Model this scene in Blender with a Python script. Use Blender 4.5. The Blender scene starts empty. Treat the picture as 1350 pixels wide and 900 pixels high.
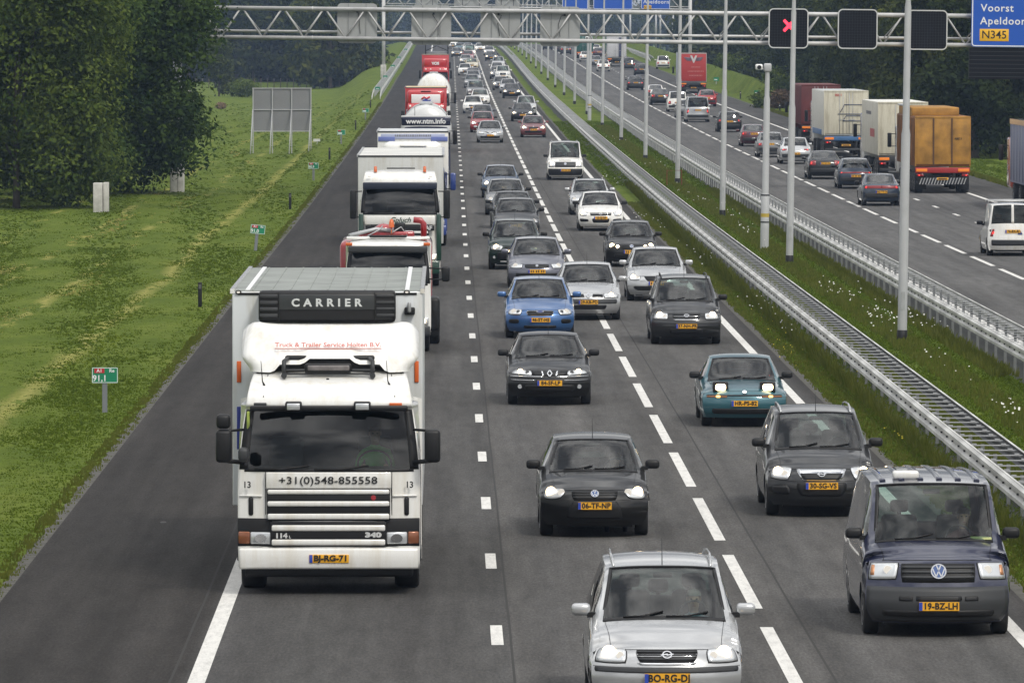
import bpy, bmesh, math, random
import numpy as np
from mathutils import Vector, Matrix, Euler
R = math.radians
random.seed(4); RNG = np.random.default_rng(7)
SC = bpy.context.scene
COL = SC.collection

# ------------------------------------------------------------------ camera, world, sun, exposure
CAM_H = 7.74
FPX = 8884.0                      # focal length in pixels of a 1350 px wide picture
cam_d = bpy.data.cameras.new('camera'); cam = bpy.data.objects.new('camera', cam_d); COL.objects.link(cam)
cam.location = (0, 0, CAM_H)
cam_d.sensor_width = 36.0; cam_d.lens = FPX / 1350 * 36.0
cam_d.clip_start = 1.0; cam_d.clip_end = 9000
YAW = math.atan((675 - 589.7) / FPX); PITCH = math.atan((450 - 38) / FPX)
cam.rotation_euler = (R(90) - PITCH, 0, -YAW)
SC.camera = cam

world = bpy.data.worlds.new('World'); SC.world = world; world.use_nodes = True
wn = world.node_tree.nodes; wl = world.node_tree.links; wn.clear()
SUN_EL, SUN_AZ = 48, 150          # azimuth clockwise from +Y: behind the camera, to its right
sky = wn.new('ShaderNodeTexSky'); sky.sky_type = 'NISHITA'; sky.sun_disc = False
sky.sun_elevation = R(SUN_EL); sky.sun_rotation = R(SUN_AZ); sky.dust_density = 3.0; sky.altitude = 0
tc = wn.new('ShaderNodeTexCoord'); mp = wn.new('ShaderNodeMapping'); mp.inputs['Scale'].default_value = (1.0, 1.0, 3.2)
cl = wn.new('ShaderNodeTexNoise'); cl.inputs['Scale'].default_value = 2.6; cl.inputs['Detail'].default_value = 7; cl.inputs['Roughness'].default_value = .55
cr = wn.new('ShaderNodeValToRGB'); cr.color_ramp.elements[0].position = .40; cr.color_ramp.elements[1].position = .64
cr.color_ramp.elements[0].color = (3.2, 3.35, 3.65, 1); cr.color_ramp.elements[1].color = (16.5, 16.3, 15.9, 1)
mx = wn.new('ShaderNodeMix'); mx.data_type = 'RGBA'; mx.inputs[0].default_value = .92
bg = wn.new('ShaderNodeBackground'); bg.inputs['Strength'].default_value = .10
wo = wn.new('ShaderNodeOutputWorld')
wl.new(tc.outputs['Generated'], mp.inputs['Vector']); wl.new(mp.outputs[0], cl.inputs['Vector']); wl.new(cl.outputs['Fac'], cr.inputs[0])
# overcast sky: three times darker at the horizon than overhead, in every direction
sp = wn.new('ShaderNodeSeparateXYZ'); wl.new(tc.outputs['Generated'], sp.inputs[0])
hz = wn.new('ShaderNodeMapRange'); hz.inputs[1].default_value = 0.0; hz.inputs[2].default_value = 1.0; hz.inputs[3].default_value = .42; hz.inputs[4].default_value = 1.35; wl.new(sp.outputs[2], hz.inputs[0])
hm = wn.new('ShaderNodeVectorMath'); hm.operation = 'SCALE'; wl.new(cr.outputs[0], hm.inputs[0]); wl.new(hz.outputs[0], hm.inputs['Scale'])
wl.new(sky.outputs[0], mx.inputs[6]); wl.new(hm.outputs[0], mx.inputs[7]); wl.new(mx.outputs[2], bg.inputs['Color']); wl.new(bg.outputs[0], wo.inputs['Surface'])

sun_d = bpy.data.lights.new('sun', 'SUN'); sun = bpy.data.objects.new('sun', sun_d); COL.objects.link(sun)
sun_d.energy = 1.5; sun_d.angle = R(10); sun_d.color = (1.0, .95, .86)
sv = Vector((math.sin(R(SUN_AZ)) * math.cos(R(SUN_EL)), math.cos(R(SUN_AZ)) * math.cos(R(SUN_EL)), math.sin(R(SUN_EL))))
sun.rotation_euler = sv.to_track_quat('Z', 'Y').to_euler()
SC.view_settings.view_transform = 'Standard'; SC.view_settings.look = 'None'
SC.view_settings.exposure = EXPOSURE = 0.35; SC.view_settings.gamma = 1.0
SC.render.engine = 'CYCLES'
SC.cycles.max_bounces = 8; SC.cycles.transparent_max_bounces = 12; SC.cycles.volume_bounces = 0
SC.cycles.use_denoising = True

# ------------------------------------------------------------------ the road in plan and profile
_ZD = [0, 250, 404, 468, 622, 723, 835, 950, 1047, 1200, 1320, 1450, 1600, 1800, 2100, 3200]
_ZZ = [0, 0, .24, .42, 1.0, 1.5, 2.2, 2.95, 3.55, 4.35, 4.6, 4.4, 3.6, 2.0, 0, 0]
_XD = [0, 200, 300, 400, 526, 636, 748, 1035, 1300, 1500, 1700, 2000, 3200]
_XX = [0, 0, .06, .12, .18, .21, .24, .40, .1, -2, -8, -22, -90]
def pchip(xs, ys):
    xs = np.array(xs, float); ys = np.array(ys, float); h = np.diff(xs); d = np.diff(ys) / h
    m = np.zeros(len(xs)); m[0] = d[0]; m[-1] = d[-1]
    for i in range(1, len(xs) - 1):
        if d[i-1] * d[i] > 0:
            w1 = 2*h[i] + h[i-1]; w2 = h[i] + 2*h[i-1]
            m[i] = (w1 + w2) / (w1 / d[i-1] + w2 / d[i])
    def f(x):
        x = np.clip(np.asarray(x, float), xs[0], xs[-1]); i = np.clip(np.searchsorted(xs, x) - 1, 0, len(xs) - 2)
        t = (x - xs[i]) / h[i]
        return ((1+2*t)*(1-t)**2*ys[i] + t*(1-t)**2*h[i]*m[i] + t*t*(3-2*t)*ys[i+1] + t*t*(t-1)*h[i]*m[i+1])
    return f
_zf = pchip(_ZD, _ZZ); _xf = pchip(_XD, _XX)
def RZ(d): return float(_zf(d))
def RX(d): return float(_xf(d))
def pt(u, d, z=0): return Vector((u + RX(d), d, RZ(d) + z))
def ground_at(px, py, z=0.0):
    """road coordinates (u, d) of a point z above the carriageway seen at photo pixel (px, py)"""
    lo, hi = 60.0, 1290.0
    for _ in range(50):
        d = (lo + hi) / 2
        if 38 + (CAM_H - RZ(d) - z) * FPX / d > py: lo = d
        else: hi = d
    return (px - 589.7) * d / FPX - RX(d), d

# ------------------------------------------------------------------ object helpers
def link(o, parent=None):
    COL.objects.link(o)
    if parent is not None: o.parent = parent
    return o
def tag(o, label=None, cat=None, group=None, kind=None):
    if label: o['label'] = label
    if cat: o['category'] = cat
    if group: o['group'] = group
    if kind: o['kind'] = kind
    return o
def empty(name, loc, label, cat, group=None, rz=0.0, rot=None):
    o = bpy.data.objects.new(name, None); o.location = loc; o.rotation_euler = rot or (0, 0, rz); o.empty_display_size = .3
    return tag(link(o), label, cat, group)
def copy_tree(o, parent=None):
    c = o.copy(); COL.objects.link(c)
    if parent is not None: c.parent = parent
    for ch in KIDS.get(o.name, []): 
        cc = copy_tree(ch, c)
    KIDS[c.name] = [x for x in NEWKIDS.pop(c.name, [])]
    if parent is not None: NEWKIDS.setdefault(parent.name, []).append(c)
    return c
KIDS = {}; NEWKIDS = {}

class MB:
    """collects faces with material slots; build() links ONE mesh object"""
    def __init__(s): s.v = []; s.f = []; s.m = []; s.sm = []
    def add(s, vs, fs, mi=0, smooth=False):
        b = len(s.v); s.v.extend([tuple(map(float, p)) for p in vs])
        for f in fs: s.f.append([b + i for i in f]); s.m.append(mi); s.sm.append(smooth)
    def box(s, x0, x1, y0, y1, z0, z1, mi=0):
        vs = [(x0,y0,z0),(x1,y0,z0),(x1,y1,z0),(x0,y1,z0),(x0,y0,z1),(x1,y0,z1),(x1,y1,z1),(x0,y1,z1)]
        s.add(vs, [(3,2,1,0),(4,5,6,7),(0,1,5,4),(1,2,6,5),(2,3,7,6),(3,0,4,7)], mi)
    def rbox(s, x0, x1, y0, y1, z0, z1, r, mi=0, seg=2):
        """box with all edges rounded"""
        r = min(r, (x1-x0)*.49, (y1-y0)*.49, (z1-z0)*.49)
        bm = bmesh.new(); bmesh.ops.create_cube(bm, size=1)
        for v in bm.verts:
            v.co = Vector(((x0+x1)/2 + v.co.x*(x1-x0), (y0+y1)/2 + v.co.y*(y1-y0), (z0+z1)/2 + v.co.z*(z1-z0)))
        bmesh.ops.bevel(bm, geom=list(bm.edges), offset=r, segments=seg, profile=.5, affect='EDGES')
        bm.verts.ensure_lookup_table(); bm.verts.index_update()
        s.add([v.co[:] for v in bm.verts], [[v.index for v in f.verts] for f in bm.faces], mi, True); bm.free()
    def grid(s, pts, mi=0, smooth=True, flip=False):
        """pts[i][j] lattice"""
        n, m = len(pts), len(pts[0]); b = [p for row in pts for p in row]; fs = []
        for i in range(n-1):
            for j in range(m-1):
                q = (i*m+j, i*m+j+1, (i+1)*m+j+1, (i+1)*m+j)
                fs.append(q[::-1] if flip else q)
        s.add(b, fs, mi, smooth)
    def tube(s, path, rad, n=8, mi=0, cap=True, smooth=True):
        path = [Vector(p) for p in path]; rad = rad if isinstance(rad, (list, tuple)) else [rad]*len(path)
        rings = []; up = None
        for i, p in enumerate(path):
            t = (path[min(i+1, len(path)-1)] - path[max(i-1, 0)])
            if t.length < 1e-9: t = Vector((0,0,1))
            t.normalize()
            if up is None: up = Vector((0,0,1)) if abs(t.z) < .9 else Vector((1,0,0))
            a = t.cross(up); a.normalize(); b = a.cross(t); up = b
            rings.append([p + (a*math.cos(2*math.pi*k/n) + b*math.sin(2*math.pi*k/n))*rad[i] for k in range(n)])
        vs = [q for r_ in rings for q in r_]; fs = []
        for i in range(len(rings)-1):
            for k in range(n): fs.append((i*n+k, i*n+(k+1)%n, (i+1)*n+(k+1)%n, (i+1)*n+k))
        s.add(vs, fs, mi, smooth)
        if cap: s.add(rings[0], [tuple(range(n))], mi); s.add(rings[-1], [tuple(range(n))[::-1]], mi)
    def disc(s, c, r, axis='y', n=16, mi=0, depth=.02, rx=None):
        """short cylinder facing -axis"""
        rx = rx or r; c = Vector(c); f = []; b = []
        for k in range(n):
            a = 2*math.pi*k/n; ca, sa = math.cos(a)*rx, math.sin(a)*r
            if axis == 'y': p = Vector((ca, 0, sa)); q = Vector((0, depth, 0))
            elif axis == 'x': p = Vector((0, ca, sa)); q = Vector((depth, 0, 0))
            else: p = Vector((ca, sa, 0)); q = Vector((0, 0, depth))
            f.append(c+p); b.append(c+p+q)
        s.add(f+b, [tuple(range(n)), tuple(range(2*n-1, n-1, -1))] + [(k, (k+1)%n, n+(k+1)%n, n+k)[::-1] for k in range(n)], mi)
    def lathe(s, c, prof, axis='x', n=20, mi=0, smooth=True):
        """prof: list of (axial, radius)"""
        c = Vector(c); vs = []
        for (a, r) in prof:
            for k in range(n):
                t = 2*math.pi*k/n; p, q = r*math.cos(t), r*math.sin(t)
                vs.append(c + (Vector((a,p,q)) if axis == 'x' else Vector((p,a,q)) if axis == 'y' else Vector((p,q,a))))
        fs = [(i*n+k, i*n+(k+1)%n, (i+1)*n+(k+1)%n, (i+1)*n+k) for i in range(len(prof)-1) for k in range(n)]
        s.add(vs, fs, mi, smooth)
    def mesh(s, name, mats):
        me = bpy.data.meshes.new(name); me.from_pydata(s.v, [], s.f); me.update()
        mats = mats if isinstance(mats, (list, tuple)) else [mats]
        for m in mats: me.materials.append(m)
        me.polygons.foreach_set('material_index', np.array(s.m, dtype=np.int32)); me.polygons.foreach_set('use_smooth', np.array(s.sm, dtype=bool))
        bm = bmesh.new(); bm.from_mesh(me); bmesh.ops.remove_doubles(bm, verts=bm.verts, dist=1e-5); bmesh.ops.recalc_face_normals(bm, faces=bm.faces); bm.to_mesh(me); bm.free()
        return me
    def build(s, name, mats, parent=None, loc=None, rot=None):
        o = bpy.data.objects.new(name, s.mesh(name, mats)); link(o, parent)
        if loc is not None: o.location = loc
        if rot is not None: o.rotation_euler = rot
        if parent is not None: KIDS.setdefault(parent.name, []).append(o)
        return o
def inst(name, me, parent, loc=(0,0,0), rot=(0,0,0), scale=(1,1,1)):
    o = bpy.data.objects.new(name, me); link(o, parent); o.location = loc; o.rotation_euler = rot; o.scale = scale
    if parent is not None: KIDS.setdefault(parent.name, []).append(o)
    return o
def fast_mesh(name, co, quads, mats, mat_idx=None, smooth=False, attr=None):
    """numpy arrays to mesh; quads (n,4) or (n,3)"""
    me = bpy.data.meshes.new(name); n = len(quads); k = quads.shape[1]
    me.vertices.add(len(co)); me.vertices.foreach_set('co', np.ascontiguousarray(co, dtype=np.float32).ravel())
    me.loops.add(n*k); me.loops.foreach_set('vertex_index', np.ascontiguousarray(quads, dtype=np.int32).ravel())
    me.polygons.add(n); me.polygons.foreach_set('loop_start', np.arange(n, dtype=np.int32)*k)
    if mat_idx is not None: me.polygons.foreach_set('material_index', np.ascontiguousarray(mat_idx, dtype=np.int32))
    me.polygons.foreach_set('use_smooth', np.full(n, smooth))
    if attr is not None:
        a = me.attributes.new('tone', 'FLOAT', 'POINT'); a.data.foreach_set('value', np.ascontiguousarray(attr, dtype=np.float32))
    for m in mats: me.materials.append(m)
    me.update(calc_edges=True); me.validate()
    return me

# ------------------------------------------------------------------ materials
MATS = {}
def mat(name, col, rough=.6, metal=0.0, coat=0.0, emit=None, estr=0.0, var=0.0, vscale=3.0, bump=0.0, bscale=40.0, spec=.5, streak=0.0):
    if name in MATS: return MATS[name]
    m = bpy.data.materials.new(name); m.use_nodes = True; nt = m.node_tree; b = nt.nodes['Principled BSDF']
    b.inputs['Base Color'].default_value = (*col, 1); b.inputs['Roughness'].default_value = rough; b.inputs['Metallic'].default_value = metal
    b.inputs['Coat Weight'].default_value = coat; b.inputs['Coat Roughness'].default_value = .04; b.inputs['Specular IOR Level'].default_value = spec
    if emit: b.inputs['Emission Color'].default_value = (*emit, 1); b.inputs['Emission Strength'].default_value = estr
    if var > 0 or bump > 0:
        t = nt.nodes.new('ShaderNodeTexCoord'); n = nt.nodes.new('ShaderNodeTexNoise'); n.inputs['Scale'].default_value = vscale; n.inputs['Detail'].default_value = 5
        nt.links.new(t.outputs['Object'], n.inputs['Vector'])
        if var > 0:
            mr = nt.nodes.new('ShaderNodeMapRange'); mr.inputs[1].default_value = .3; mr.inputs[2].default_value = .7
            mr.inputs[3].default_value = 1-var; mr.inputs[4].default_value = 1+var*.6; nt.links.new(n.outputs['Fac'], mr.inputs[0])
            mu = nt.nodes.new('ShaderNodeVectorMath'); mu.operation = 'SCALE'; mu.inputs[0].default_value = col; nt.links.new(mr.outputs[0], mu.inputs['Scale'])
            nt.links.new(mu.outputs[0], b.inputs['Base Color'])
        if bump > 0:
            n2 = nt.nodes.new('ShaderNodeTexNoise'); n2.inputs['Scale'].default_value = bscale; n2.inputs['Detail'].default_value = 4
            nt.links.new(t.outputs['Object'], n2.inputs['Vector'])
            bp = nt.nodes.new('ShaderNodeBump'); bp.inputs['Strength'].default_value = bump; bp.inputs['Distance'].default_value = .02
            nt.links.new(n2.outputs['Fac'], bp.inputs['Height']); nt.links.new(bp.outputs[0], b.inputs['Normal'])
    if streak > 0:
        t = nt.nodes.new('ShaderNodeTexCoord'); mp2 = nt.nodes.new('ShaderNodeMapping'); mp2.inputs['Scale'].default_value = (5, 5, .7); n = nt.nodes.new('ShaderNodeTexNoise'); n.inputs['Scale'].default_value = 1.0; n.inputs['Detail'].default_value = 7; n.inputs['Roughness'].default_value = .65
        nt.links.new(t.outputs['Object'], mp2.inputs['Vector']); nt.links.new(mp2.outputs[0], n.inputs['Vector'])
        rp = nt.nodes.new('ShaderNodeValToRGB'); rp.color_ramp.elements[0].position = .46; rp.color_ramp.elements[1].position = .72; rp.color_ramp.elements[0].color = (*col, 1); rp.color_ramp.elements[1].color = (*[c*(1-streak)*k for c, k in zip(col, (1, .95, .86))], 1)
        nt.links.new(n.outputs['Fac'], rp.inputs[0]); nt.links.new(rp.outputs[0], b.inputs['Base Color'])
    MATS[name] = m; return m
def glass(name, tint, refl=1.0, rough=.02):
    m = bpy.data.materials.new(name); m.use_nodes = True; nt = m.node_tree; nt.nodes.clear()
    o = nt.nodes.new('ShaderNodeOutputMaterial'); tr = nt.nodes.new('ShaderNodeBsdfTransparent'); tr.inputs[0].default_value = (*tint, 1)
    gl = nt.nodes.new('ShaderNodeBsdfGlossy'); gl.inputs['Roughness'].default_value = rough
    fr = nt.nodes.new('ShaderNodeFresnel'); fr.inputs['IOR'].default_value = 1.6
    mu = nt.nodes.new('ShaderNodeMath'); mu.operation = 'MULTIPLY'; mu.inputs[1].default_value = refl; mu.use_clamp = True
    mi = nt.nodes.new('ShaderNodeMixShader'); nt.links.new(fr.outputs[0], mu.inputs[0]); nt.links.new(mu.outputs[0], mi.inputs[0])
    nt.links.new(tr.outputs[0], mi.inputs[1]); nt.links.new(gl.outputs[0], mi.inputs[2]); nt.links.new(mi.outputs[0], o.inputs[0])
    MATS[name] = m; return m
M_GLASS = glass('windscreen_glass', (.52, .64, .60), 1.15)
M_GLASSD = glass('side_glass', (.42, .49, .47), 1.6)
M_TRUCKGLASS = glass('truck_glass', (.42, .52, .48), 1.3)
M_LENS = glass('lamp_lens', (.92, .93, .95), 1.0)
M_BLACK = mat('black_plastic', (.010, .010, .011), .5, spec=.35)
M_TRIM = mat('grey_plastic', (.038, .040, .043), .5, spec=.4)
M_RUBBER = mat('tyre_rubber', (.016, .016, .017), .8, var=.3, vscale=9)
M_RIM = mat('alloy_rim', (.42, .42, .43), .35, .8)
M_STEELRIM = mat('steel_rim', (.30, .30, .30), .5, .3)
M_CHROME = mat('chrome', (.75, .76, .78), .12, 1.0)
M_SILVERLAMP = mat('lamp_reflector', (.62, .64, .66), .22, .55)
M_SEAT = mat('seat_cloth', (.075, .078, .085), .9)
M_INT = mat('cabin_lining', (.06, .062, .064), .85)
M_DASH = mat('dashboard_plastic', (.05, .052, .055), .6)
M_PLATE = mat('yellow_plate', (.80, .40, .02), .45)
M_PLATEBLUE = mat('blue_plate_band', (.02, .06, .40), .5)
M_PLATEINK = mat('plate_ink', (.012, .012, .012), .6)
M_LAMPON = mat('lit_lamp', (1, .9, .7), .3, emit=(1.0, .74, .42), estr=7.0)
M_LAMPDIM = mat('dim_lamp', (.7, .7, .7), .25, .3, emit=(1.0, .86, .66), estr=.25)
M_ORANGE = mat('orange_lamp', (.60, .12, .02), .3, coat=.5)
M_TAIL = mat('tail_lamp_red', (.22, .008, .010), .25, coat=.6)
M_TAILON = mat('tail_lamp_lit', (.6, .02, .02), .3, emit=(1.0, .04, .03), estr=.9)
M_GALV = mat('galvanised_steel', (.42, .43, .44), .45, .35, var=.22, vscale=2.5)
M_GALVRAIL = mat('galvanised_rail', (.55, .55, .53), .5, .2, var=.30, vscale=.9)
M_RAILBACK = mat('rail_back_shade', (.085, .088, .09), .7, var=.3, vscale=2)  # beam backs: the shade between the paired beams is put into the colour
M_GALVDARK = mat('galvanised_crossbar', (.42, .43, .44), .5, .25, var=.25, vscale=2)
M_POLE = mat('grey_pole_paint', (.44, .45, .46), .5, .1, var=.1, vscale=2)
M_WHITE = mat('white_lacquer', (.78, .78, .77), .25, coat=.5)
M_CONCRETE = mat('pale_concrete', (.50, .49, .46), .85, var=.25, vscale=3, bump=.3)

def text_mesh(txt, size, mat_, bold=0.0, sx=1.0, align='CENTER', space=1.0, extr=.002, shear=0.0):
    key = ('t', txt, size, mat_.name, bold, sx, align, space, shear)
    if key in MATS: return MATS[key]
    cu = bpy.data.curves.new('lettering', 'FONT'); cu.body = txt; cu.size = size; cu.align_x = align; cu.align_y = 'CENTER'; cu.resolution_u = 3
    cu.extrude = extr; cu.offset = bold; cu.space_character = space; cu.shear = shear
    o = bpy.data.objects.new('lettering', cu); COL.objects.link(o)
    dg = bpy.context.evaluated_depsgraph_get(); me = bpy.data.meshes.new_from_object(o.evaluated_get(dg)); bpy.data.objects.remove(o); bpy.data.curves.remove(cu)
    me.name = 'lettering'; me.materials.clear(); me.materials.append(mat_)
    if sx != 1.0: me.transform(Matrix.Diagonal((sx, 1, 1, 1)))
    MATS[key] = me; return me
def put_text(parent, txt, size, mat_, loc, rot=(R(90), 0, 0), name='lettering', **k):
    return inst(name, text_mesh(txt, size, mat_, **k), parent, loc, rot)
def copy_tree(o, parent=None):
    c = o.copy(); COL.objects.link(c)
    if parent is not None:
        c.parent = parent; KIDS.setdefault(parent.name, []).append(c)
    for ch in KIDS.get(o.name, []): copy_tree(ch, c)
    return c

# ------------------------------------------------------------------ setting: ground
def smooth(a, b, x):
    t = np.clip((x - a) / (b - a), 0, 1); return t*t*(3-2*t)
def TZ(u, d):
    """terrain height: level with the carriageways, falling away from the embankment far off"""
    u = np.asarray(u, float); d = np.asarray(d, float); r = _zf(d)
    out = np.where(u < -8.6, np.maximum(0, r - (-8.6 - u) * .42), np.where(u > 29.5, np.maximum(0, r - (u - 29.5 - 3.2*smooth(500, 640, d)) * .42), r))
    berm = .9 * np.exp(-((u - 31.5) / 2.0)**2) * smooth(560, 720, d)
    mound = .9 * np.exp(-((u + 10.5) / 2.4)**2) * smooth(680, 860, d)
    return out + berm + mound
def strip_grid(us, ds, zoff, zfun=None):
    U, D = np.meshgrid(us, ds); Z = (zfun(U, D) if zfun else _zf(D)) + zoff
    co = np.stack([U + _xf(D), D, Z], -1).reshape(-1, 3); n, m = U.shape
    i, j = np.meshgrid(np.arange(n-1), np.arange(m-1), indexing='ij'); a = (i*m + j).ravel()
    return co, np.stack([a, a+1, a+m+1, a+m], -1)
def nd(nt, t, **k):
    n = nt.nodes.new(t)
    for a, b in k.items():
        if a.startswith('i_'):
            n.inputs[int(a[2:]) if a[2:].isdigit() else a[2:]].default_value = b
        else: setattr(n, a, b)
    return n
def base_mat(name, rough=.9):
    m = bpy.data.materials.new(name); m.use_nodes = True; nt = m.node_tree; b = nt.nodes['Principled BSDF']; b.inputs['Roughness'].default_value = rough
    return m, nt, b
def noise(nt, vec, scale, detail=4, rough=.55):
    n = nd(nt, 'ShaderNodeTexNoise'); n.inputs['Scale'].default_value = scale; n.inputs['Detail'].default_value = detail; n.inputs['Roughness'].default_value = rough
    nt.links.new(vec, n.inputs['Vector']); return n.outputs['Fac']
def mapping(nt, vec, sc, loc=(0,0,0)):
    m = nd(nt, 'ShaderNodeMapping'); m.inputs['Scale'].default_value = sc; m.inputs['Location'].default_value = loc; nt.links.new(vec, m.inputs['Vector']); return m.outputs[0]
def ramp(nt, fac, stops, interp='LINEAR'):
    r = nd(nt, 'ShaderNodeValToRGB'); r.color_ramp.interpolation = interp; e = r.color_ramp.elements
    while len(e) < len(stops): e.new(.5)
    for q, (p, c) in zip(e, stops): q.position = p; q.color = (*c, 1) if len(c) == 3 else (c[0],)*3 + (1,)
    nt.links.new(fac, r.inputs[0]); return r.outputs[0]
def mixc(nt, fac, a, b, mode='MIX'):
    m = nd(nt, 'ShaderNodeMix', data_type='RGBA', blend_type=mode)
    for sock, v in ((m.inputs[0], fac), (m.inputs[6], a), (m.inputs[7], b)):
        if isinstance(v, (int, float)): sock.default_value = v
        elif isinstance(v, tuple): sock.default_value = (*v, 1)
        else: nt.links.new(v, sock)
    return m.outputs[2]
def mth(nt, op, a, b=None, clamp=False):
    m = nd(nt, 'ShaderNodeMath', operation=op, use_clamp=clamp)
    for i, v in enumerate((a, b)):
        if v is None: continue
        if isinstance(v, (int, float)): m.inputs[i].default_value = v
        else: nt.links.new(v, m.inputs[i])
    return m.outputs[0]

def asphalt_material(name, stops, lo, hi, seams, tint=1.0):
    m, nt, b = base_mat(name, .9); b.inputs['Specular IOR Level'].default_value = .12; t = nd(nt, 'ShaderNodeTexCoord'); P = t.outputs['Object']
    sx = nd(nt, 'ShaderNodeSeparateXYZ'); nt.links.new(P, sx.inputs[0]); X = sx.outputs[0]
    wob = noise(nt, mapping(nt, P, (.3, .05, 1)), 1.0, 2); Xw = mth(nt, 'ADD', X, mth(nt, 'MULTIPLY', mth(nt, 'SUBTRACT', wob, .5), .05))
    f = mth(nt, 'DIVIDE', mth(nt, 'SUBTRACT', Xw, lo), hi - lo, True)
    c = ramp(nt, f, [((p - lo)/(hi - lo), tuple(v*tint for v in col)) for p, col in stops])
    n1 = noise(nt, mapping(nt, P, (2.2, .05, 1)), 1.0, 5); c = mixc(nt, .75, c, ramp(nt, n1, [(.25, (.58,)), (.75, (1.36,))]), 'MULTIPLY')
    n2 = noise(nt, mapping(nt, P, (.25, .06, 1)), 1.0, 4); c = mixc(nt, .55, c, ramp(nt, n2, [(.3, (.72,)), (.7, (1.2,))]), 'MULTIPLY')
    n3 = noise(nt, mapping(nt, P, (30, 4.5, 1)), 1.0, 5, .75); c = mixc(nt, .95, c, ramp(nt, n3, [(.25, (.52,)), (.5, (.98,)), (.77, (1.6,))]), 'MULTIPLY')
    n4 = noise(nt, mapping(nt, P, (4, .5, 1), (7, 3, 0)), 1.0, 6, .7); c = mixc(nt, .8, c, ramp(nt, n4, [(.3, (.72,)), (.5, (1.0,)), (.7, (1.22,))]), 'MULTIPLY')
    sp = noise(nt, P, 7.0, 2, .6); c = mixc(nt, 1.0, c, ramp(nt, sp, [(0, (1,)), (.73, (1,)), (.78, (1.7,))]), 'MULTIPLY')
    for s in seams:
        dd = mth(nt, 'ABSOLUTE', mth(nt, 'SUBTRACT', Xw, s)); c = mixc(nt, mth(nt, 'LESS_THAN', dd, .016), c, (.045, .044, .043))
    # drops of oil and tar that came off the traffic
    vo = nd(nt, 'ShaderNodeTexVoronoi', feature='F1'); vo.inputs['Scale'].default_value = .35; nt.links.new(mapping(nt, P, (1, .25, 1)), vo.inputs['Vector'])
    c = mixc(nt, mth(nt, 'LESS_THAN', vo.outputs['Distance'], .018), c, (.09, .088, .086))
    nt.links.new(c, b.inputs['Base Color'])
    bp = nd(nt, 'ShaderNodeBump'); bp.inputs['Strength'].default_value = .35; bp.inputs['Distance'].default_value = .01; nt.links.new(noise(nt, P, 60, 2), bp.inputs['Height']); nt.links.new(bp.outputs[0], b.inputs['Normal'])
    return m
A = (.142, .137, .132); B = (.169, .163, .158); Dk = (.059, .055, .052); Dl = (.104, .101, .100)
ASPT = .60
M_ASPL = asphalt_material('asphalt_left', [(-6.3, Dk), (-3.2, (.060,.056,.053)), (-3.0, Dl), (-2.3, (.10,.097,.094)), (-1.6, (.125,.122,.118)), (-.5, (.104,.10,.097)), (.3, (.118,.115,.112)), (.76, (.112,.11,.108)), (.84, A), (1.4, (.125,.122,.12)), (2.4, B), (3.3, (.13,.127,.124)), (4.2, A), (5.0, (.134,.131,.128)), (5.7, B), (6.7, (.132,.13,.127)), (7.25, A), (7.45, Dl), (7.9, Dk)], -6.3, 8.1, [.8, 4.62, -3.3], ASPT)
M_ASPR = asphalt_material('asphalt_right', [(13.8, (.15,.147,.144)), (15.2, (.16,.157,.154)), (16.0, (.175,.172,.169)), (17.6, (.155,.152,.15)), (19.5, (.17,.167,.164)), (21.2, (.15,.147,.145)), (22.8, (.165,.162,.16)), (24.0, (.15,.147,.145)), (24.5, (.12,.117,.115)), (27.0, (.115,.112,.108)), (27.6, (.10,.10,.095))], 13.8, 27.6, [18.1, 21.4], .60)

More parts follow.
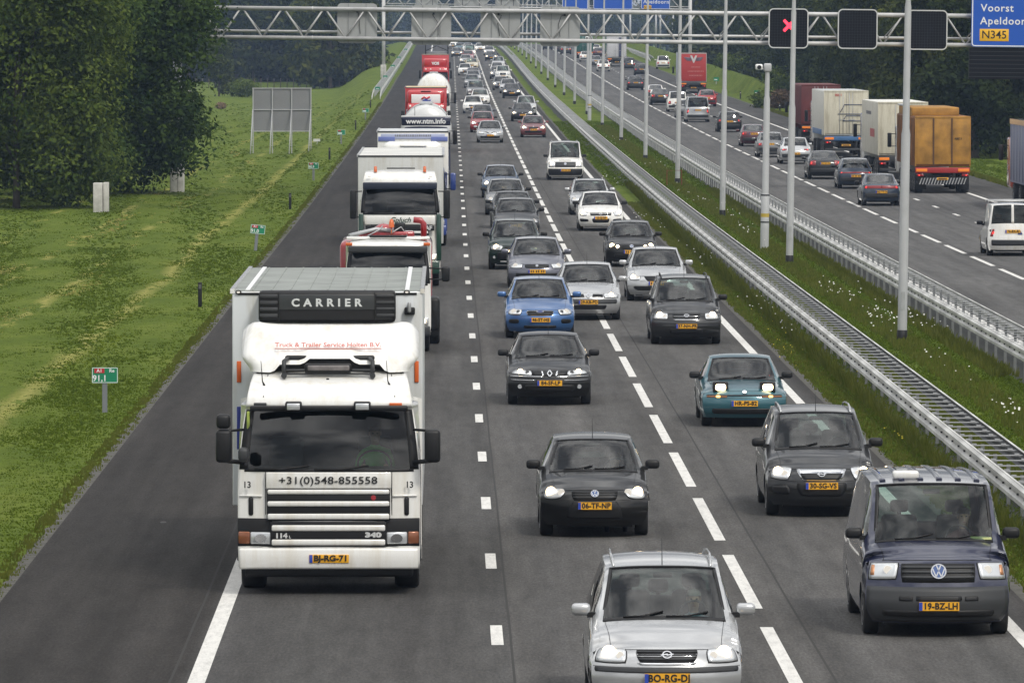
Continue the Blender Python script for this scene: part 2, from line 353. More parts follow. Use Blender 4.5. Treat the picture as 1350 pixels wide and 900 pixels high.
def grass_material():
    m, nt, b = base_mat('mown_grass', .85); t = nd(nt, 'ShaderNodeTexCoord'); P = t.outputs['Object']
    a = noise(nt, mapping(nt, P, (1, .35, 1)), .5, 6); c = ramp(nt, a, [(.3, (.074, .110, .014)), (.5, (.098, .136, .019)), (.72, (.130, .162, .028))])
    n2 = noise(nt, mapping(nt, P, (1.5, .7, 1)), 2.2, 6, .7); c = mixc(nt, .9, c, ramp(nt, n2, [(.28, (.72,)), (.5, (1.0,)), (.75, (1.22,))]), 'MULTIPLY')
    n3 = noise(nt, P, 14, 4, .7); c = mixc(nt, .8, c, ramp(nt, n3, [(.3, (.66,)), (.7, (1.3,))]), 'MULTIPLY')
    sx = nd(nt, 'ShaderNodeSeparateXYZ'); nt.links.new(P, sx.inputs[0])
    w = noise(nt, mapping(nt, P, (.12, .022, 1)), 1.0, 4); X = mth(nt, 'ADD', sx.outputs[0], mth(nt, 'MULTIPLY', mth(nt, 'SUBTRACT', w, .5), 1.6))
    pn = noise(nt, mapping(nt, P, (.9, .16, 1), (3, 5, 0)), 1.0, 6, .68); fine = noise(nt, mapping(nt, P, (5, 1.6, 1)), 1.0, 5, .7); far_ = mth(nt, 'SUBTRACT', 1.0, mth(nt, 'DIVIDE', mth(nt, 'SUBTRACT', sx.outputs[1], 330), 500), True)
    for s, wd, thr in ((-8.95, .42, .46), (-11.5, .34, .52), (-13.7, .30, .53), (-16.4, .4, .56), (-20, .5, .56)):
        near = mth(nt, 'SUBTRACT', 1.0, mth(nt, 'DIVIDE', mth(nt, 'ABSOLUTE', mth(nt, 'SUBTRACT', X, s)), wd), True)
        k = mth(nt, 'MULTIPLY', mth(nt, 'MULTIPLY', near, mth(nt, 'GREATER_THAN', pn, thr)), mth(nt, 'MULTIPLY', far_, mth(nt, 'ADD', mth(nt, 'MULTIPLY', fine, 1.7), -.25)), True)
        c = mixc(nt, k, c, (.34, .31, .10))
    nt.links.new(c, b.inputs['Base Color']); b.inputs['Specular IOR Level'].default_value = .04
    bp = nd(nt, 'ShaderNodeBump'); bp.inputs['Strength'].default_value = .8; bp.inputs['Distance'].default_value = .08; nt.links.new(noise(nt, P, 9, 6, .7), bp.inputs['Height']); nt.links.new(bp.outputs[0], b.inputs['Normal'])
    return m
M_GRASS = grass_material()
us = np.array(sorted(set([-900,-600,-400,-250,-160,-110,-80,-60,-45,-36,-30,-26] + list(np.arange(-24, -6, .75)) + [-6.3,-6.0,-5,7,7.7,8.0,8.6,9.7,10.5,12,12.7,14,15,26,27.0,27.4] + list(np.arange(28, 45, 1.0)) + [48,54,62,75,95,130,180,260,400,600,900])), float)
ds = np.array([-700, -400, -200, -100, -40, 0, 20] + list(np.arange(40, 400, 8)) + list(np.arange(400, 1500, 14)) + list(np.arange(1500, 2400, 60)) + [2600, 3000, 3600, 4500, 6000], float)
co, q = strip_grid(us, ds, -.035, TZ)
co[:, 2] += np.where((co[:, 0] < -7) | ((co[:, 0] > 29)), .05*np.sin(co[:, 0]*1.7 + co[:, 1]*.21)*np.cos(co[:, 1]*.13), 0)
tag(link(bpy.data.objects.new('ground', fast_mesh('ground', co, q, [M_GRASS], smooth=True))), kind='structure')

dsr = np.array([-600, -300, -100, 0, 20] + list(np.arange(40, 400, 6)) + list(np.arange(400, 2200, 12)), float)
def sheet(name, us, z, m, ds=dsr):
    c, q = strip_grid(np.array(us, float), ds, z); o = link(bpy.data.objects.new(name, fast_mesh(name, c, q, [m], smooth=True))); return tag(o, kind='structure')
sheet('road', [-6.05, -3, 0, 3, 6, 7.8], 0.0, M_ASPL)
sheet('opposite_road', [13.95, 17, 20, 23, 27.05], 0.0, M_ASPR)
M_EDGE = mat('gravel_edge', (.075, .072, .062), .95, var=.5, vscale=6, bump=.6, bscale=20)
M_DARKSTRIP = mat('dark_ground', (.018, .020, .016), .95, var=.4, vscale=4)
def ragged(name, u0, u1, z, m, amp):
    d = np.array(list(np.arange(60, 420, .6)) + list(np.arange(420, 1400, 6)), float); n = len(d)
    a = u0 + (RNG.random(n) - .5)*amp; b_ = u1 + (RNG.random(n) - .5)*amp
    co = np.concatenate([np.stack([a + _xf(d), d, _zf(d) + z], -1), np.stack([b_ + _xf(d), d, _zf(d) + z], -1)]); i = np.arange(n-1)
    return tag(link(bpy.data.objects.new(name, fast_mesh(name, co, np.stack([i, i+n, i+n+1, i+1], -1), [m]))), kind='structure')
ragged('road_edge', -6.22, -6.0, -.006, M_EDGE, .10); ragged('road_edge', 7.74, 7.98, -.006, M_EDGE, .10); ragged('road_edge', 27.0, 27.3, -.006, M_EDGE, .12)
ragged('dark_strip', 8.70, 9.62, -.012, M_DARKSTRIP, .12); ragged('dark_strip', 12.62, 13.98, -.012, M_DARKSTRIP, .12)  # dark ground strips below the crossbars of the paired rails

# road markings, sheets 4 mm above the asphalt
mk, nt, b = base_mat('white_road_paint', .6); P = nd(nt, 'ShaderNodeTexCoord').outputs['Object']
c_ = mixc(nt, .9, (.66, .65, .62), ramp(nt, noise(nt, mapping(nt, P, (9, 1.6, 1)), 1.0, 6, .75), [(.3, (.66,)), (.55, (1,)), (.8, (1.05,))]), 'MULTIPLY')
c_ = mixc(nt, ramp(nt, noise(nt, mapping(nt, P, (34, 6, 1)), 1.0, 4, .8), [(.60, (0,)), (.66, (.75,))]), c_, (.10, .098, .095)); nt.links.new(c_, b.inputs['Base Color'])
def solid(u, w, d0=40, d1=2100):
    return [(u - w/2, u + w/2, a, a + 6) for a in np.arange(d0, d1, 6)]
def dashes(u, w, dc, ln, per=12.0, d1=1900):
    k0 = math.ceil((45 - dc)/per); return [(u - w/2, u + w/2, dc + k*per - ln/2, dc + k*per + ln/2) for k in range(k0, int((d1-dc)/per))]
def marking(rects):
    v, f = [], []
    for (a, b2, d0, d1) in rects:
        i = len(v)
        for (x, d) in ((a, d0), (b2, d0), (b2, d1), (a, d1)): v.append((x + RX(d), d, RZ(d) + .005))
        f.append((i, i+1, i+2, i+3))
    return tag(link(bpy.data.objects.new('lane_marking', fast_mesh('lane_marking', np.array(v), np.array(f), [mk]))), kind='structure')
marking(solid(-2.98, .21)); marking(dashes(.63, .155, 85.9, 2.8)); marking(dashes(4.13, .17, 82.4, 9.2)); marking(solid(7.31, .19))
marking(solid(14.15, .2)); marking(dashes(17.83, .17, 284.5, 9.2)); marking(dashes(21.12, .155, 292.0, 3.0)); marking(solid(24.3, .2))

# ------------------------------------------------------------------ guard rails
def beam_profile(side):
    """W-beam, face towards side (-1 = left)"""
    pr = [(.0, .44), (.055, .475), (.055, .535), (.0, .575), (.0, .615), (.055, .655), (.055, .715), (.0, .75)]
    return [(side*a, z) for a, z in pr] + [(side*(a - .012), z + .004) for a, z in reversed(pr)]
def beam_mesh(side, ln):
    mb = MB(); pr = beam_profile(side); n = len(pr)
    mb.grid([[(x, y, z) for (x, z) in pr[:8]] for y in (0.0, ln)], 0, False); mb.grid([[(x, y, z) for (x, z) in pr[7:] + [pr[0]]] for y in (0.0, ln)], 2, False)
    mb.box(min(side*-.035, side*.004), max(side*-.035, side*.004), 0, ln, .748, .758, 0)
    # lap joint and bolt heads
    mb.add([(side*(a+.004), y, z) for y in (0, .32) for (a, z) in [(abs(p[0]), p[1]) for p in pr[:8]]], [(i, i+1, 8+i+1, 8+i) for i in range(7)], 0)
    for y in (.7, 2.0, 3.3):
        if y < ln: mb.box(min(side*.0, side*.03), max(side*.0, side*.03), y-.03, y+.03, .58, .61, 1)
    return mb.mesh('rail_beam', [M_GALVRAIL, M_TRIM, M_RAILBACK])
def guard_rail(ul, ur, d0, d1, label, n_indiv=230, sides=(-1, 1), inset=.09, back=None):
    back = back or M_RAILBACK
    root = empty('guard_rail', pt((ul+ur)/2, d0), label, 'guard rail', 'double steel guard rails')
    org = root.location; L = 4.0
    def lp(u, d, z=0): return pt(u, d, z) - org
    bl, br = beam_mesh(-1, L), beam_mesh(1, L)
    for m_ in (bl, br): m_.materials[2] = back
    mb = MB(); w = (ur-ul)/2
    mb.box(-w+.03, w-.03, -.05, .05, .698, .712, 0)
    for sx in (-1, 1): mb.box(sx*(w-.13)-.04, sx*(w-.13)+.04, -.03, .03, .718, .735, 0)
    rung = mb.mesh('crossbar', M_GALVDARK)
    mb = MB(); mb.box(-.03, .03, -.05, .05, -.05, .64, 0); post = mb.mesh('post', mat('post_dull_zinc', (.20,.21,.21), .6, .2, var=.2))
    n = int((d1-d0)/L)
    stuff = MB()
    for k in range(n):
        d = d0 + k*L; a, b2 = lp(0, d), lp(0, d+L); dz = (b2.z-a.z)/L; dx = (b2.x-a.x)/L
        for u, me, sd in ((ul, bl, -1), (ur, br, 1)):
            if k < 100: inst('rail_beam', me, root, lp(u, d), (math.atan(dz), 0, -math.atan(dx)))
            else:
                pr = beam_profile(sd)[:8]; stuff.grid([[tuple(lp(u, dd) + Vector((x, 0, z))) for x, z in pr] for dd in (d, d+L)], 0, False)
    stuff.build('rail_beam', [M_GALVRAIL], root)['kind'] = 'stuff'
    nr = int((d1-d0)/1.333); far = MB()
    for k in range(nr):
        p = lp((ul+ur)/2, d0 + .4 + k*1.333)
        if k < n_indiv: inst('crossbar', rung, root, p)
        elif k < 700: far.box(p.x-w+.03, p.x+w-.03, p.y-.055, p.y+.055, p.z+.70, p.z+.722)
    far.build('crossbar', [M_GALVDARK], root)['kind'] = 'stuff'
    npost = int((d1-d0)/2.667); far = MB()
    for k in range(npost):
        for sx in ((-1, 1) if inset < .2 else (0,)):
            p = lp((ul+ur)/2 + sx*(w-inset), d0 + .4 + k*2.667)
            if k < 70: inst('post', post, root, p)
            else: far.box(p.x-.03, p.x+.03, p.y-.05, p.y+.05, p.z-.05, p.z+.64)
    far.build('post', [M_GALV], root)['kind'] = 'stuff'
    return root
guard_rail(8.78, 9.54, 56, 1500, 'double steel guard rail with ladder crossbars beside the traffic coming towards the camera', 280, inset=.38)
guard_rail(12.66, 13.52, 108, 1500, 'double steel guard rail with ladder crossbars beside the traffic driving away', 290, back=M_GALVRAIL)
# rail on the left verge of the embankment, with its own end, and one on the far right
def edge_rail(u0, u1, d0, d1, label, spl=0.0):
    root = empty('guard_rail', pt(u0, d0), label, 'guard rail'); org = root.location; w = abs(u1-u0)
    for u, sd in ((u0, -1), (u1, 1)):
        mb = MB(); pr = beam_profile(sd)[:8]; rows = []
        for d in np.arange(d0, d1, 12):
            dive = .55 * max(0, 1 - (d - d0)/14.0) if spl >= 0 else 0
            o = pt(u + (spl*((d-d0)/100)**2), d, -dive) - org; rows.append([tuple(o + Vector((x, 0, z*1.05))) for x, z in pr])
        mb.grid(rows, 0, False); mb.build('rail_beam', [M_GALVRAIL], root)
    mb = MB(); mp_ = MB()
    for d in np.arange(d0+14, d1, 2.66):
        o = pt((u0+u1)/2 + (spl*((d-d0)/100)**2), d) - org; mb.box(o.x-w/2, o.x+w/2, o.y-.06, o.y+.06, o.z+.72, o.z+.745)
        for sx in (-1, 1): mp_.box(o.x+sx*(w/2-.08)-.03, o.x+sx*(w/2-.08)+.03, o.y-.05, o.y+.05, o.z-.05, o.z+.64)
    mb.build('crossbar', [M_GALVDARK], root)['kind'] = 'stuff'; mp_.build('post', [M_GALV], root)['kind'] = 'stuff'
edge_rail(-7.35, -6.62, 640, 1400, 'steel guard rail starting on the left embankment beside the hard shoulder')
edge_rail(28.6, 29.2, 960, 1300, 'distant steel guard rail on the right beyond the red lorry', .25)

# ------------------------------------------------------------------ lamp posts in the median
def lamp_post_mesh():
    mb = MB(); mb.lathe((0,0,0), [(0,.125),(.27,.125)], 'z', 16, 1); mb.lathe((0,0,0), [(.27,.118),(5.15,.112),(5.3,.088),(8.3,.082),(8.42,.065),(12.0,.055)], 'z', 16, 0)
    return mb
ORD = ['nearest', 'second', 'third', 'fourth', 'fifth', 'sixth', 'seventh', 'eighth', 'ninth', 'tenth', 'eleventh', 'twelfth', 'thirteenth', 'fourteenth', 'fifteenth', 'sixteenth', 'seventeenth', 'eighteenth', 'nineteenth', 'twentieth', 'twenty-first', 'twenty-second', 'twenty-third', 'twenty-fourth']
proto = None
for k in range(20):
    d = 167.5 + 55.4*k
    if k == 0:
        proto = r = empty('lamp_post', (0,0,0), '', 'lamp post', 'lamp posts along the median')
        mb = MB(); mb.lathe((0,0,0), [(.27,.118),(5.15,.112),(5.3,.088),(8.3,.082),(8.42,.065),(12.0,.055)], 'z', 16, 0); mb.build('pole', M_POLE, r)
        mb = MB(); mb.lathe((0,0,0), [(0,.132),(.27,.132),(.285,.119)], 'z', 16, 0); mb.build('foot_sleeve', M_BLACK, r)
        mb = MB(); mb.box(-.045, .045, -.125, -.112, .8, 1.25); mb.build('inspection_door', M_GALV, r)
        for sx in (-1, 1):
            mb = MB(); mb.tube([(0,0,11.9),(sx*.6,0,12.2),(sx*1.6,0,12.3)], .04); a = mb.build('arm', M_POLE, r)
            mb = MB(); mb.rbox(min(sx*1.5, sx*2.2), max(sx*1.5, sx*2.2), -.14, .14, 12.24, 12.42, .06); mb.build('lamp_head', mat('pale_grey_lamp_housing', (.7,.7,.7), .4), r)
    else: r = copy_tree(proto)
    r.location = pt(11.32, d, -.03); r.rotation_euler = (0, .0155, 0)
    r['label'] = f'{ORD[k]} grey steel lamp post from the camera in the grass median' if k < 9 else f'{ORD[k]} lamp post from the camera, far up the median row'
for px, d in ((828, 1130), (862, 1150), (868, 1165), (884, 1100)):
    u = (px-589.7)*d/FPX; mb = MB(); mb.tube([(0,0,0),(0,0,7)], .16, 8); o = mb.build('mast', M_POLE, None, pt(u, d, 0))
    tag(o, {828: 'pale thick mast on the right verge far behind the box lorry', 862: 'left one of two close distant masts right of the box lorry', 868: 'right one of two close distant masts right of the box lorry', 884: 'distant mast just left of the far gantry leg'}[px], 'mast')

# red hoop round one lamp post foot
u, d = ground_at(888, 244); mb = MB(); mb.tube([(-.36,0,-.1),(-.36,0,.75),(.36,0,.75),(.36,0,-.1)], .022, 6, 0, True, False)
tag(mb.build('tubular_hoop', mat('rust_red_paint', (.22,.035,.03), .6), None, pt(u, d-1.2)), 'dark red tubular frame standing round the foot of the fourth lamp post', 'hoop')

# camera masts
def cctv(px, py, label, full):
    u, d = ground_at(px, py); r = empty('camera_mast', pt(u, d, -.03), label, 'camera mast', 'camera masts in the median', rot=(0, .0155, 0))
    mb = MB(); mb.lathe((0,0,0), [(0,.15),(1.9,.15),(1.95,.13),(2.0,.12),(5.3,.11),(5.4,.085),(6.3,.08)], 'z', 16); mb.build('pole', M_POLE, r)
    mb = MB(); mb.lathe((0,0,0), [(1.15,.153),(1.28,.153)], 'z', 16); mb.build('yellow_band', mat('dull_yellow', (.45,.33,.05), .6), r)
    for z in (.95, 1.9): mb = MB(); mb.lathe((0,0,0), [(z,.156),(z+.05,.156)], 'z', 16); mb.build('dark_band', M_TRIM, r)
    mb = MB(); mb.rbox(-.13, .14, -.12, .12, 6.25, 6.55, .05); mb.build('pan_head', M_POLE, r)
    mb = MB(); mb.box(-.2, -.1, -.04, .04, 6.33, 6.39); mb.build('bracket', M_POLE, r)
    mb = MB(); mb.rbox(-.42, -.18, -.25, .3, 6.32, 6.52, .04); c = mb.build('camera_housing', M_WHITE, r)
    mb = MB(); mb.disc((-.30,-.265,6.41), .075, n=14); mb.build('camera_window', M_BLACK, c)
    mb = MB(); mb.tube([(.1,-.02,5.55),(.35,-.1,5.5),(.34,-.1,5.35)], .02, 6); mb.build('cable', M_BLACK, r)
cctv(1008, 328, 'grey mast carrying a small white video camera in the median', True)
cctv(777, 158, 'distant grey camera mast standing between two lamp posts in the median', False)
# ------------------------------------------------------------------ gantries and signs
GS = 27.6; GD = FPX/GS
def gx(px): return (px - 589.7)/GS          # metres right of the road axis at the gantry
def gz(py): return CAM_H + (38 - py)/GS
TILT = .0108                                 # the beam falls a little to the right
def gtz(x, z): return z - x*TILT + (600-589.7)/GS*TILT
def gantry(name, d, x0, x1, zt, zb, label, scale=1.0, node=1.965, ph=0.0, cols=None):
    r = empty(name, (RX(d), d, 0), label, 'gantry')
    def Z(x, z): return z - x*TILT
    yb = 1.25
    for (y, z, rad) in ((0, zt, .105), (0, zb, .10), (yb, zb+.30, .07)):
        mb = MB(); mb.tube([(x0, y, Z(x0, z)), (x1, y, Z(x1, z))], rad, 12)
        for x in np.arange(x0+1, x1, 5.9): mb.lathe((x, y, Z(x, z)), [(-.03, rad+.012), (.03, rad+.012)], 'x', 12)
        mb.build('chord', M_GANTRY, r)
    n = int((x1-x0)/node); tot = 0
    for k in range(n):
        xa = x0 + ph + k*node; mid = xa + node/2; xb_ = xa + node
        if xb_ > x1: break
        for (p, q_) in (((xa, 0, Z(xa, zb)), (mid-.05, 0, Z(mid, zt))), ((mid+.05, 0, Z(mid, zt)), (xb_, 0, Z(xb_, zb)))):
            mb = MB(); mb.tube([p, q_], .042, 8); mb.build('diagonal', M_GANTRY, r)
        for (p, q_) in (((xa+.1, yb, Z(xa, zb+.3)), (mid, 0, Z(mid, zt))), ((mid, 0, Z(mid, zt)), (xb_-.1, yb, Z(xb_, zb+.3)))):
            mb = MB(); mb.tube([p, q_], .025, 6); mb.build('rear_diagonal', M_GANTRY, r)
    for cx in cols:
        g = float(TZ(cx, d)); mb = MB(); mb.tube([(cx, .4, g), (cx, .4, zt+.3)], .21, 14); mb.build('column', M_GANTRY, r)
        mb = MB(); mb.rbox(cx-.36, cx+.30, -.2, 1.0, g-.2, g+1.5, .04); mb.box(cx+.01, cx+.025, -.215, -.19, g, g+1.5, 1); mb.build('foundation_block', [M_CONCRETE, M_TRIM], r)
    return r
M_GANTRY = mat('gantry_grey', (.50, .50, .50), .5, .15, var=.18, vscale=1.5)
gantry('sign_gantry', GD, -13.4, 33.2, gz(14.0)+.0, gz(52.4), 'long grey tubular sign gantry spanning both carriageways in the foreground', node=1.975, ph=.56, cols=(-12.95, 33.0))

M_SIGNBACK = mat('sign_back_grey', (.36, .37, .37), .55, .2, var=.12, vscale=1.2)
M_SIGNBLACK = mat('matrix_black', (.006, .0065, .009), .6, spec=.12)
M_SIGNRIM = mat('sign_rim_white', (.55, .56, .56), .5)
def rrect(w, h, r, n=6):
    p = []
    for cx, cz, a0 in ((w/2-r, h/2-r, 0), (-w/2+r, h/2-r, 90), (-w/2+r, -h/2+r, 180), (w/2-r, -h/2+r, 270)):
        for k in range(n+1): a = R(a0 + 90*k/n); p.append((cx + r*math.cos(a), cz + r*math.sin(a)))
    return p
def plate(mb, w, h, r, y0, y1, mi=0, c=(0,0)):
    p = rrect(w, h, r); n = len(p); v = [(x+c[0], y0, z+c[1]) for x, z in p] + [(x+c[0], y1, z+c[1]) for x, z in p]
    mb.add(v, [tuple(range(n))[::-1], tuple(range(n, 2*n))] + [(k, (k+1)%n, n+(k+1)%n, n+k) for k in range(n)], mi)
def ring(mb, w, h, r, t, y0, y1, mi=0):
    a = rrect(w, h, r); b_ = rrect(w-2*t, h-2*t, max(r-t, .01)); n = len(a)
    v = [(x, y0, z) for x, z in a] + [(x, y0, z) for x, z in b_] + [(x, y1, z) for x, z in a] + [(x, y1, z) for x, z in b_]
    fs = []
    for k in range(n):
        l = (k+1) % n; fs += [(k, l, n+l, n+k), (2*n+k, 3*n+k, 3*n+l, 2*n+l), (k, 2*n+k, 2*n+l, l), (n+k, n+l, 3*n+l, 3*n+k)]
    mb.add(v, fs, mi)
def matrix_front(px, py, label, cross=False):
    r = empty('lane_signal', (RX(GD)+gx(px), GD-.62, gz(py)), label, 'lane signal', 'lane signals facing the camera on the gantry', rot=(0, TILT, 0))
    mb = MB(); plate(mb, 1.88, 1.88, .22, 0, .35); mb.build('panel', M_SIGNBLACK, r)
    mb = MB(); ring(mb, 1.90, 1.90, .24, .055, -.03, .01); mb.build('rim', M_SIGNRIM, r)
    mb = MB()
    for i in range(-6, 7):
        mb.box(-.85, .85, -.006, .002, i*.13-.004, i*.13+.004); mb.box(i*.13-.004, i*.13+.004, -.006, .002, -.85, .85)
    mb.build('pixel_grid', mat('matrix_grid', (.03,.031,.034), .5), r)['kind'] = 'stuff'
    mb = MB(); mb.box(-.35, -.25, .35, .55, -.5, .5); mb.box(.25, .35, .35, .55, -.5, .5); mb.build('bracket', M_GALV, r)
    if cross:
        mb = MB()
        for s in (-1, 1):
            v = [];
            for (a, w_) in ((-1, .055), (1, .055)):
                cx, cz = a*.24, a*.26*s; v += [(cx - w_*s*.75, -.02, cz + w_*.9), (cx + w_*s*.75, -.02, cz - w_*.9)]
            mb.add(v, [(0, 1, 3, 2)] if s > 0 else [(0, 2, 3, 1)])
        o = mb.build('red_cross', mat('red_light', (.8,.02,.05), .5, emit=(1.0,.03,.06), estr=2.6), r); o.location = (0.02, -.004, .13)
matrix_front(1036.4, 37.7, 'black matrix lane signal showing a lit red cross', True)
matrix_front(1127.4, 38.6, 'blank black matrix lane signal between the red cross signal and the right one')
matrix_front(1219.4, 39.8, 'blank black matrix lane signal partly behind the nearest lamp post')
def matrix_back(px, py, label, n):
    r = empty('lane_signal', (RX(GD)+gx(px), GD+.18, gz(py)), label, 'lane signal', 'lane signals seen from behind on the gantry', rot=(0, TILT, 0))
    mb = MB(); plate(mb, 1.9, 1.9, .2, 0, .4); mb.build('housing', M_SIGNBACK, r)
    for x in (-.42, .42): mb = MB(); mb.box(x-.02, x+.02, -.03, 0.001, -.93, .93); mb.build('rib', mat('rib_grey', (.25,.26,.26), .5, .2), r)
    mb = MB(); c = [(-.0+.1*n, -.05, .55), (.05, -.07, .5), (.1+.25*math.sin(n*2), -.07, .1), (.15+.2*math.sin(n*2), -.07, -.5)]; mb.tube(c, .014, 6); mb.rbox(-.04+.1*n, .06+.1*n, -.08, 0, .5, .6, .02); mb.build('cable', M_BLACK, r)
    mb = MB(); plate(mb, 1.7, 1.7, .1, .4, .42); mb.build('face', M_SIGNBLACK, r)
matrix_back(469, 31, 'grey back of the leftmost lane signal above the hard shoulder', 0)
matrix_back(566.7, 33.4, 'grey back of the lane signal above the lorry lane', 1)
matrix_back(657.7, 34.3, 'grey back of the lane signal above the middle lane', -1)
matrix_back(736.5, 35.2, 'grey back of the lane signal above the lane beside the median', 2)

M_SIGNBLUE = mat('sign_blue', (.010, .085, .46), .4); M_SIGNWHITE = mat('sign_white', (.78,.79,.80), .4); M_SIGNYEL = mat('sign_yellow', (.80,.45,.02), .4); M_INK = mat('sign_black', (.01,.01,.01), .5)
def direction_sign(loc, w, h, label, lines, ynum, tilt=TILT, name='direction_sign'):
    """loc = lower left corner"""
    r = empty(name, loc, label, 'road sign', rot=(0, tilt, 0))
    mb = MB(); plate(mb, w, h, .16, 0, .08, c=(w/2, h/2)); mb.build('panel', M_SIGNBLUE, r)
    mb = MB(); ring(mb, w-.05, h-.05, .15, .05, -.006, .002); o = mb.build('border', M_SIGNWHITE, r); o.location = (w/2, 0, h/2)
    for (t, x, z, s) in lines: put_text(r, t, s, M_SIGNWHITE, (x, -.008, z), align='LEFT', bold=.006, space=1.12)
    if ynum:
        t, x0, x1, z0, z1 = ynum; mb = MB(); mb.rbox(x0, x1, -.012, 0, z0, z1, .03); o = mb.build('number_field', M_SIGNYEL, r)
        put_text(o, t, (z1-z0)*.92, M_INK, ((x0+x1)/2, -.016, (z0+z1)/2), bold=.004)
    for x in (w*.25, w*.75): mb = MB(); mb.box(x-.05, x+.05, .08, .2, .1, h-.1); mb.build('upright', M_GALV, r)
    return r
x0, z0 = gx(1277), gz(61.8)
direction_sign((RX(GD)+x0, GD-.5, z0), 4.1, 3.4, 'blue direction sign with Voorst and Apeldoorn above a yellow N345 field', [('Voorst', .44, gz(11)-z0, .50), ('Apeldoorn', .42, gz(28)-z0, .50)], ('N345', .40, 1.79, gz(54.2)-z0, gz(38.2)-z0))
r = empty('lower_panel', (RX(GD)+gx(1274.5), GD-.45, gz(104)), 'black slatted panel hanging below the blue Voorst and Apeldoorn sign', 'panel', rot=(0, TILT, 0))
mb = MB(); mb.box(0, 4.2, 0, .3, 0, 1.5); mb.build('panel', M_SIGNBLACK, r)
for k in range(7): mb = MB(); mb.box(.0, 4.2, -.015, 0, .1+k*.2, .125+k*.2); mb.build('slat', mat('slat_black', (.025,.025,.028), .5), r)

# second gantry further on
G2 = 786; k2 = FPX/G2
def g2x(px): return (px-589.7)/k2
def g2z(py): return CAM_H + (38-py)/k2
gantry('sign_gantry', G2, g2x(503), g2x(907), g2z(1.0)+.55, g2z(9.5), 'second grey sign gantry far up the road behind the first one', node=2.3, ph=.1, cols=(g2x(503), g2x(907)))
for (a, b_, top, lab, txt) in ((779, 830.7, -22, 'blank blue direction sign on the far gantry left of the Apeldoorn sign', []), (842, 880, -22, 'far blue direction sign reading Voorst Apeldoorn', [('Voorst', .25, 1.55, .62), ('Apeldoorn', .25, .85, .62)]), (738, 772, -22, 'leftmost far blue direction sign behind the lane signal', [])):
    w = (b_-a)/k2; z0 = g2z(12.4)
    direction_sign((g2x(a)+RX(G2), G2-.4, z0), w, g2z(top)-z0, lab, txt, ('N345', .3, 1.2, .02, .45) if 'reading' in lab else None)
for (a, b_, lab) in ((596, 640, 'distant grey sign back right above the middle lane on the far gantry'), (650, 682, 'distant grey sign back above the lane beside the median on the far gantry'), (545, 575, 'distant grey sign back above the lorry lane on the far gantry')):
    w = (b_-a)/k2; r = empty('lane_signal', (g2x((a+b_)/2)+RX(G2), G2+.3, g2z(2)), lab, 'lane signal'); mb = MB(); plate(mb, w, 1.7, .2, 0, .3); mb.build('housing', M_SIGNBACK, r)
    for x in (-w/4, w/4): mb = MB(); mb.box(x-.03, x+.03, -.04, 0, -.8, .8); mb.build('rib', M_TRIM, r)

# ------------------------------------------------------------------ left verge furniture
# big sign seen from behind
def blurred_line(parent, w, h, m, loc, rot=(R(90), 0, 0), n=9):
    """a line of print too far away to read: short dashes of uneven length"""
    mb = MB(); x = -w/2; k = 0
    while x < w/2 - .02:
        l = w/n*(.5 + .35*((k*7) % 3)/2); mb.box(x, min(w/2, x+l), -h*.35, h*.35, 0, .004); x += l + w/n*.3; k += 1
    return mb.build('blurred_print', [m], parent, loc, rot)
u, d = ground_at(372, 196); s = FPX/d
r = empty('sign_board', (u+RX(d), d, 0), 'large grey back of a road sign of six panels on four raking posts', 'sign board', rz=R(3))
M_BOARD = mat('board_grey', (.20, .205, .215), .6, .1, var=.1, vscale=.8); M_FRAME = mat('board_frame', (.40,.41,.42), .5, .3)
W = 77/s; z0, z1 = (196-167)/s, (196-110.5)/s; c = 1.0
for i in range(3):
    for j in range(2):
        a = -W/2 + i*W/3; h = (z1-z0)/2; mb = MB(); mb.box(a+.012, a+W/3-.012, 0, .05, z0+j*h+.012, z0+(j+1)*h-.012); mb.build('panel', M_BOARD, r)
for j in range(3): mb = MB(); zz = z0+(z1-z0)*j/2; mb.box(-W/2-.03, W/2+.03, -.06, 0, zz-.03, zz+.03); mb.build('rail', M_FRAME, r)
for i in range(4):
    x = -W/2+.02 + i*(W-.04)/3; mb = MB(); mb.box(x-.035, x+.035, -.13, -.061, 0, z1); mb.build('post', M_FRAME, r)
    mb = MB(); mb.tube([(x-.22, -2.2, 0), (x-.02, -.14, z0+(z1-z0)*.5)], .035, 6); mb.tube([(x-.22, -2.2, 0), (x-.18, -1.6, .55), (x, -.1, .45)], .02, 6); mb.build('strut', M_FRAME, r)
# concrete cabinet by the trees
u, d = ground_at(135, 277); r = empty('cabinet', (u, d, 0), 'pair of tall pale concrete cabinets standing on the grass below the nearest trees', 'cabinet')
k = d/FPX
mb = MB(); mb.rbox(-10*k, 2.2*k, -.3, .3, -.1, 37*k, .03); mb.build('cabinet_body', M_CONCRETE, r)
mb = MB(); mb.rbox(2.8*k, 10*k, -.1, .5, -.1, 37.5*k, .03); mb.build('cabinet_body', M_CONCRETE, r)

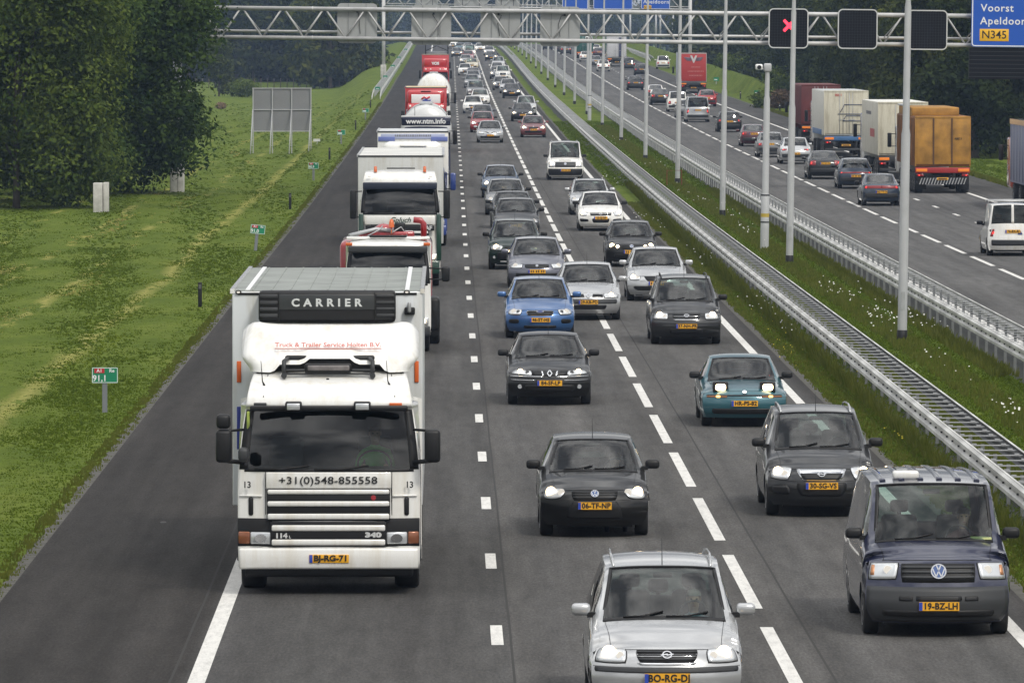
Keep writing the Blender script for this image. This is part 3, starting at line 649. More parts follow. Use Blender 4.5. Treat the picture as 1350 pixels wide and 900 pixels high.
# kilometre signs: every 100 m, green on short posts
M_KMG = mat('sign_green', (.008, .20, .10), .4); M_KMR = mat('sign_red', (.45, .015, .03), .4)
def km_sign(px, py, num, label, rz=0.0, w=.53, tl=0.0):
    u, d = ground_at(px, py); r = empty('kilometre_sign', pt(u, d, 0) + Vector((0, 0, float(TZ(u, d))-RZ(d))), label, 'kilometre sign', 'green kilometre signs on the left verge', rot=(0, tl, rz))
    mb = MB(); mb.box(-.055, .045, -.02, .03, -.1, .60); mb.build('post', mat('sign_post_grey', (.17,.18,.20), .6), r)
    mb = MB(); plate(mb, w, .32, .02, -.035, -.02, c=(0, .72)); b_ = mb.build('plate', M_KMG, r)
    mb = MB(); ring(mb, w-.012, .308, .02, .012, -.038, -.034); o = mb.build('border', M_SIGNWHITE, b_); o.location = (0,0,.72)
    if num:
        mb = MB(); mb.box(-.215, -.01, -.041, -.034, .765, .855); o = mb.build('road_number_field', M_KMR, b_)
        put_text(b_, 'A1', .10, M_SIGNWHITE, (-.112, -.043, .81), bold=.002); put_text(b_, 'Re', .10, M_SIGNWHITE, (.14, -.04, .81), bold=.002)
        put_text(b_, num, .17, M_SIGNWHITE, (-.105, -.04, .655), bold=.003)
    else:
        mb = MB(); mb.box(-.21, -.01, -.041, -.034, .77, .85); mb.build('road_number_field', M_KMR, b_)
        mb = MB(); mb.box(-.2, .05, -.041, -.034, .62, .70); mb.build('number_field', M_SIGNWHITE, b_)
km_sign(138, 541, '91,1', 'nearest green kilometre sign, reading A1 Re 91,1')
km_sign(337, 329, '91,0', 'green kilometre sign reading A1 Re 91,0 tilted on its post', R(18), tl=.10)
km_sign(413.5, 237, '90,9', 'third green kilometre sign from the camera, right of the big grey board', R(-8))
km_sign(450, 189, None, 'fourth green kilometre sign from the camera, on the rising verge')
km_sign(482, 157.5, None, 'fifth green kilometre sign, just below the end of the left guard rail')
for i, (px, dd) in enumerate(((498, 655), (508, 745), (518, 845), (526, 940), (535, 1060))):
    u = (px-589.7)*dd/FPX; r = empty('kilometre_sign', (u, dd, RZ(dd)+.75), ['green plate at the near end of the left guard rail', 'second green plate above the left guard rail', 'third green plate above the left guard rail', 'fourth green plate above the left guard rail', 'farthest green plate above the left guard rail'][i], 'marker', 'small green plates along the left guard rail')
    mb = MB(); plate(mb, .5, .3, .02, -.02, 0, c=(0, .05)); mb.build('plate', M_KMG, r); mb = MB(); mb.box(-.15, .12, -.024, -.019, -.03, .03); mb.build('number_field', M_SIGNWHITE, r)
# black verge marker posts
proto = None
for i, (px, py) in enumerate(((263.5, 403), (382.5, 274.5), (434.5, 209.5), (469, 170.5), (488.5, 141.5))):
    u, d = ground_at(px, py)
    if proto is None:
        proto = r = empty('marker_post', (0,0,0), '', 'marker post', 'black marker posts on the left verge')
        mb = MB(); mb.rbox(-.055, .055, -.03, .03, -.1, .66, .015); mb.build('post_body', M_BLACK, r)
        mb = MB(); mb.box(-.035, .035, -.034, -.029, .48, .6); mb.build('reflector', mat('dull_reflector', (.10,.10,.10), .3), r)
    else: r = copy_tree(proto)
    r.location = pt(u, d); r['label'] = ['nearest black marker post on the left verge beside the white lorry', 'second black marker post from the camera on the left verge', 'third black marker post, between two green kilometre signs', 'fourth black marker post from the camera on the left verge', 'black marker post at the foot of the left guard rail'][i]
u, d = ground_at(421, 189); r = empty('small_sign', (u, d, 0), 'tiny white sign plate on a thin post beyond the big grey board', 'sign'); mb = MB(); mb.box(-.02,.02,-.02,.02,0,.5); mb.build('post', M_GALV, r); mb = MB(); mb.box(-.24,.2,-.03,-.02,.45,.62); mb.build('plate', M_SIGNRIM, r)
# right verge: marker posts and kilometre sign
for (px, py, g, lab) in ((979, 130, 0, 'black marker post on the far right embankment'), (1001, 131.5, 1, 'green kilometre sign on the far right embankment'), (947, 113, 1, 'small green kilometre sign right of the red lorry'), (1031, 148, 0, 'black marker post in front of the brown bush')):
    u, d = ground_at(px, py)
    if g:
        r = empty('kilometre_sign', (u, d, RZ(d)), lab, 'kilometre sign'); mb = MB(); mb.box(-.04,.04,0,.04,0,.6); mb.build('post', M_GALV, r); mb = MB(); mb.box(-.28,.28,-.03,0,.5,.9); mb.build('plate', M_KMG, r); mb = MB(); mb.box(-.2,.1,-.034,-.03,.6,.7); mb.build('number_field', M_SIGNWHITE, r)
    else:
        r = empty('marker_post', (u, d, RZ(d)), lab, 'marker post'); mb = MB(); mb.rbox(-.06,.06,-.03,.03,-.1,.7,.02); mb.build('post_body', M_BLACK, r); mb = MB(); mb.box(-.035,.035,-.034,-.029,.5,.6); mb.build('reflector', M_SIGNRIM, r)

# pasture fence and horse beyond the trees
r = empty('pasture_fence', (-31, 880, 0), 'wooden post and wire fence round the pasture behind the trees', 'fence')
for i in range(26):
    mb = MB(); mb.tube([(i*.85-3.5, 0, -.1), (i*.85-3.5, 0, 1.25)], .06, 6); mb.build('fence_post', mat('weathered_wood', (.12,.10,.08), .9), r)
for z in (.5, .85, 1.15): mb = MB(); mb.tube([(-3.5, -.06, z), (17.8, -.06, z)], .012, 4); mb.build('wire', M_TRIM, r)
def skin_mesh(name, nodes, edges, mats, sub=2, root=0):
    """one continuous body grown from a skeleton; nodes = [(x,y,z,r)]"""
    me = bpy.data.meshes.new(name); me.from_pydata([n[:3] for n in nodes], edges, []); me.update()
    o = bpy.data.objects.new(name, me); COL.objects.link(o)
    md = o.modifiers.new('s', 'SKIN'); 
    if not me.skin_vertices: 
        bpy.context.view_layer.objects.active = o
        me.attributes.new
    sl = me.skin_vertices[0].data if me.skin_vertices else None
    if sl:
        for i, n in enumerate(nodes): sl[i].radius = (n[3], n[3] if len(n) < 5 else n[4]); sl[i].use_root = (i == root)
    sb = o.modifiers.new('u', 'SUBSURF'); sb.levels = sub; sb.render_levels = sub
    dg = bpy.context.evaluated_depsgraph_get(); out = bpy.data.meshes.new_from_object(o.evaluated_get(dg)); bpy.data.objects.remove(o)
    out.name = name; out.materials.clear()
    for m in mats: out.materials.append(m)
    out.polygons.foreach_set('use_smooth', np.full(len(out.polygons), True))
    return out
# ------------------------------------------------------------------ trees
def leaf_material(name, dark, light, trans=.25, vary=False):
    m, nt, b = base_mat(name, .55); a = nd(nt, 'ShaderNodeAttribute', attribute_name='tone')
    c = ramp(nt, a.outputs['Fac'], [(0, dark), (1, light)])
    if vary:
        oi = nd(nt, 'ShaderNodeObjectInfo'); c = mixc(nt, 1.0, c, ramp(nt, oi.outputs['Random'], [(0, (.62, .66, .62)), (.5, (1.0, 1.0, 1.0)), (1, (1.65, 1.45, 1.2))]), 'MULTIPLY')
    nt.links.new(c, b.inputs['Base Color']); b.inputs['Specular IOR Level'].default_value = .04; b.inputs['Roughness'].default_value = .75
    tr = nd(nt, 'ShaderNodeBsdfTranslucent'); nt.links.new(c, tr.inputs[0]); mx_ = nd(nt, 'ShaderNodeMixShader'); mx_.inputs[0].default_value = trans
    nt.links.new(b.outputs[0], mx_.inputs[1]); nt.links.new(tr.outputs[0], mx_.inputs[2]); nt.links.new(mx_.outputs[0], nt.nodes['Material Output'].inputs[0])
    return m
M_LEAFOAK = leaf_material('oak_leaves', (.016, .036, .010), (.080, .124, .026))
M_LEAFMIX = leaf_material('mixed_wood_leaves', (.013, .024, .008), (.074, .090, .021), vary=True)
M_LEAFLIGHT = leaf_material('maple_leaves', (.032, .058, .012), (.140, .180, .032))
M_LEAFDARK = leaf_material('wood_leaves', (.012, .023, .008), (.064, .086, .024), vary=True)
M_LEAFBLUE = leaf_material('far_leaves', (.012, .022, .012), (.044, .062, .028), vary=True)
M_BARK = mat('bark', (.075, .062, .05), .9, var=.4, vscale=2, bump=.5, bscale=8)
def crown_mesh(name, lumps, n_cl, per, leaf, mt, rng, cl_r=.55, droop=0.0):
    """lumps: (x,y,z,rx,ry,rz) ellipsoids; leaf clumps sit mostly near their surfaces"""
    L = np.array(lumps); vol = (L[:, 3]*L[:, 4]*L[:, 5])**.67; pick = rng.choice(len(L), n_cl, p=vol/vol.sum())
    v = rng.normal(size=(n_cl, 3)); v /= np.linalg.norm(v, axis=1)[:, None]; rad = rng.random(n_cl)**.33*.30 + .74
    rad *= 1 + .10*np.sin(v[:, 0]*6 + v[:, 2]*5 + pick) 
    c = L[pick, :3] + v*L[pick, 3:]*rad[:, None]
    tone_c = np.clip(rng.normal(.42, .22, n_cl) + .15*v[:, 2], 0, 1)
    N = n_cl*per; ci = np.repeat(np.arange(n_cl), per)
    p = c[ci] + rng.normal(size=(N, 3))*np.array([cl_r, cl_r, cl_r*.62])
    p[:, 2] -= droop*rng.random(N)
    nrm = v[ci]*.9 + rng.normal(size=(N, 3))*.65 + np.array([0, 0, .35]); nrm /= np.linalg.norm(nrm, axis=1)[:, None]
    t = rng.normal(size=(N, 3)); t -= (t*nrm).sum(1)[:, None]*nrm; t /= np.linalg.norm(t, axis=1)[:, None]; b_ = np.cross(nrm, t)
    s = leaf*(.6 + .8*rng.random(N))[:, None]
    co = np.stack([p - t*s, p + b_*s*.48, p + t*s, p - b_*s*.48], 1).reshape(-1, 3)
    q = np.arange(N*4).reshape(-1, 4); tone = np.clip(tone_c[ci] + rng.normal(0, .13, N), 0, 1)
    return fast_mesh(name, co, q, [mt], attr=np.repeat(tone, 4))
def trunk_mesh(h, r, lumps, rng, lean=0):
    mb = MB(); mb.tube([(0,0,-.2),(0,0,.4),(lean*.3,0,h*.4),(lean,0,h*.8)], [r*1.3, r, r*.8, r*.35], 10)
    for (x, y, z, *_r) in lumps[:9]:
        z0 = h*(.18 + .4*rng.random()); mb.tube([(lean*.2,0,z0),((x)*.45, y*.45, (z0+z)/2+.2),(x*.9, y*.9, z)], [r*.42, r*.25, r*.08], 6)
    return mb.mesh('trunk', M_BARK)
def tree(name, loc, crown, trunk, label, cat='tree', group=None, sc=1.0, rz=0.0, sz=None):
    r = empty(name, loc, label, cat, group, rz=rz); r.scale = (sc, sc, sz or sc)
    inst('trunk', trunk, r); inst('crown', crown, r); return r
rng = np.random.default_rng(3)
# the two large trees on the left
def big(seed, mt, R_, H, zlow, n, leaf):
    g = np.random.default_rng(seed); lumps = []
    for k in range(26):
        a = g.random()*6.283; z = zlow + 1.2 + (H-zlow-1.5)*g.random(); f = 1 - .35*abs((z - (zlow+H)/2)/((H-zlow)/2)); rr = R_*f*(.45+.35*g.random())
        lumps.append((rr*math.cos(a), rr*math.sin(a), z, 1.5+g.random()*1.1, 1.5+g.random()*1.1, 1.2+g.random()*1.0))
    lumps.append((0, 0, (H+zlow)/2, R_*.72, R_*.72, (H-zlow)*.40))
    for k in range(14):
        a = g.random()*6.283; rr = R_*(.55+.3*g.random()); lumps.append((rr*math.cos(a), rr*math.sin(a), zlow+.5+g.random()*1.0, 1.3, 1.3, .85))
    if seed == 11: lumps += [(R_-1.7+.5*math.sin(z), -.8, z, 1.5, 1.5, 1.2) for z in (2.4, 3.6, 4.9, 6.2, 7.5, 8.9, 10.2, 11.5)]
    return crown_mesh('crown', lumps, n, 26, leaf, mt, g, .42), trunk_mesh(H*.7, .15, lumps, g)
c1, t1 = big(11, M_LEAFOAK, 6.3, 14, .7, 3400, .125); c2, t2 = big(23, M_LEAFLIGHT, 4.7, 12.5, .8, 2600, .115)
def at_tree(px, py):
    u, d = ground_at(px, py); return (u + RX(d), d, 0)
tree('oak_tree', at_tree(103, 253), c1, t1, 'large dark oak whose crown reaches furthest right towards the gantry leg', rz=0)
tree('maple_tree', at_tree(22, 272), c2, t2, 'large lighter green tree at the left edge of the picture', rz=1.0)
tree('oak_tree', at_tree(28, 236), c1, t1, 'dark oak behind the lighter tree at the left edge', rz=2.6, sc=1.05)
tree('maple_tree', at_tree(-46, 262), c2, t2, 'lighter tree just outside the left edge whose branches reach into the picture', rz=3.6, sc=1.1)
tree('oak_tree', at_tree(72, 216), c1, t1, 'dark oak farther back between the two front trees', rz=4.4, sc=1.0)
# wood edge variants
def wood(seed, mt, R_, H, zlow, n, per, leaf, clr):
    g = np.random.default_rng(seed); lumps = []
    for k in range(15):
        a = g.random()*6.283; z = zlow + (H-zlow)*(.12 + .8*g.random()); f = 1 - .55*((z - zlow)/(H-zlow))**2; rr = R_*f*(.3+.5*g.random())
        lumps.append((rr*math.cos(a), rr*math.sin(a), z, R_*(.32+.2*g.random()), R_*(.32+.2*g.random()), R_*(.28+.2*g.random())))
    return crown_mesh('crown', lumps, n, per, leaf, mt, g, clr), trunk_mesh(H*.75, .26, lumps, g)
NW = [wood(40+i, m, 3.6+.4*(i%2), 11.5+i*.9, .5, 900, 20, .19, .42) for i, m in enumerate((M_LEAFDARK, M_LEAFMIX, M_LEAFDARK, M_LEAFMIX))]
FW = [wood(60+i, m, 4.6+.5*(i%2), 14+i*1.2, .4, 420, 14, .42, .75) for i, m in enumerate((M_LEAFBLUE, M_LEAFDARK, M_LEAFBLUE, M_LEAFMIX))]
WOODR = 'trees of the dense wood right of the motorway'; WOODL = 'trees of the wood behind the left embankment and pasture'; WOODF = 'far trees closing the view beyond the crest of the road'
g = np.random.default_rng(5)
def put(u, d, near, label, group, sc=1.0):
    v = (NW if near else FW)[int(g.integers(0, 4))]; s = sc*(.85 + .3*g.random())
    tree('wood_tree', (u + RX(min(d, 1400)), d, float(TZ(u, d)) - .1), v[0], v[1], label, 'tree', group, s, g.random()*6.28, s*(.92+.16*g.random()))
n_tree = 0
for row, (off, step) in enumerate(((0, 7.5), (5, 10))):
    d = 404 + row*3
    while d < 760:
        u = 32.2 + off + (d-404)*.0135 + g.normal()*.8
        put(u, d, True, 'dense dark green tree at the edge of the wood on the right', WOODR, .92 + (.12 if row else 0)); n_tree += 1
        d += step*(.8+.4*g.random())
for row, (off, step) in enumerate(((0, 13), (8, 17))):
    d = 760
    while d < 1180:
        put(38.5 + off + (d-760)*.012 + g.normal()*1.4, d, False, 'dark hazy tree of the wood behind the right embankment', WOODR, .92); d += step*(.8+.4*g.random())
for k in range(18): put(47 + g.random()*40, 1190 + g.random()*200, False, 'dark hazy tree of the wood behind the right embankment', WOODR, 1.0)
# left wood: behind the pasture and along the embankment foot
for row, off in enumerate((0, 9, 19)):
    px = 225
    while px < 520:
        d = 985 + off*1.5 + max(0, (px-330))*.15 - max(0, px-400)*1.35 + g.normal()*5
        u = (px-589.7)*d/FPX
        if not (px > 470 and row == 0 and u > -11.5): put(min(u, -13.5 - 2*(px>440)), d, False, 'tall dark tree of the wood behind the pasture and the left embankment', WOODL, .95 + .1*row)
        px += (16 + 8*g.random())
for k in range(16): put(-15 - 26*g.random(), 1080 + 330*g.random(), False, 'tall dark tree of the wood behind the pasture and the left embankment', WOODL, .95)
for k in range(14): put(-45 - 45*g.random(), 1000 + 240*g.random(), False, 'tall dark tree of the wood behind the pasture and the left embankment', WOODL, 1.05)
# beyond the crest
for k in range(60):
    d = 1700 + 600*g.random(); px = 470 + 560*g.random(); put((px-589.7)*d/FPX - RX(1400), d, False, 'bluish far tree beyond the crest of the motorway', WOODF, 1.05 + .3*g.random())
# lone tree in the pasture, bushes
u, d = ground_at(292, 106); tree('pasture_tree', (u, d, 0), FW[1][0], FW[1][1], 'small lone tree standing in the pasture in front of the left wood', sc=.42)
def bush(px, py, r_, mt, label, leaf=.14, n=160):
    u, d = ground_at(px, py); gg = np.random.default_rng(int(px)); lumps = [(gg.normal()*r_*.4, gg.normal()*r_*.3, r_*(.45+.3*gg.random()), r_*.6, r_*.6, r_*.5) for _ in range(5)]
    o = bpy.data.objects.new('bush', crown_mesh('bush', lumps, n, 14, leaf, mt, gg, r_*.22)); link(o); o.location = (u + RX(d), d, float(TZ(u, d))); return tag(o, label, 'bush')
bush(318, 108, 1.6, M_LEAFLIGHT, 'pale green bush in the pasture right of the lone tree'); bush(250, 143, .8, M_LEAFOAK, 'low green bush in the ditch at the left below the pasture fence')
bush(290, 128, .45, leaf_material('dry_reed', (.20,.14,.09), (.34,.26,.17)), 'patch of dry reddish brush in the ditch on the left', .12, 110)
M_STRAW = leaf_material('dead_brush', (.075, .05, .032), (.17, .12, .075), .05)
u, d = ground_at(1033, 143); lumps = [(0, 0, .75, .62, .62, .55), (.45, 0, .55, .45, .45, .5), (-.35, 0, .5, .4, .4, .45)]
o = link(bpy.data.objects.new('bush', crown_mesh('bush', lumps, 500, 16, .10, M_STRAW, np.random.default_rng(9), .10))); o.location = (u, d, RZ(d)); o.scale = (1.15, 1.15, 1.2); tag(o, 'round brown dead bush left of the dark red container lorry', 'bush')
for i, (px, py) in enumerate(((1022, 104), (1009, 118), (1040, 112), (958, 88), (1060, 100))):
    bush(px, py + 24, 1.3, M_LEAFLIGHT, ['pale young bush above the right embankment, behind the camera mast', 'pale slender bush left of the camera mast on the right embankment', 'light bush at the foot of the right wood beside the brown bush', 'light bush on the crest of the right embankment', 'light bush at the foot of the wood behind the second lamp post'][i], .16, 120)
# horse in the pasture
M_HORSE, nt, b = base_mat('piebald_coat', .7); P_ = nd(nt, 'ShaderNodeTexCoord').outputs['Object']
nt.links.new(ramp(nt, noise(nt, P_, 1.3, 1), [(.47, (.02,.018,.016)), (.5, (.7,.68,.64))]), b.inputs['Base Color'])
hn = [(0,0,1.15,.27,.30), (.45,0,1.18,.25,.28), (-.5,0,1.15,.27,.30), (-.85,0,1.3,.17,.2), (-1.15,0,1.0,.12,.14), (-1.3,0,.55,.09,.11), (-1.36,0,.28,.055,.06), (.75,0,1.05,.10,.1), (.92,0,.55,.05,.05)]
he = [(0,1),(0,2),(2,3),(3,4),(4,5),(5,6),(1,7),(7,8)]
for (sx, sy) in ((-.5,-.18),(-.5,.18)): b0 = len(hn); hn += [(sx,sy,.85,.11,.11),(sx-.02,sy,.48,.06,.06),(sx,sy,.22,.04,.04),(sx-.03,sy,.03,.06,.05)]; he += [(2,b0),(b0,b0+1),(b0+1,b0+2),(b0+2,b0+3)]
for (sx, sy) in ((.5,-.18),(.5,.18)): b0 = len(hn); hn += [(sx+.02,sy,.82,.15,.13),(sx-.02,sy,.6,.09,.08),(sx+.12,sy,.42,.05,.05),(sx+.08,sy,.2,.04,.04),(sx+.05,sy,.03,.06,.05)]; he += [(1,b0)] + [(b0+i,b0+i+1) for i in range(4)]
u, d = ground_at(243, 121)
ho = empty('horse', (u, d, 0), 'black and white horse grazing at the fence behind the oak', 'horse', rz=R(160)); inst('horse_body', skin_mesh('horse_body', hn, he, [M_HORSE]), ho)
mb = MB(); mb.tube([(-.8,0,1.5),(-1.05,0,1.28),(-1.25,0,.85)], [.05,.07,.03], 6); mb.build('mane', M_BLACK, ho); mb = MB(); mb.tube([(.74,0,1.2),(.86,0,.9),(.84,0,.45)], [.04,.07,.02], 6); mb.build('tail_hair', M_BLACK, ho)

# ------------------------------------------------------------------ grass blades, cut hay, flowers
def blade_stuff(name, areas, mt, label, hmul=1.0, wmul=1.0, seed=1):
    hmul_flat = seed == 1
    gg = np.random.default_rng(seed); P = []; H = []
    for (u0, u1, d0, d1, dens, h) in areas:
        n = int((u1-u0)*(d1-d0)*dens); P.append(np.stack([u0 + (u1-u0)*gg.random(n), d0 + (d1-d0)*gg.random(n)], -1)); H.append(np.full(n, h))
    P = np.concatenate(P); H = np.concatenate(H)
    # keep only what lies inside the cone the camera can see, with a margin
    ok = (P[:, 0] > -.0665*P[:, 1]*1.08 - .8) & (P[:, 0] < .0865*P[:, 1]*1.05 + 1); P = P[ok]; H = H[ok]; n = len(P)
    gs = gg.random((400, 400)); ix = ((P[:, 0]+40)*2.2); iy = P[:, 1]*.75; x0 = ix.astype(int); y0 = iy.astype(int); fx = ix-x0; fy = iy-y0; fx = fx*fx*(3-2*fx); fy = fy*fy*(3-2*fy)
    G_ = lambda a, b: gs[a % 400, b % 400]
    clump = (G_(x0, y0)*(1-fx)+G_(x0+1, y0)*fx)*(1-fy) + (G_(x0, y0+1)*(1-fx)+G_(x0+1, y0+1)*fx)*fy
    tone = np.clip(.34 + .16*(clump-.5) + gg.normal(0, .12, n), 0, 1)
    for s_ in (-8.95, -11.5, -13.7): 
        q_ = P[:, 0] - s_ + .55*np.sin(P[:, 1]*.045 + s_) + .2*np.sin(P[:, 1]*.21); on = np.exp(-(q_/(.33 if s_ > -9 else .25))**2) * smooth(.35, .6, .5 + .5*np.sin(P[:, 1]*.09 + s_*3)*np.sin(P[:, 1]*.033 + s_) + .25*gg.normal(size=n)*.6); tone = np.where(gg.random(n) < on*.85, .75 + .25*gg.random(n), tone*.8) if seed == 1 else tone
    h = H*(.55 + .8*gg.random(n))*(.85 + .3*clump)*hmul
    z = TZ(P[:, 0], P[:, 1]) - .05; base = np.stack([P[:, 0] + _xf(P[:, 1]), P[:, 1], z], -1)
    a = gg.random((n, 3))*6.283; cos = []; 
    for k in range(3):
        dr = np.stack([np.cos(a[:, k]), np.sin(a[:, k]), np.zeros(n)], -1); w = (.010 + .00010*P[:, 1])*wmul
        side = np.stack([np.full(n, 1.0), np.zeros(n), np.zeros(n)], -1)*w[:, None]
        tip = base + dr*(h*(1.1 if hmul_flat else .45))[:, None] + np.array([0, 0, 1])*(h*(.75 if hmul_flat else 1))[:, None]; b0 = base + dr*.03
        cos.append(np.stack([b0 - side, b0 + side, tip], 1))
    co = np.concatenate(cos, 0).reshape(-1, 3); tri = np.arange(len(co)).reshape(-1, 3)
    o = link(bpy.data.objects.new(name, fast_mesh(name, co, tri, [mt], attr=np.repeat(np.tile(tone, 3), 3))))
    return tag(o, label, 'grass', kind='stuff')
M_BLADE = leaf_material('grass_blades', (.095, .165, .018), (.30, .34, .09), .45)
for _n in M_BLADE.node_tree.nodes:
    if _n.type == 'VALTORGB': e_ = _n.color_ramp.elements; e_[0].color = (.076, .116, .013, 1); e_[1].position = .62; e_[1].color = (.150, .196, .026, 1); q_ = e_.new(.78); q_.color = (.36, .32, .11, 1)
M_BLADE2 = leaf_material('verge_weeds', (.070, .095, .014), (.19, .19, .045), .45)
M_HAY = leaf_material('cut_hay', (.26, .23, .09), (.46, .42, .20), .2)
blade_stuff('grass', [(-16, -6.35, 84, 150, 55, .055), (-24, -6.35, 150, 240, 18, .06), (-28, -6.35, 240, 330, 5, .07), (-30, -6.35, 330, 430, 2.5, .07), (-30, -6.35, 430, 560, 1.2, .08), (-30, -7, 560, 700, .5, .08), (8.0, 12.65, 60, 200, 60, .09), (9.6, 12.65, 200, 330, 26, .11), (8.0, 12.65, 330, 520, 8, .13), (27.3, 32, 300, 420, 8, .10)], M_BLADE, 'short green grass on the verges and the median')
blade_stuff('weeds', [(-6.45, -6.10, 84, 180, 60, .07), (-6.45, -6.10, 180, 320, 32, .06), (-6.45, -6.10, 320, 620, 12, .07), (7.92, 8.7, 70, 300, 40, .09), (8.66, 8.80, 88, 330, 90, .30), (9.6, 10.1, 90, 300, 45, .18), (12.2, 12.7, 150, 320, 60, .2), (10.9, 11.8, 120, 500, 25, .14), (27.1, 27.5, 300, 600, 40, .2)], M_BLADE2, 'ragged taller grass and weeds along the asphalt edges and under the rails', seed=2)
M_FLW = mat('white_petals', (.78,.78,.74), .7); M_FLY = mat('yellow_petals', (.60,.50,.03), .7)
def flowers(name, spots, mt, label, r_=.022):
    gg = np.random.default_rng(8); mb = MB(); st = MB()
    for (px, py, n, su, sd, h) in spots:
        u, d = ground_at(px, py)
        for _ in range(n):
            x, y = u + gg.normal()*su, d + gg.normal()*sd; z = h*(.5+.7*gg.random()); p = pt(x, y, z); rr = r_*(.7+.8*gg.random())
            t = gg.random()*1.2; vs = [(p.x + rr*math.cos(a), p.y + rr*.4*math.sin(a)*math.sin(t), p.z + rr*math.sin(a)*.8) for a in np.arange(0, 6.28, 1.047)]
            mb.add(vs, [tuple(range(6))]); mb.add([(p.x-.004, p.y, p.z-h), (p.x+.004, p.y, p.z-h), (p.x, p.y, p.z)], [(0,1,2)], 1)
    o = mb.build(name, [mt, M_BLADE2]); tag(o, label, 'flowers', kind='stuff')
flowers('white_flowers', [(1165, 432, 46, .34, 3.4, .45), (1215, 436, 18, .2, 3, .4), (1095, 395, 14, .2, 3, .4), (1328, 566, 18, .12, 1.5, .5), (1040, 440, 14, .2, 3, .35), (1002, 408, 16, .3, 3, .3), (945, 285, 14, .4, 8, .5), (872, 228, 10, .4, 10, .5), (905, 262, 9, .4, 8, .4), (1240, 490, 10, .2, 4, .4), (985, 312, 18, .3, 6, .4), (812, 190, 9, .4, 12, .5), (1130, 408, 16, .4, 6, .45), (848, 290, 14, .3, 8, .3), (925, 345, 12, .25, 5, .3), (800, 240, 10, .3, 8, .3)], M_FLW, 'white umbel flowers scattered over the median grass', .016)
flowers('yellow_flowers', [(1035, 462, 14, .22, 4, .15), (1000, 425, 5, .2, 4, .15), (1120, 490, 5, .2, 3, .15), (1180, 578, 7, .1, 1.5, .12)], M_FLY, 'small yellow flowers in the grass beside the right lane edge', .012)

def haze_box():
    mb = MB(); mb.box(-1000, 1000, -60, 5900, -1.5, 24.0); o = mb.build('haze', [])
    m = bpy.data.materials.new('thin_haze'); m.use_nodes = True; nt = m.node_tree; nt.nodes.clear()
    out = nt.nodes.new('ShaderNodeOutputMaterial'); v = nt.nodes.new('ShaderNodeVolumePrincipled'); v.inputs['Color'].default_value = (.50, .68, 1.0, 1); v.inputs['Density'].default_value = .00012; v.inputs['Anisotropy'].default_value = .0
    nt.links.new(v.outputs[0], out.inputs['Volume']); o.data.materials.append(m); tag(o, kind='stuff'); return o
# ------------------------------------------------------------------ vehicles: shells
PAINTS = {}
def paint(name, col, metal=.0, rough=.3):
    key = 'paint_' + name
    if key in MATS: return MATS[key]
    m = mat(key, col, rough, metal, coat=1.0 if max(col) > .03 else .7, var=.07, vscale=1.6, spec=.5 if max(col) > .03 else .3); return m
PAINT = mat('body_paint', (.5,.5,.5), .3, .2, coat=1.0)       # slot replaced per vehicle
P_SILVER = paint('silver', (.50,.51,.52), .45, .32); P_LSILVER = paint('light_silver', (.46,.47,.48), .5, .27); MATS['paint_white'] = mat('paint_white', (.76,.76,.74), .3, coat=1.0, streak=.16); P_WHITE = MATS['paint_white']; P_BLACK = paint('black', (.003,.003,.0035), 0, .45)
P_DGREY = paint('dark_grey', (.020,.021,.023), .3, .35); P_GREY = paint('grey', (.17,.175,.18), .5, .3); P_BLUE = paint('mid_blue', (.040,.125,.32), .35, .3); P_NAVY = paint('navy', (.014,.018,.048), .2, .3)
P_DGREEN = paint('dark_green', (.014,.030,.024), .3, .3); P_TEAL = paint('teal', (.022,.105,.135), .3, .35); P_LILAC = paint('lilac', (.125,.130,.165), .45, .3); P_RED = paint('red', (.30,.015,.018), .15, .3)
P_MAROON = paint('brick_red', (.20,.045,.045), .3, .35); P_WINE = paint('wine', (.07,.010,.02), .3, .35); P_CREAM = paint('cream', (.62,.56,.40), 0, .3); P_DBLUE = paint('dark_blue', (.022,.035,.06), .3, .35); P_STEELBLUE = paint('steel_blue', (.075,.115,.19), .4, .35)

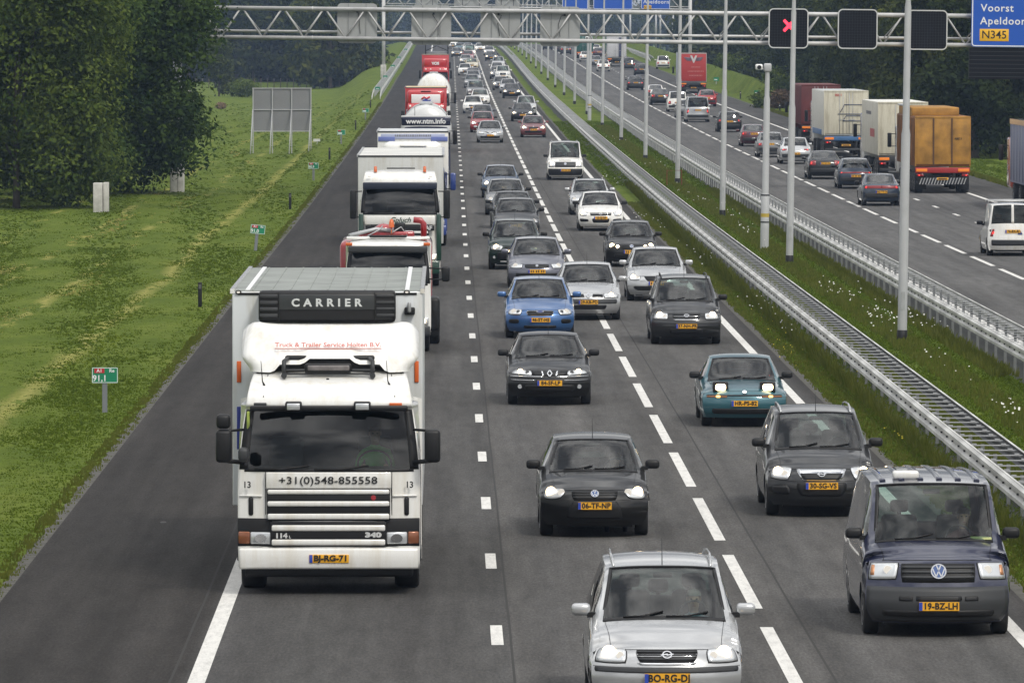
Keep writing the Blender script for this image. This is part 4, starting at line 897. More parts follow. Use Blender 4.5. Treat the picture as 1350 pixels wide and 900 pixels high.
class Strip:
    """front-over-top-to-rear surface of a vehicle: keys (y, z, half width, edge setback, edge drop)"""
    def __init__(s, keys):
        s.k = np.array(keys, float); x = np.arange(len(keys)); s.f = [pchip(x, s.k[:, i]) for i in range(5)]; s.n = len(keys)-1
    def e(s, t): return [float(f(t)) for f in s.f]
    def S(s, t, v, off=0.0):
        y, z, w, yb, zc = s.e(t); a = abs(v); p = Vector((w*v, y + yb*a**2.4, z - zc*a**2.6))
        if off:
            h = .02; q = []
            for (dt, dv) in ((h, 0), (-h, 0), (0, h), (0, -h)):
                y, z, w, yb, zc = s.e(min(max(t+dt, 0), s.n)); vv = v+dv; a = abs(vv); q.append(Vector((w*vv, y + yb*a**2.4, z - zc*a**2.6)))
            n = (q[2]-q[3]).cross(q[0]-q[1]); n.normalize()
            p = p + n*off
        return p
    def grid(s, mb, ts, vs, mi=0, off=0.0): mb.grid([[s.S(t, v, off) for v in vs] for t in ts], mi, True)
    def patch(s, mb, c, off=.008, mi=0, nu=6, nv=4, rnd=0.0, back=.03, mirror=False):
        nu = max(nu, int(abs(c[1][1]-c[0][1])*14)); nv = max(nv, int(abs(c[3][0]-c[0][0])*5))
        """c: 4 corners (t, v): inner-bottom, outer-bottom, outer-top, inner-top; a raised cap with a skirt"""
        P = []
        for i in range(nv+1):
            row = []
            for j in range(nu+1):
                a, b_ = j/nu*2-1, i/nv*2-1
                if rnd:
                    ra, rb = a*math.sqrt(max(0, 1-b_*b_/2)), b_*math.sqrt(max(0, 1-a*a/2)); a, b_ = a*(1-rnd)+ra*rnd, b_*(1-rnd)+rb*rnd
                a, b_ = (a+1)/2, (b_+1)/2
                t = (c[0][0]*(1-a)+c[1][0]*a)*(1-b_) + (c[3][0]*(1-a)+c[2][0]*a)*b_; v = (c[0][1]*(1-a)+c[1][1]*a)*(1-b_) + (c[3][1]*(1-a)+c[2][1]*a)*b_
                row.append((t, -v if mirror else v))
            P.append(row)
        top = [[s.S(t, v, off) for t, v in r] for r in P]; mb.grid(top, mi, True)
        bd = [P[0][j] for j in range(nu)] + [P[i][nu] for i in range(nv)] + [P[nv][j] for j in range(nu, 0, -1)] + [P[i][0] for i in range(nv, 0, -1)]
        a = [s.S(t, v, off) for t, v in bd]; b_ = [s.S(t, v, -back) for t, v in bd]; n = len(a)
        mb.add(a+b_, [(i, (i+1) % n, n+(i+1) % n, n+i) for i in range(n)], mi)

def car_keys(p):
    W = p['W']/2; L = p['L']; H = p['H']; zl = p.get('zl', .74); cy, cz = p['cowl']; ry = p['roof0']; re = p['roof1']; gy, gz_ = p['rg']; dy, dz = p['deck']; nb = p.get('nose', .32)
    wr = p.get('wr', .70)*W; bl = p.get('bluff', .0)
    return [(.10, .19, W*.86, nb*.9, 0), (.02, .30, W*.93, nb, 0), (.0, .45, W*.965, nb, 0), (.03, .58, W*.965, nb, 0), (.13+bl, zl, W*.90, nb+.02, .03),
            (.30+bl, zl+.07, W*.86, nb-.02, .05), (cy*.62, (zl+cz)/2+.05, W*.85, .12, .07), (cy, cz, W*.86, .20, .05),
            (ry, H-.055, wr, .10, .035), ((ry+re)/2, H, wr*1.02, 0, .045), (re, H-.05, wr*.98, -.06, .04),
            (gy, gz_, W*p.get('wg', .78), -.12, .03), (dy, dz, W*.84, -.14, .03), (L-.03, .72, W*.92, -.17, 0), (L, .56, W*.95, -.2, 0), (L-.02, .40, W*.94, -.2, 0), (L-.10, .22, W*.88, -.18, 0)]
SHAPES = {
 'hatch': dict(L=4.0, W=1.70, H=1.47, zl=.73, cowl=(1.02,.98), roof0=1.72, roof1=3.35, rg=(3.74,1.0), deck=(3.86,.86)),
 'golf': dict(L=4.2, W=1.76, H=1.49, zl=.72, cowl=(1.12,1.0), roof0=1.86, roof1=3.5, rg=(3.92,1.02), deck=(4.04,.88)),
 'sedan': dict(L=4.55, W=1.76, H=1.43, zl=.72, cowl=(1.25,.96), roof0=2.0, roof1=3.15, rg=(3.82,.99), deck=(4.38,.97), wr=.68),
 'oldsedan': dict(L=4.3, W=1.68, H=1.39, zl=.70, cowl=(1.3,.92), roof0=1.95, roof1=3.05, rg=(3.62,.97), deck=(4.16,.95), wr=.72, nose=.2),
 'wagon': dict(L=4.5, W=1.75, H=1.47, zl=.72, cowl=(1.18,.98), roof0=1.92, roof1=4.0, rg=(4.26,1.0), deck=(4.36,.86), wr=.72),
 'mpv': dict(L=4.35, W=1.75, H=1.64, zl=.77, cowl=(.98,1.06), roof0=1.80, roof1=3.9, rg=(4.14,1.05), deck=(4.22,.88), wr=.74, bluff=.03),
 'smallmpv': dict(L=4.1, W=1.74, H=1.60, zl=.77, cowl=(.95,1.05), roof0=1.70, roof1=3.6, rg=(3.92,1.04), deck=(4.0,.88), wr=.72),
 'coupe': dict(L=4.25, W=1.68, H=1.33, zl=.70, cowl=(1.28,.88), roof0=1.98, roof1=3.0, rg=(3.72,.93), deck=(4.1,.9), wr=.70, nose=.22),
 'van': dict(L=4.9, W=1.90, H=1.94, zl=.98, cowl=(.80,1.20), roof0=1.42, roof1=4.62, rg=(4.78,1.15), deck=(4.84,1.05), wr=.80, wg=.88, bluff=.06),
 'oldvan': dict(L=4.8, W=1.84, H=1.94, zl=.92, cowl=(.92,1.16), roof0=1.42, roof1=4.55, rg=(4.68,1.15), deck=(4.72,1.05), wr=.80, wg=.88, bluff=.05, nose=.22),
 'boxvan': dict(L=4.3, W=1.69, H=1.80, zl=.75, cowl=(1.1,1.0), roof0=1.75, roof1=4.12, rg=(4.2,1.12), deck=(4.24,.95), wr=.84, wg=.92),
 'suv': dict(L=4.2, W=1.76, H=1.72, zl=.88, cowl=(1.1,1.12), roof0=1.75, roof1=3.8, rg=(4.02,1.12), deck=(4.08,.95), wr=.76),
}
def wheel_meshes(r_, w, rim, alloy=True):
    key = ('wheel', r_, w, rim.name)
    if key in MATS: return MATS[key]
    mb = MB(); mb.lathe((0,0,0), [(-w/2, r_*.66), (-w/2, r_*.93), (-w*.40, r_), (w*.40, r_), (w/2, r_*.93), (w/2, r_*.66)], 'x', 22, 0)
    mb.lathe((0,0,0), [(-w*.3, .02), (-w*.3, r_*.68)], 'x', 22, 0); tyre = mb.mesh('tyre', M_RUBBER)
    mb = MB()
    for sx in (-1, 1):
        mb.lathe((0,0,0), [(sx*w*.5, r_*.66), (sx*w*.38, r_*.58), (sx*w*.33, .001)], 'x', 22, 1)
        mb.lathe((0,0,0), [(sx*(w*.5+.004), r_*.665), (sx*(w*.5), r_*.6)], 'x', 22, 0)
        for k in range(7):
            a = 2*math.pi*k/7; c, s_ = math.cos(a), math.sin(a); x = sx*w*.46
            mb.add([(x, c*.05-s_*.02, s_*.05+c*.02), (x, c*.05+s_*.02, s_*.05-c*.02), (x, c*r_*.62+s_*.035, s_*r_*.62-c*.035), (x, c*r_*.62-s_*.035, s_*r_*.62+c*.035)], [(0,1,2,3)], 0)
        mb.lathe((0,0,0), [(sx*w*.48, .06), (sx*w*.49, .001)], 'x', 10, 0)
    rm = mb.mesh('rim', [rim, M_TRIM]); MATS[key] = (tyre, rm); return MATS[key]

FACES = {
 # lights: corner list (t,v); beam: (t,v,r) lamps; grille patches: (material, corners, round)
 'polo': dict(lights=[(3.15,.60),(3.0,.97),(4.35,.93),(4.25,.58)], lrnd=.75, beams=[(3.72,.84,.085),(3.66,.64,.06)], grille=[('b',[(3.0,-.40),(3.0,.40),(3.95,.47),(3.95,-.47)],.15)], intake=[('b',[(1.0,-.55),(1.0,.55),(2.9,.42),(2.9,-.42)],.1)], plate=2.35, emblem=('vw',3.55)),
 'golf': dict(lights=[(3.15,.60),(3.2,.97),(4.4,.93),(4.1,.60)], lrnd=.6, beams=[(3.75,.84,.075),(3.62,.66,.05)], grille=[('b',[(3.0,-.34),(3.0,.34),(3.95,.50),(3.95,-.50)],.15)], intake=[('b',[(1.1,-.75),(1.1,.75),(1.95,.85),(1.95,-.85)],.35)], plate=2.5, emblem=('vw',3.6)),
 'laguna': dict(lights=[(3.25,.42),(3.55,.97),(4.30,.90),(4.0,.48)], lrnd=.35, beams=[(3.80,.74,.06),(3.70,.56,.045)], grille=[('b',[(3.25,-.40),(3.25,.40),(3.85,.46),(3.85,-.46)],.1),('c',[(3.10,.14),(3.16,.95),(3.22,.95),(3.18,.14)],0),('c',[(3.16,.13),(3.16,.165),(3.95,.22),(3.95,.185)],0)], gm=True, intake=[('b',[(1.0,-.62),(1.0,.62),(1.9,.62),(1.9,-.62)],.2),('c',[(2.55,.35),(2.6,.93),(2.66,.93),(2.61,.35)],0)], plate=2.15, emblem=('diamond',3.5), fog=(1.65,.72)),
 'zafira': dict(lights=[(3.25,.55),(3.25,.97),(4.35,.95),(4.05,.58)], lrnd=.3, beams=[(3.74,.80,.085),(3.6,.64,.045)], grille=[('b',[(3.25,-.38),(3.25,.38),(4.0,.46),(4.0,-.46)],.2),('c',[(3.55,-.40),(3.55,.40),(3.70,.42),(3.70,-.42)],0),('c',[(3.17,-.36),(3.17,.36),(3.26,.40),(3.26,-.40)],0)], intake=[('t',[(2.55,-.96),(2.55,.96),(3.02,.96),(3.02,-.96)],.05),('b',[(.9,-.5),(.9,.5),(1.7,.5),(1.7,-.5)],.2)], plate=2.1, emblem=('bolt',3.62)),
 'zafirab': dict(lights=[(3.1,.62),(3.2,.96),(4.75,.97),(4.2,.58)], lrnd=.4, beams=[(3.72,.84,.08),(3.55,.70,.05)], grille=[('c',[(3.05,-.36),(3.05,.36),(3.98,.52),(3.98,-.52)],.15),('b',[(3.14,-.34),(3.14,.34),(3.60,.43),(3.60,-.43)],.1)], intake=[('b',[(1.3,-.42),(1.3,.42),(2.9,.5),(2.9,-.5)],.3),('b',[(1.5,.58),(1.5,.92),(2.4,.92),(2.4,.62)],.3)], imir=True, plate=2.45, emblem=('bolt',3.5)),
 'focus': dict(lights=[(3.1,.58),(3.2,.95),(4.6,.97),(4.2,.56)], lrnd=.45, beams=[(3.7,.80,.07),(3.62,.66,.05)], dim=True, grille=[('c',[(3.0,-.38),(3.0,.38),(3.9,.44),(3.9,-.44)],.35),('b',[(3.08,-.35),(3.08,.35),(3.8,.41),(3.8,-.41)],.35)], intake=[('b',[(.7,-.5),(.7,.5),(1.3,.5),(1.3,-.5)],.2),('b',[(1.6,.62),(1.6,.92),(2.3,.92),(2.4,.62)],.5)], imir=True, plate=2.2, emblem=('oval',3.6)),
 'megane': dict(lights=[(3.15,.50),(3.15,.95),(4.2,.95),(4.0,.52)], lrnd=.3, beams=[(3.62,.74,.07)], grille=[('b',[(3.3,.12),(3.25,.46),(3.8,.48),(3.85,.16)],.1)], gmir=True, intake=[('b',[(1.0,-.55),(1.0,.55),(1.8,.6),(1.8,-.6)],.2),('t',[(2.0,-.9),(2.0,.9),(2.9,.9),(2.9,-.9)],.1)], plate=2.3, emblem=('diamond',3.55)),
 'scenic': dict(lights=[(3.2,.55),(3.3,.97),(4.55,.95),(4.0,.50)], lrnd=.4, beams=[(3.75,.76,.09)], grille=[('b',[(3.3,-.40),(3.3,.40),(3.85,.44),(3.85,-.44)],.2)], intake=[('b',[(1.2,-.7),(1.2,.7),(2.9,.7),(2.9,-.7)],.15),('w',[(.55,-.6),(.55,.6),(.85,.6),(.85,-.6)],.05)], plate=2.35, emblem=('diamond',3.55), fog=(1.7,.8)),
 'foureye': dict(lights=[(3.2,.58),(3.1,.95),(4.3,.93),(4.3,.60)], lrnd=1, beams=[(3.72,.80,.085),(3.5,.56,.06)], round=True, grille=[('b',[(3.1,-.44),(3.1,.44),(3.9,.46),(3.9,-.46)],.1)], intake=[('b',[(1.1,-.7),(1.1,.7),(1.9,.7),(1.9,-.7)],.2)], plate=2.35, emblem=('vw',3.55)),
 'astra': dict(lights=[(3.1,.64),(3.2,.96),(4.7,.96),(4.15,.60)], lrnd=.4, beams=[(3.75,.83,.08)], grille=[('b',[(3.15,-.46),(3.15,.46),(3.85,.52),(3.85,-.52)],.1),('c',[(3.55,-.5),(3.55,.5),(3.72,.51),(3.72,-.51)],0)], intake=[('b',[(1.2,-.36),(1.2,.36),(2.3,.40),(2.3,-.40)],.2),('b',[(1.5,.55),(1.4,.92),(2.3,.95),(2.1,.55)],.4)], imir=True, plate=2.45, emblem=('bolt',3.5)),
 'peugeot': dict(lights=[(2.9,.62),(3.0,.95),(4.7,.95),(4.2,.55)], lrnd=.35, beams=[(3.6,.80,.07)], dim=True, grille=[('b',[(3.1,-.45),(3.1,.45),(3.5,.45),(3.5,-.45)],.2)], intake=[('b',[(1.1,-.85),(1.1,.85),(2.8,.75),(2.8,-.75)],.2)], plate=2.2, emblem=('oval',3.8)),
 'mazda': dict(popup=True, beams=[], grille=[('b',[(3.25,-.92),(3.25,.92),(3.40,.92),(3.40,-.92)],.05)], intake=[('b',[(.7,-.8),(.7,.8),(1.5,.8),(1.5,-.8)],.15)], ind=True, plate=2.15, emblem=('dot',3.75)),
 't5': dict(lights=[(3.42,.60),(3.40,.97),(3.86,.97),(3.86,.58)], lrnd=.15, beams=[(3.64,.72,.055)], dim=True, indout=True, grille=[('b',[(3.34,-.52),(3.34,.52),(3.84,.55),(3.84,-.55)],.08)], gl=True, intake=[('t',[(.15,-.99),(.15,.99),(3.22,.99),(3.22,-.99)],.02),('b',[(2.2,-.32),(2.2,.32),(2.75,.32),(2.75,-.32)],.1),('b',[(2.2,.36),(2.2,.55),(2.7,.55),(2.7,.36)],.2),('b',[(.8,-.8),(.8,.8),(1.4,.8),(1.4,-.8)],.1)], imir=True, plate=1.75, emblem=('vw',3.60), eb=.10),
 't4': dict(lights=[(3.3,.62),(3.3,.95),(4.1,.95),(4.1,.62)], lrnd=.15, beams=[(3.7,.78,.09)], grille=[('t',[(3.25,-.60),(3.25,.60),(4.05,.60),(4.05,-.60)],.05)], intake=[('b',[(.6,-.98),(.6,.98),(3.0,.98),(3.0,-.98)],.03),('b',[(5.0,-.4),(5.0,.4),(5.2,.4),(5.2,-.4)],.1)], plate=2.4, emblem=('vw',3.65)),
 'primera': dict(lights=[(3.1,.48),(3.2,.97),(4.5,.97),(4.1,.52)], lrnd=.4, beams=[(3.7,.8,.07)], dim=True, grille=[('b',[(3.2,.10),(3.9,.42),(4.1,.40),(3.6,.10)],.1)], gmir=True, intake=[('b',[(1.1,-.75),(1.1,.75),(2.0,.75),(2.0,-.75)],.2)], plate=2.3, emblem=('dot',3.4)),
 'skoda': dict(lights=[(3.1,.56),(3.2,.95),(4.3,.95),(4.2,.52)], lrnd=.4, beams=[(3.7,.78,.085)], grille=[('b',[(3.15,-.38),(3.15,.38),(4.1,.42),(4.1,-.42)],.2)], intake=[('b',[(1.2,-.7),(1.2,.7),(2.1,.7),(2.1,-.7)],.2)], plate=2.6, emblem=('dot',4.15)),
 'plain': dict(lights=[(3.15,.56),(3.2,.95),(4.35,.95),(4.1,.52)], lrnd=.4, beams=[(3.7,.78,.08)], grille=[('b',[(3.2,-.42),(3.2,.42),(3.95,.46),(3.95,-.46)],.2)], intake=[('b',[(1.1,-.75),(1.1,.75),(2.1,.75),(2.1,-.75)],.2)], plate=2.45, emblem=('dot',3.6)),
 'plaindim': dict(lights=[(3.15,.56),(3.2,.95),(4.35,.95),(4.1,.52)], lrnd=.4, beams=[(3.7,.78,.07)], dim=True, grille=[('b',[(3.2,-.42),(3.2,.42),(3.95,.46),(3.95,-.46)],.2)], intake=[('b',[(1.1,-.75),(1.1,.75),(2.1,.75),(2.1,-.75)],.2)], plate=2.45, emblem=('dot',3.6)),
}
REARS = {
 # tail lamps (t,v) corners with t counted on the rear keys
 'hatch': dict(lamps=[(13.35,.66),(13.45,.97),(12.05,.97),(12.1,.74)], rnd=.3, plate=12.75, wiper=True),
 'sedan': dict(lamps=[(13.1,.60),(13.15,.97),(12.15,.97),(12.15,.60)], rnd=.1, plate=12.7),
 'bar': dict(lamps=[(12.85,.0),(12.85,.97),(12.4,.97),(12.4,.0)], rnd=.05, plate=13.7),
 'wagon': dict(lamps=[(13.0,.78),(13.0,.98),(11.5,.98),(11.5,.84)], rnd=.15, plate=12.9, wiper=True),
 'van': dict(lamps=[(13.3,.84),(13.3,.97),(12.0,.97),(12.0,.86)], rnd=.1, plate=12.45, wiper=True),
 'leon': dict(lamps=[(12.75,.62),(12.9,.97),(12.1,.93),(12.15,.62)], rnd=.5, plate=13.85, wiper=True),
}
EMB = {}
def emblem(kind, r_):
    key = ('emb', kind, r_)
    if key in MATS: return MATS[key]
    mb = MB()
    def ringm(R0, R1, sx=1.0, n=20, y=-.008):
        v = [(sx*R0*math.cos(2*math.pi*k/n), y, R0*math.sin(2*math.pi*k/n)) for k in range(n)] + [(sx*R1*math.cos(2*math.pi*k/n), y, R1*math.sin(2*math.pi*k/n)) for k in range(n)] + [(sx*R0*math.cos(2*math.pi*k/n), .01, R0*math.sin(2*math.pi*k/n)) for k in range(n)]
        mb.add(v, [(k, (k+1)%n, n+(k+1)%n, n+k)[::-1] for k in range(n)] + [(k, (k+1)%n, 2*n+(k+1)%n, 2*n+k) for k in range(n)], 0)
    def bar(x0, z0, x1, z1, w, y=-.009):
        d = Vector((x1-x0, 0, z1-z0)).normalized(); n = Vector((d.z, 0, -d.x))*w/2
        a = Vector((x0, y, z0)); b_ = Vector((x1, y, z1)); mb.add([a-n, a+n, b_+n, b_-n], [(0,1,2,3)], 0)
    if kind == 'vw':
        mb.disc((0,-.004,0), r_, n=20, mi=1, depth=.012); ringm(r_, r_*.84)
        for s in (-1, 1):
            bar(s*r_*.30, r_*.82, 0, r_*.12, r_*.17); bar(s*r_*.78, r_*.38, s*r_*.34, -r_*.74, r_*.16); bar(s*r_*.34, -r_*.74, 0, -r_*.02, r_*.16)
        ms = [M_CHROME, mat('emblem_blue', (.03,.08,.25), .4)]
    elif kind == 'bolt':
        ringm(r_*.82, r_*.62, 1.1); bar(-r_*1.15, -r_*.12, r_*.1, r_*.12, r_*.22); bar(r_*1.15, r_*.12, -r_*.1, -r_*.12, r_*.22); ms = [M_CHROME]
    elif kind == 'diamond':
        for (a, b_) in (((0, 1.25), (.78, 0)), ((.78, 0), (0, -1.25)), ((0, -1.25), (-.78, 0)), ((-.78, 0), (0, 1.25))): bar(a[0]*r_, a[1]*r_, b_[0]*r_, b_[1]*r_, r_*.34)
        ms = [M_CHROME]
    elif kind == 'oval': mb.disc((0,-.004,0), r_*.6, n=18, mi=1, depth=.01, rx=r_*1.5); ringm(r_*.62, r_*.52, 2.4); ms = [M_CHROME, mat('emblem_navy', (.02,.04,.16), .4)]
    elif kind == 'star':
        ringm(r_, r_*.86)
        for a in (90, 210, 330): bar(0, 0, r_*.9*math.cos(R(a)), r_*.9*math.sin(R(a)), r_*.16)
        ms = [M_CHROME]
    else: mb.disc((0,-.004,0), r_*.7, n=12, depth=.01); ms = [M_CHROME]
    MATS[key] = mb.mesh('emblem', ms); return MATS[key]
def rot_of(st, t, v=0.0):
    """Euler turning a -Y facing flat item onto the strip at (t, v)"""
    a = st.S(t-.05, v); b_ = st.S(t+.05, v); dz = b_-a; ang = math.atan2(dz.y, dz.z) if abs(dz.z) + abs(dz.y) > 0 else 0
    return (-ang, 0, 0)

def build_car(shape, face, rear, lod, rails=False, plate_txt=None, rplate=None, door=True):
    """returns a template root; slot 0 paint is exchanged on copies"""
    p = SHAPES[shape]; st = Strip(car_keys(p)); W = p['W']/2; L = p['L']; F = FACES[face]; RR = REARS[rear]
    r = bpy.data.objects.new('car', None); link(r); r.empty_display_size = .5
    seg = (3, 3, 2)[lod]; vs_full = [-1,-.93,-.86,-.74,-.6,-.4,-.2,0,.2,.4,.6,.74,.86,.93,1] if lod < 2 else [-1,-.92,-.75,-.45,0,.45,.75,.92,1]
    def tr(a, b_): n = max(1, int((b_-a)*seg + .5)); return [a + (b_-a)*k/n for k in range(n+1)]
    ve = vs_full.index(.93 if lod < 2 else .92); vin = vs_full[len(vs_full)-1-ve:ve+1]; vl = vs_full[:len(vs_full)-ve]; vr = vs_full[ve:]
    mb = MB()
    st.grid(mb, tr(0, 6.93), vs_full); st.grid(mb, tr(8.0, 10.0), vs_full); st.grid(mb, tr(11.0, 16.0), vs_full)
    for (a, b_) in ((6.93, 8.0), (10.0, 11.0)):
        st.grid(mb, tr(a, b_), vl); st.grid(mb, tr(a, b_), vr)
    # sides
    colt = sorted(set([round(x, 4) for x in tr(4, 6.93) + tr(6.93, 8) + tr(8, 10) + tr(10, 11) + tr(11, 12)] + ([4.25,4.5,4.75,5.2,5.5,5.8,6.2,6.5,6.75,8.3,8.6,8.9,9.25,9.5,9.75] if lod < 2 else [5.5, 9.5])))
    ax = p.get('ax', .80); a1, a2 = ax, L - (.78 if shape not in ('van','oldvan') else 1.05); Ra = .355 if lod < 2 else .34; rw = .315 if shape in ('van','oldvan','suv','mpv') else .30
    def belt(t):
        e = st.S(t, 1)
        if 7 <= t <= 11: f = (t-7)/4; z = (p['cowl'][1]-.05)*(1-f) + (p['rg'][1]-.03)*f; return min(z, e.z-.004)
        return e.z - .03
    def prof(z, yb, zb):
        pts = [(.17, W*.93), (.32, W*.985), (.58, W), (zb-.10, W*.985), (zb, yb)]
        if pts[3][0] < .6: pts = [(.17, W*.93), (.32, W*.985), (zb-.02, W*.99), (zb, yb)]
        return float(np.interp(z, [q[0] for q in pts], [q[1] for q in pts]))
    fedge = [st.S(t, 1) for t in np.linspace(0, 4, 13)]; redge = [st.S(t, 1) for t in np.linspace(12, 16, 13)]
    rows = [];
    for ci, t in enumerate(colt):
        e = st.S(t, 1); zb = belt(t); col = [e]; yb = max(e.x, W*.945) if not (7.0 < t < 11.2) else W*.945
        pl = .06 if 7 < t < 11 else .01
        d = e.z - zb; f = min(.9, pl/max(d, .001)); bp = Vector((yb, e.y, zb))
        bend = Vector((.012*min(1, d/.4), 0, 0)); col.append(e.lerp(bp, f)); col.append(e.lerp(bp, f + (1-f)*.5) + bend); col.append(bp)
        zbot = .19
        for ac in (a1, a2):
            if abs(e.y-ac) < Ra: zbot = max(zbot, rw + math.sqrt(Ra**2-(e.y-ac)**2)*.98)
        zbot = min(zbot, zb-.05)
        for f in (.10, .28, .5, .72, .88, 1.0):
            z = zb + (zbot-zb)*f; q = Vector((prof(z, yb, zb), e.y, z))
            src = fedge if ci == 0 else redge if ci == len(colt)-1 else None
            if src:
                zs = [s_.z for s_ in src]; order = np.argsort(zs); q = Vector((float(np.interp(z, np.array(zs)[order], np.array([s_.x for s_ in src])[order])), float(np.interp(z, np.array(zs)[order], np.array([s_.y for s_ in src])[order])), z))
            col.append(q)
        rows.append(col)
    wins = MB(); nwin = []
    vanrear = shape in ('van','oldvan','boxvan')
    for sx in (-1, 1):
        G = [[Vector((q.x*sx, q.y, q.z)) for q in c] for c in rows]
        wl_ = []
        for i in range(len(G)-1):
            tm = (colt[i]+colt[i+1])/2
            for j in range(len(G[0])-1):
                quad = [G[i][j], G[i+1][j], G[i+1][j+1], G[i][j+1]]
                glass_ = j in (1, 2) and 7.12 < tm < (10.6 if not vanrear else 8.35) and not (8.55 < tm < 8.72 if lod < 2 else False)
                if glass_: wl_.append((tm, quad))
                else: mb.add(quad, [(0,1,2,3)], 0, True)
        nwin.append((sx, wl_))
    body = mb.build('body', [PAINT], r)
    # glass
    gm = M_GLASS
    mb = MB(); st.grid(mb, tr(7.0, 8.0), vin, 0); ws = mb.build('windscreen', [gm], r)
    mb = MB(); vi = vin[0]*-1
    st.patch(mb, [(6.90,-.93),(6.90,.93),(7.06,.93),(7.06,-.93)], .006, 0, 8, 1)
    if lod < 2:
        for sx in (-1, 1): st.patch(mb, [(7.0,sx*.895),(7.0,sx*.945),(8.0,sx*.945),(8.0,sx*.895)], .003, 0, 1, 6)
        st.patch(mb, [(7.965,-.93),(7.965,.93),(8.02,.93),(8.02,-.93)], .004, 0, 8, 1)
    mb.build('windscreen_seal', [M_BLACK], ws)
    if lod < 2:
        for (v0, v1) in ((-.62, -.02), (.02, .66)):
            mb = MB(); a = st.S(7.0, v0, .02); b_ = st.S(7.16, v1, .022); m_ = st.S(7.02, (v0+v1)/2, .022); mb.tube([a, m_, b_], .011, 5); mb.build('wiper', M_BLACK, ws)
    if not (shape in ('boxvan', 'van') and rear == 'van') or True:
        mb = MB(); st.grid(mb, tr(10.0, 11.0), vin, 0); rwn = mb.build('rear_window', [M_GLASS if shape in ('boxvan','van') else M_GLASSD], r)
        if shape == 'boxvan':
            mb = MB(); st.patch(mb, [(11.0,-.06),(11.0,.06),(10.0,.06),(10.0,-.06)], .008, 0, 1, 4); mb.build('door_post', [PAINT], rwn)
    for sx, wl_ in nwin:
        if not wl_: continue
        groups = [[w for w in wl_ if w[0] < 8.62], [w for w in wl_ if w[0] >= 8.62]]
        for gr in groups:
            if not gr: continue
            mb = MB()
            for tm, quad in gr: mb.add(quad, [(0,1,2,3)], 0, True)
            mb.build('side_window', [M_GLASSD], r)
    # underbody and wheels
    mb = MB(); mb.box(-(W-.27), W-.27, .32, L-.3, .16, .60); mb.box(-(W-.12), W-.12, a1+Ra+.02, a2-Ra-.02, .17, .5); mb.build('underbody', M_BLACK, r)
    ty, rm = wheel_meshes(rw, .20, M_RIM if shape not in ('boxvan','oldvan','coupe') else M_STEELRIM)
    for sx in (-1, 1):
        for ay in (a1, a2):
            o = inst('wheel', ty, r, (sx*(W-.125), ay, rw))
            if lod < 2: inst('rim', rm, o)
    # interior
    cy, cz = p['cowl']; zb = cz - .06
    if lod < 2:
        mb = MB(); x = W*.80; y0 = cy+.12; y1 = p['rg'][0]-.12
        mb.add([(-x,y0,.26),(x,y0,.26),(x,y1,.26),(-x,y1,.26),(-x,y0,zb),(x,y0,zb),(x,y1,zb),(-x,y1,zb)], [(0,1,2,3),(0,1,5,4),(1,2,6,5),(2,3,7,6),(3,0,4,7)], 0)
        mb.rbox(-x, x, cy+.16, cy+.62, zb-.42, zb+.005, .06, 1); inter = mb.build('cabin_lining', [M_INT, M_DASH], r)
        hi = p['H']
        for row_y, n_ in ((cy+1.45, 2), (cy+2.35, 2 if shape in ('hatch','golf','coupe') else 3)):
            if row_y > y1-.15: continue
            if vanrear and row_y > cy+1.6: continue
            for k in range(n_):
                x0 = (-.36, .36)[k] if n_ == 2 else (-.44, 0, .44)[k]; hw = .235 if n_ == 2 else .19; zt = min(hi-.38, zb+.28) if row_y < cy+1.6 else min(hi-.48, zb+.12)
                mb = MB(); mb.rbox(x0-hw, x0+hw, row_y-.55, row_y, .30, .30+.24, .07); mb.rbox(x0-hw, x0+hw, row_y-.06, row_y+.10, .40, zt, .06); mb.rbox(x0-.12, x0+.12, row_y-.03, row_y+.07, zt+.03, zt+.19, .045); mb.tube([(x0, row_y+.02, zt-.02), (x0, row_y+.02, zt+.05)], .03, 5); mb.build('seat', M_SEAT, r)
        mb = MB(); n = 18; c = Vector((.36, cy+.72, zb+.02)); path = [c + Vector((.18*math.cos(2*math.pi*k/n), .06*math.sin(2*math.pi*k/n), .17*math.sin(2*math.pi*k/n))) for k in range(n+1)]; mb.tube(path, .016, 5, 0, False); mb.build('steering_wheel', M_BLACK, r)
        mb = MB(); q = st.S(7.9, 0); mb.rbox(-.11, .11, q.y+.03, q.y+.07, q.z-.11, q.z-.045, .02); mb.build('inner_mirror', M_BLACK, r)
    # front details
    mt = {'b': M_BLACK, 'c': M_CHROME, 't': M_TRIM, 'w': M_SIGNWHITE, 'p': PAINT}
    def patches(name, lst, mir, off0=.006):
        for i, (m_, c, rd) in enumerate(lst):
            for mi_ in ((False, True) if (mir and c[0][1] > .05) else (False,)):
                mb = MB(); st.patch(mb, c, off0+.003*i, 0, 6, 3, rd, .02, mi_); mb.build(name, [mt[m_]], r)
    patches('grille' , F['grille'], F.get('gm') or F.get('gmir'))
    patches('bumper_trim', F['intake'], True, .004)
    if lod == 0 and face not in ('laguna', 'zafirab'):
        for m_, c, rd in F['grille'][:1]:
            for kk_ in (1, 2, 3): f = kk_/4; t_ = c[0][0]*(1-f)+c[3][0]*f; v0, v1 = c[0][1]*(1-f)+c[3][1]*f, c[1][1]*(1-f)+c[2][1]*f; mb = MB(); st.patch(mb, [(t_-.03,v0*.97),(t_-.03,v1*.97),(t_+.03,v1*.97),(t_+.03,v0*.97)], .016, 0, 6, 1, 0, .01); mb.build('grille_bar', [M_TRIM], r)
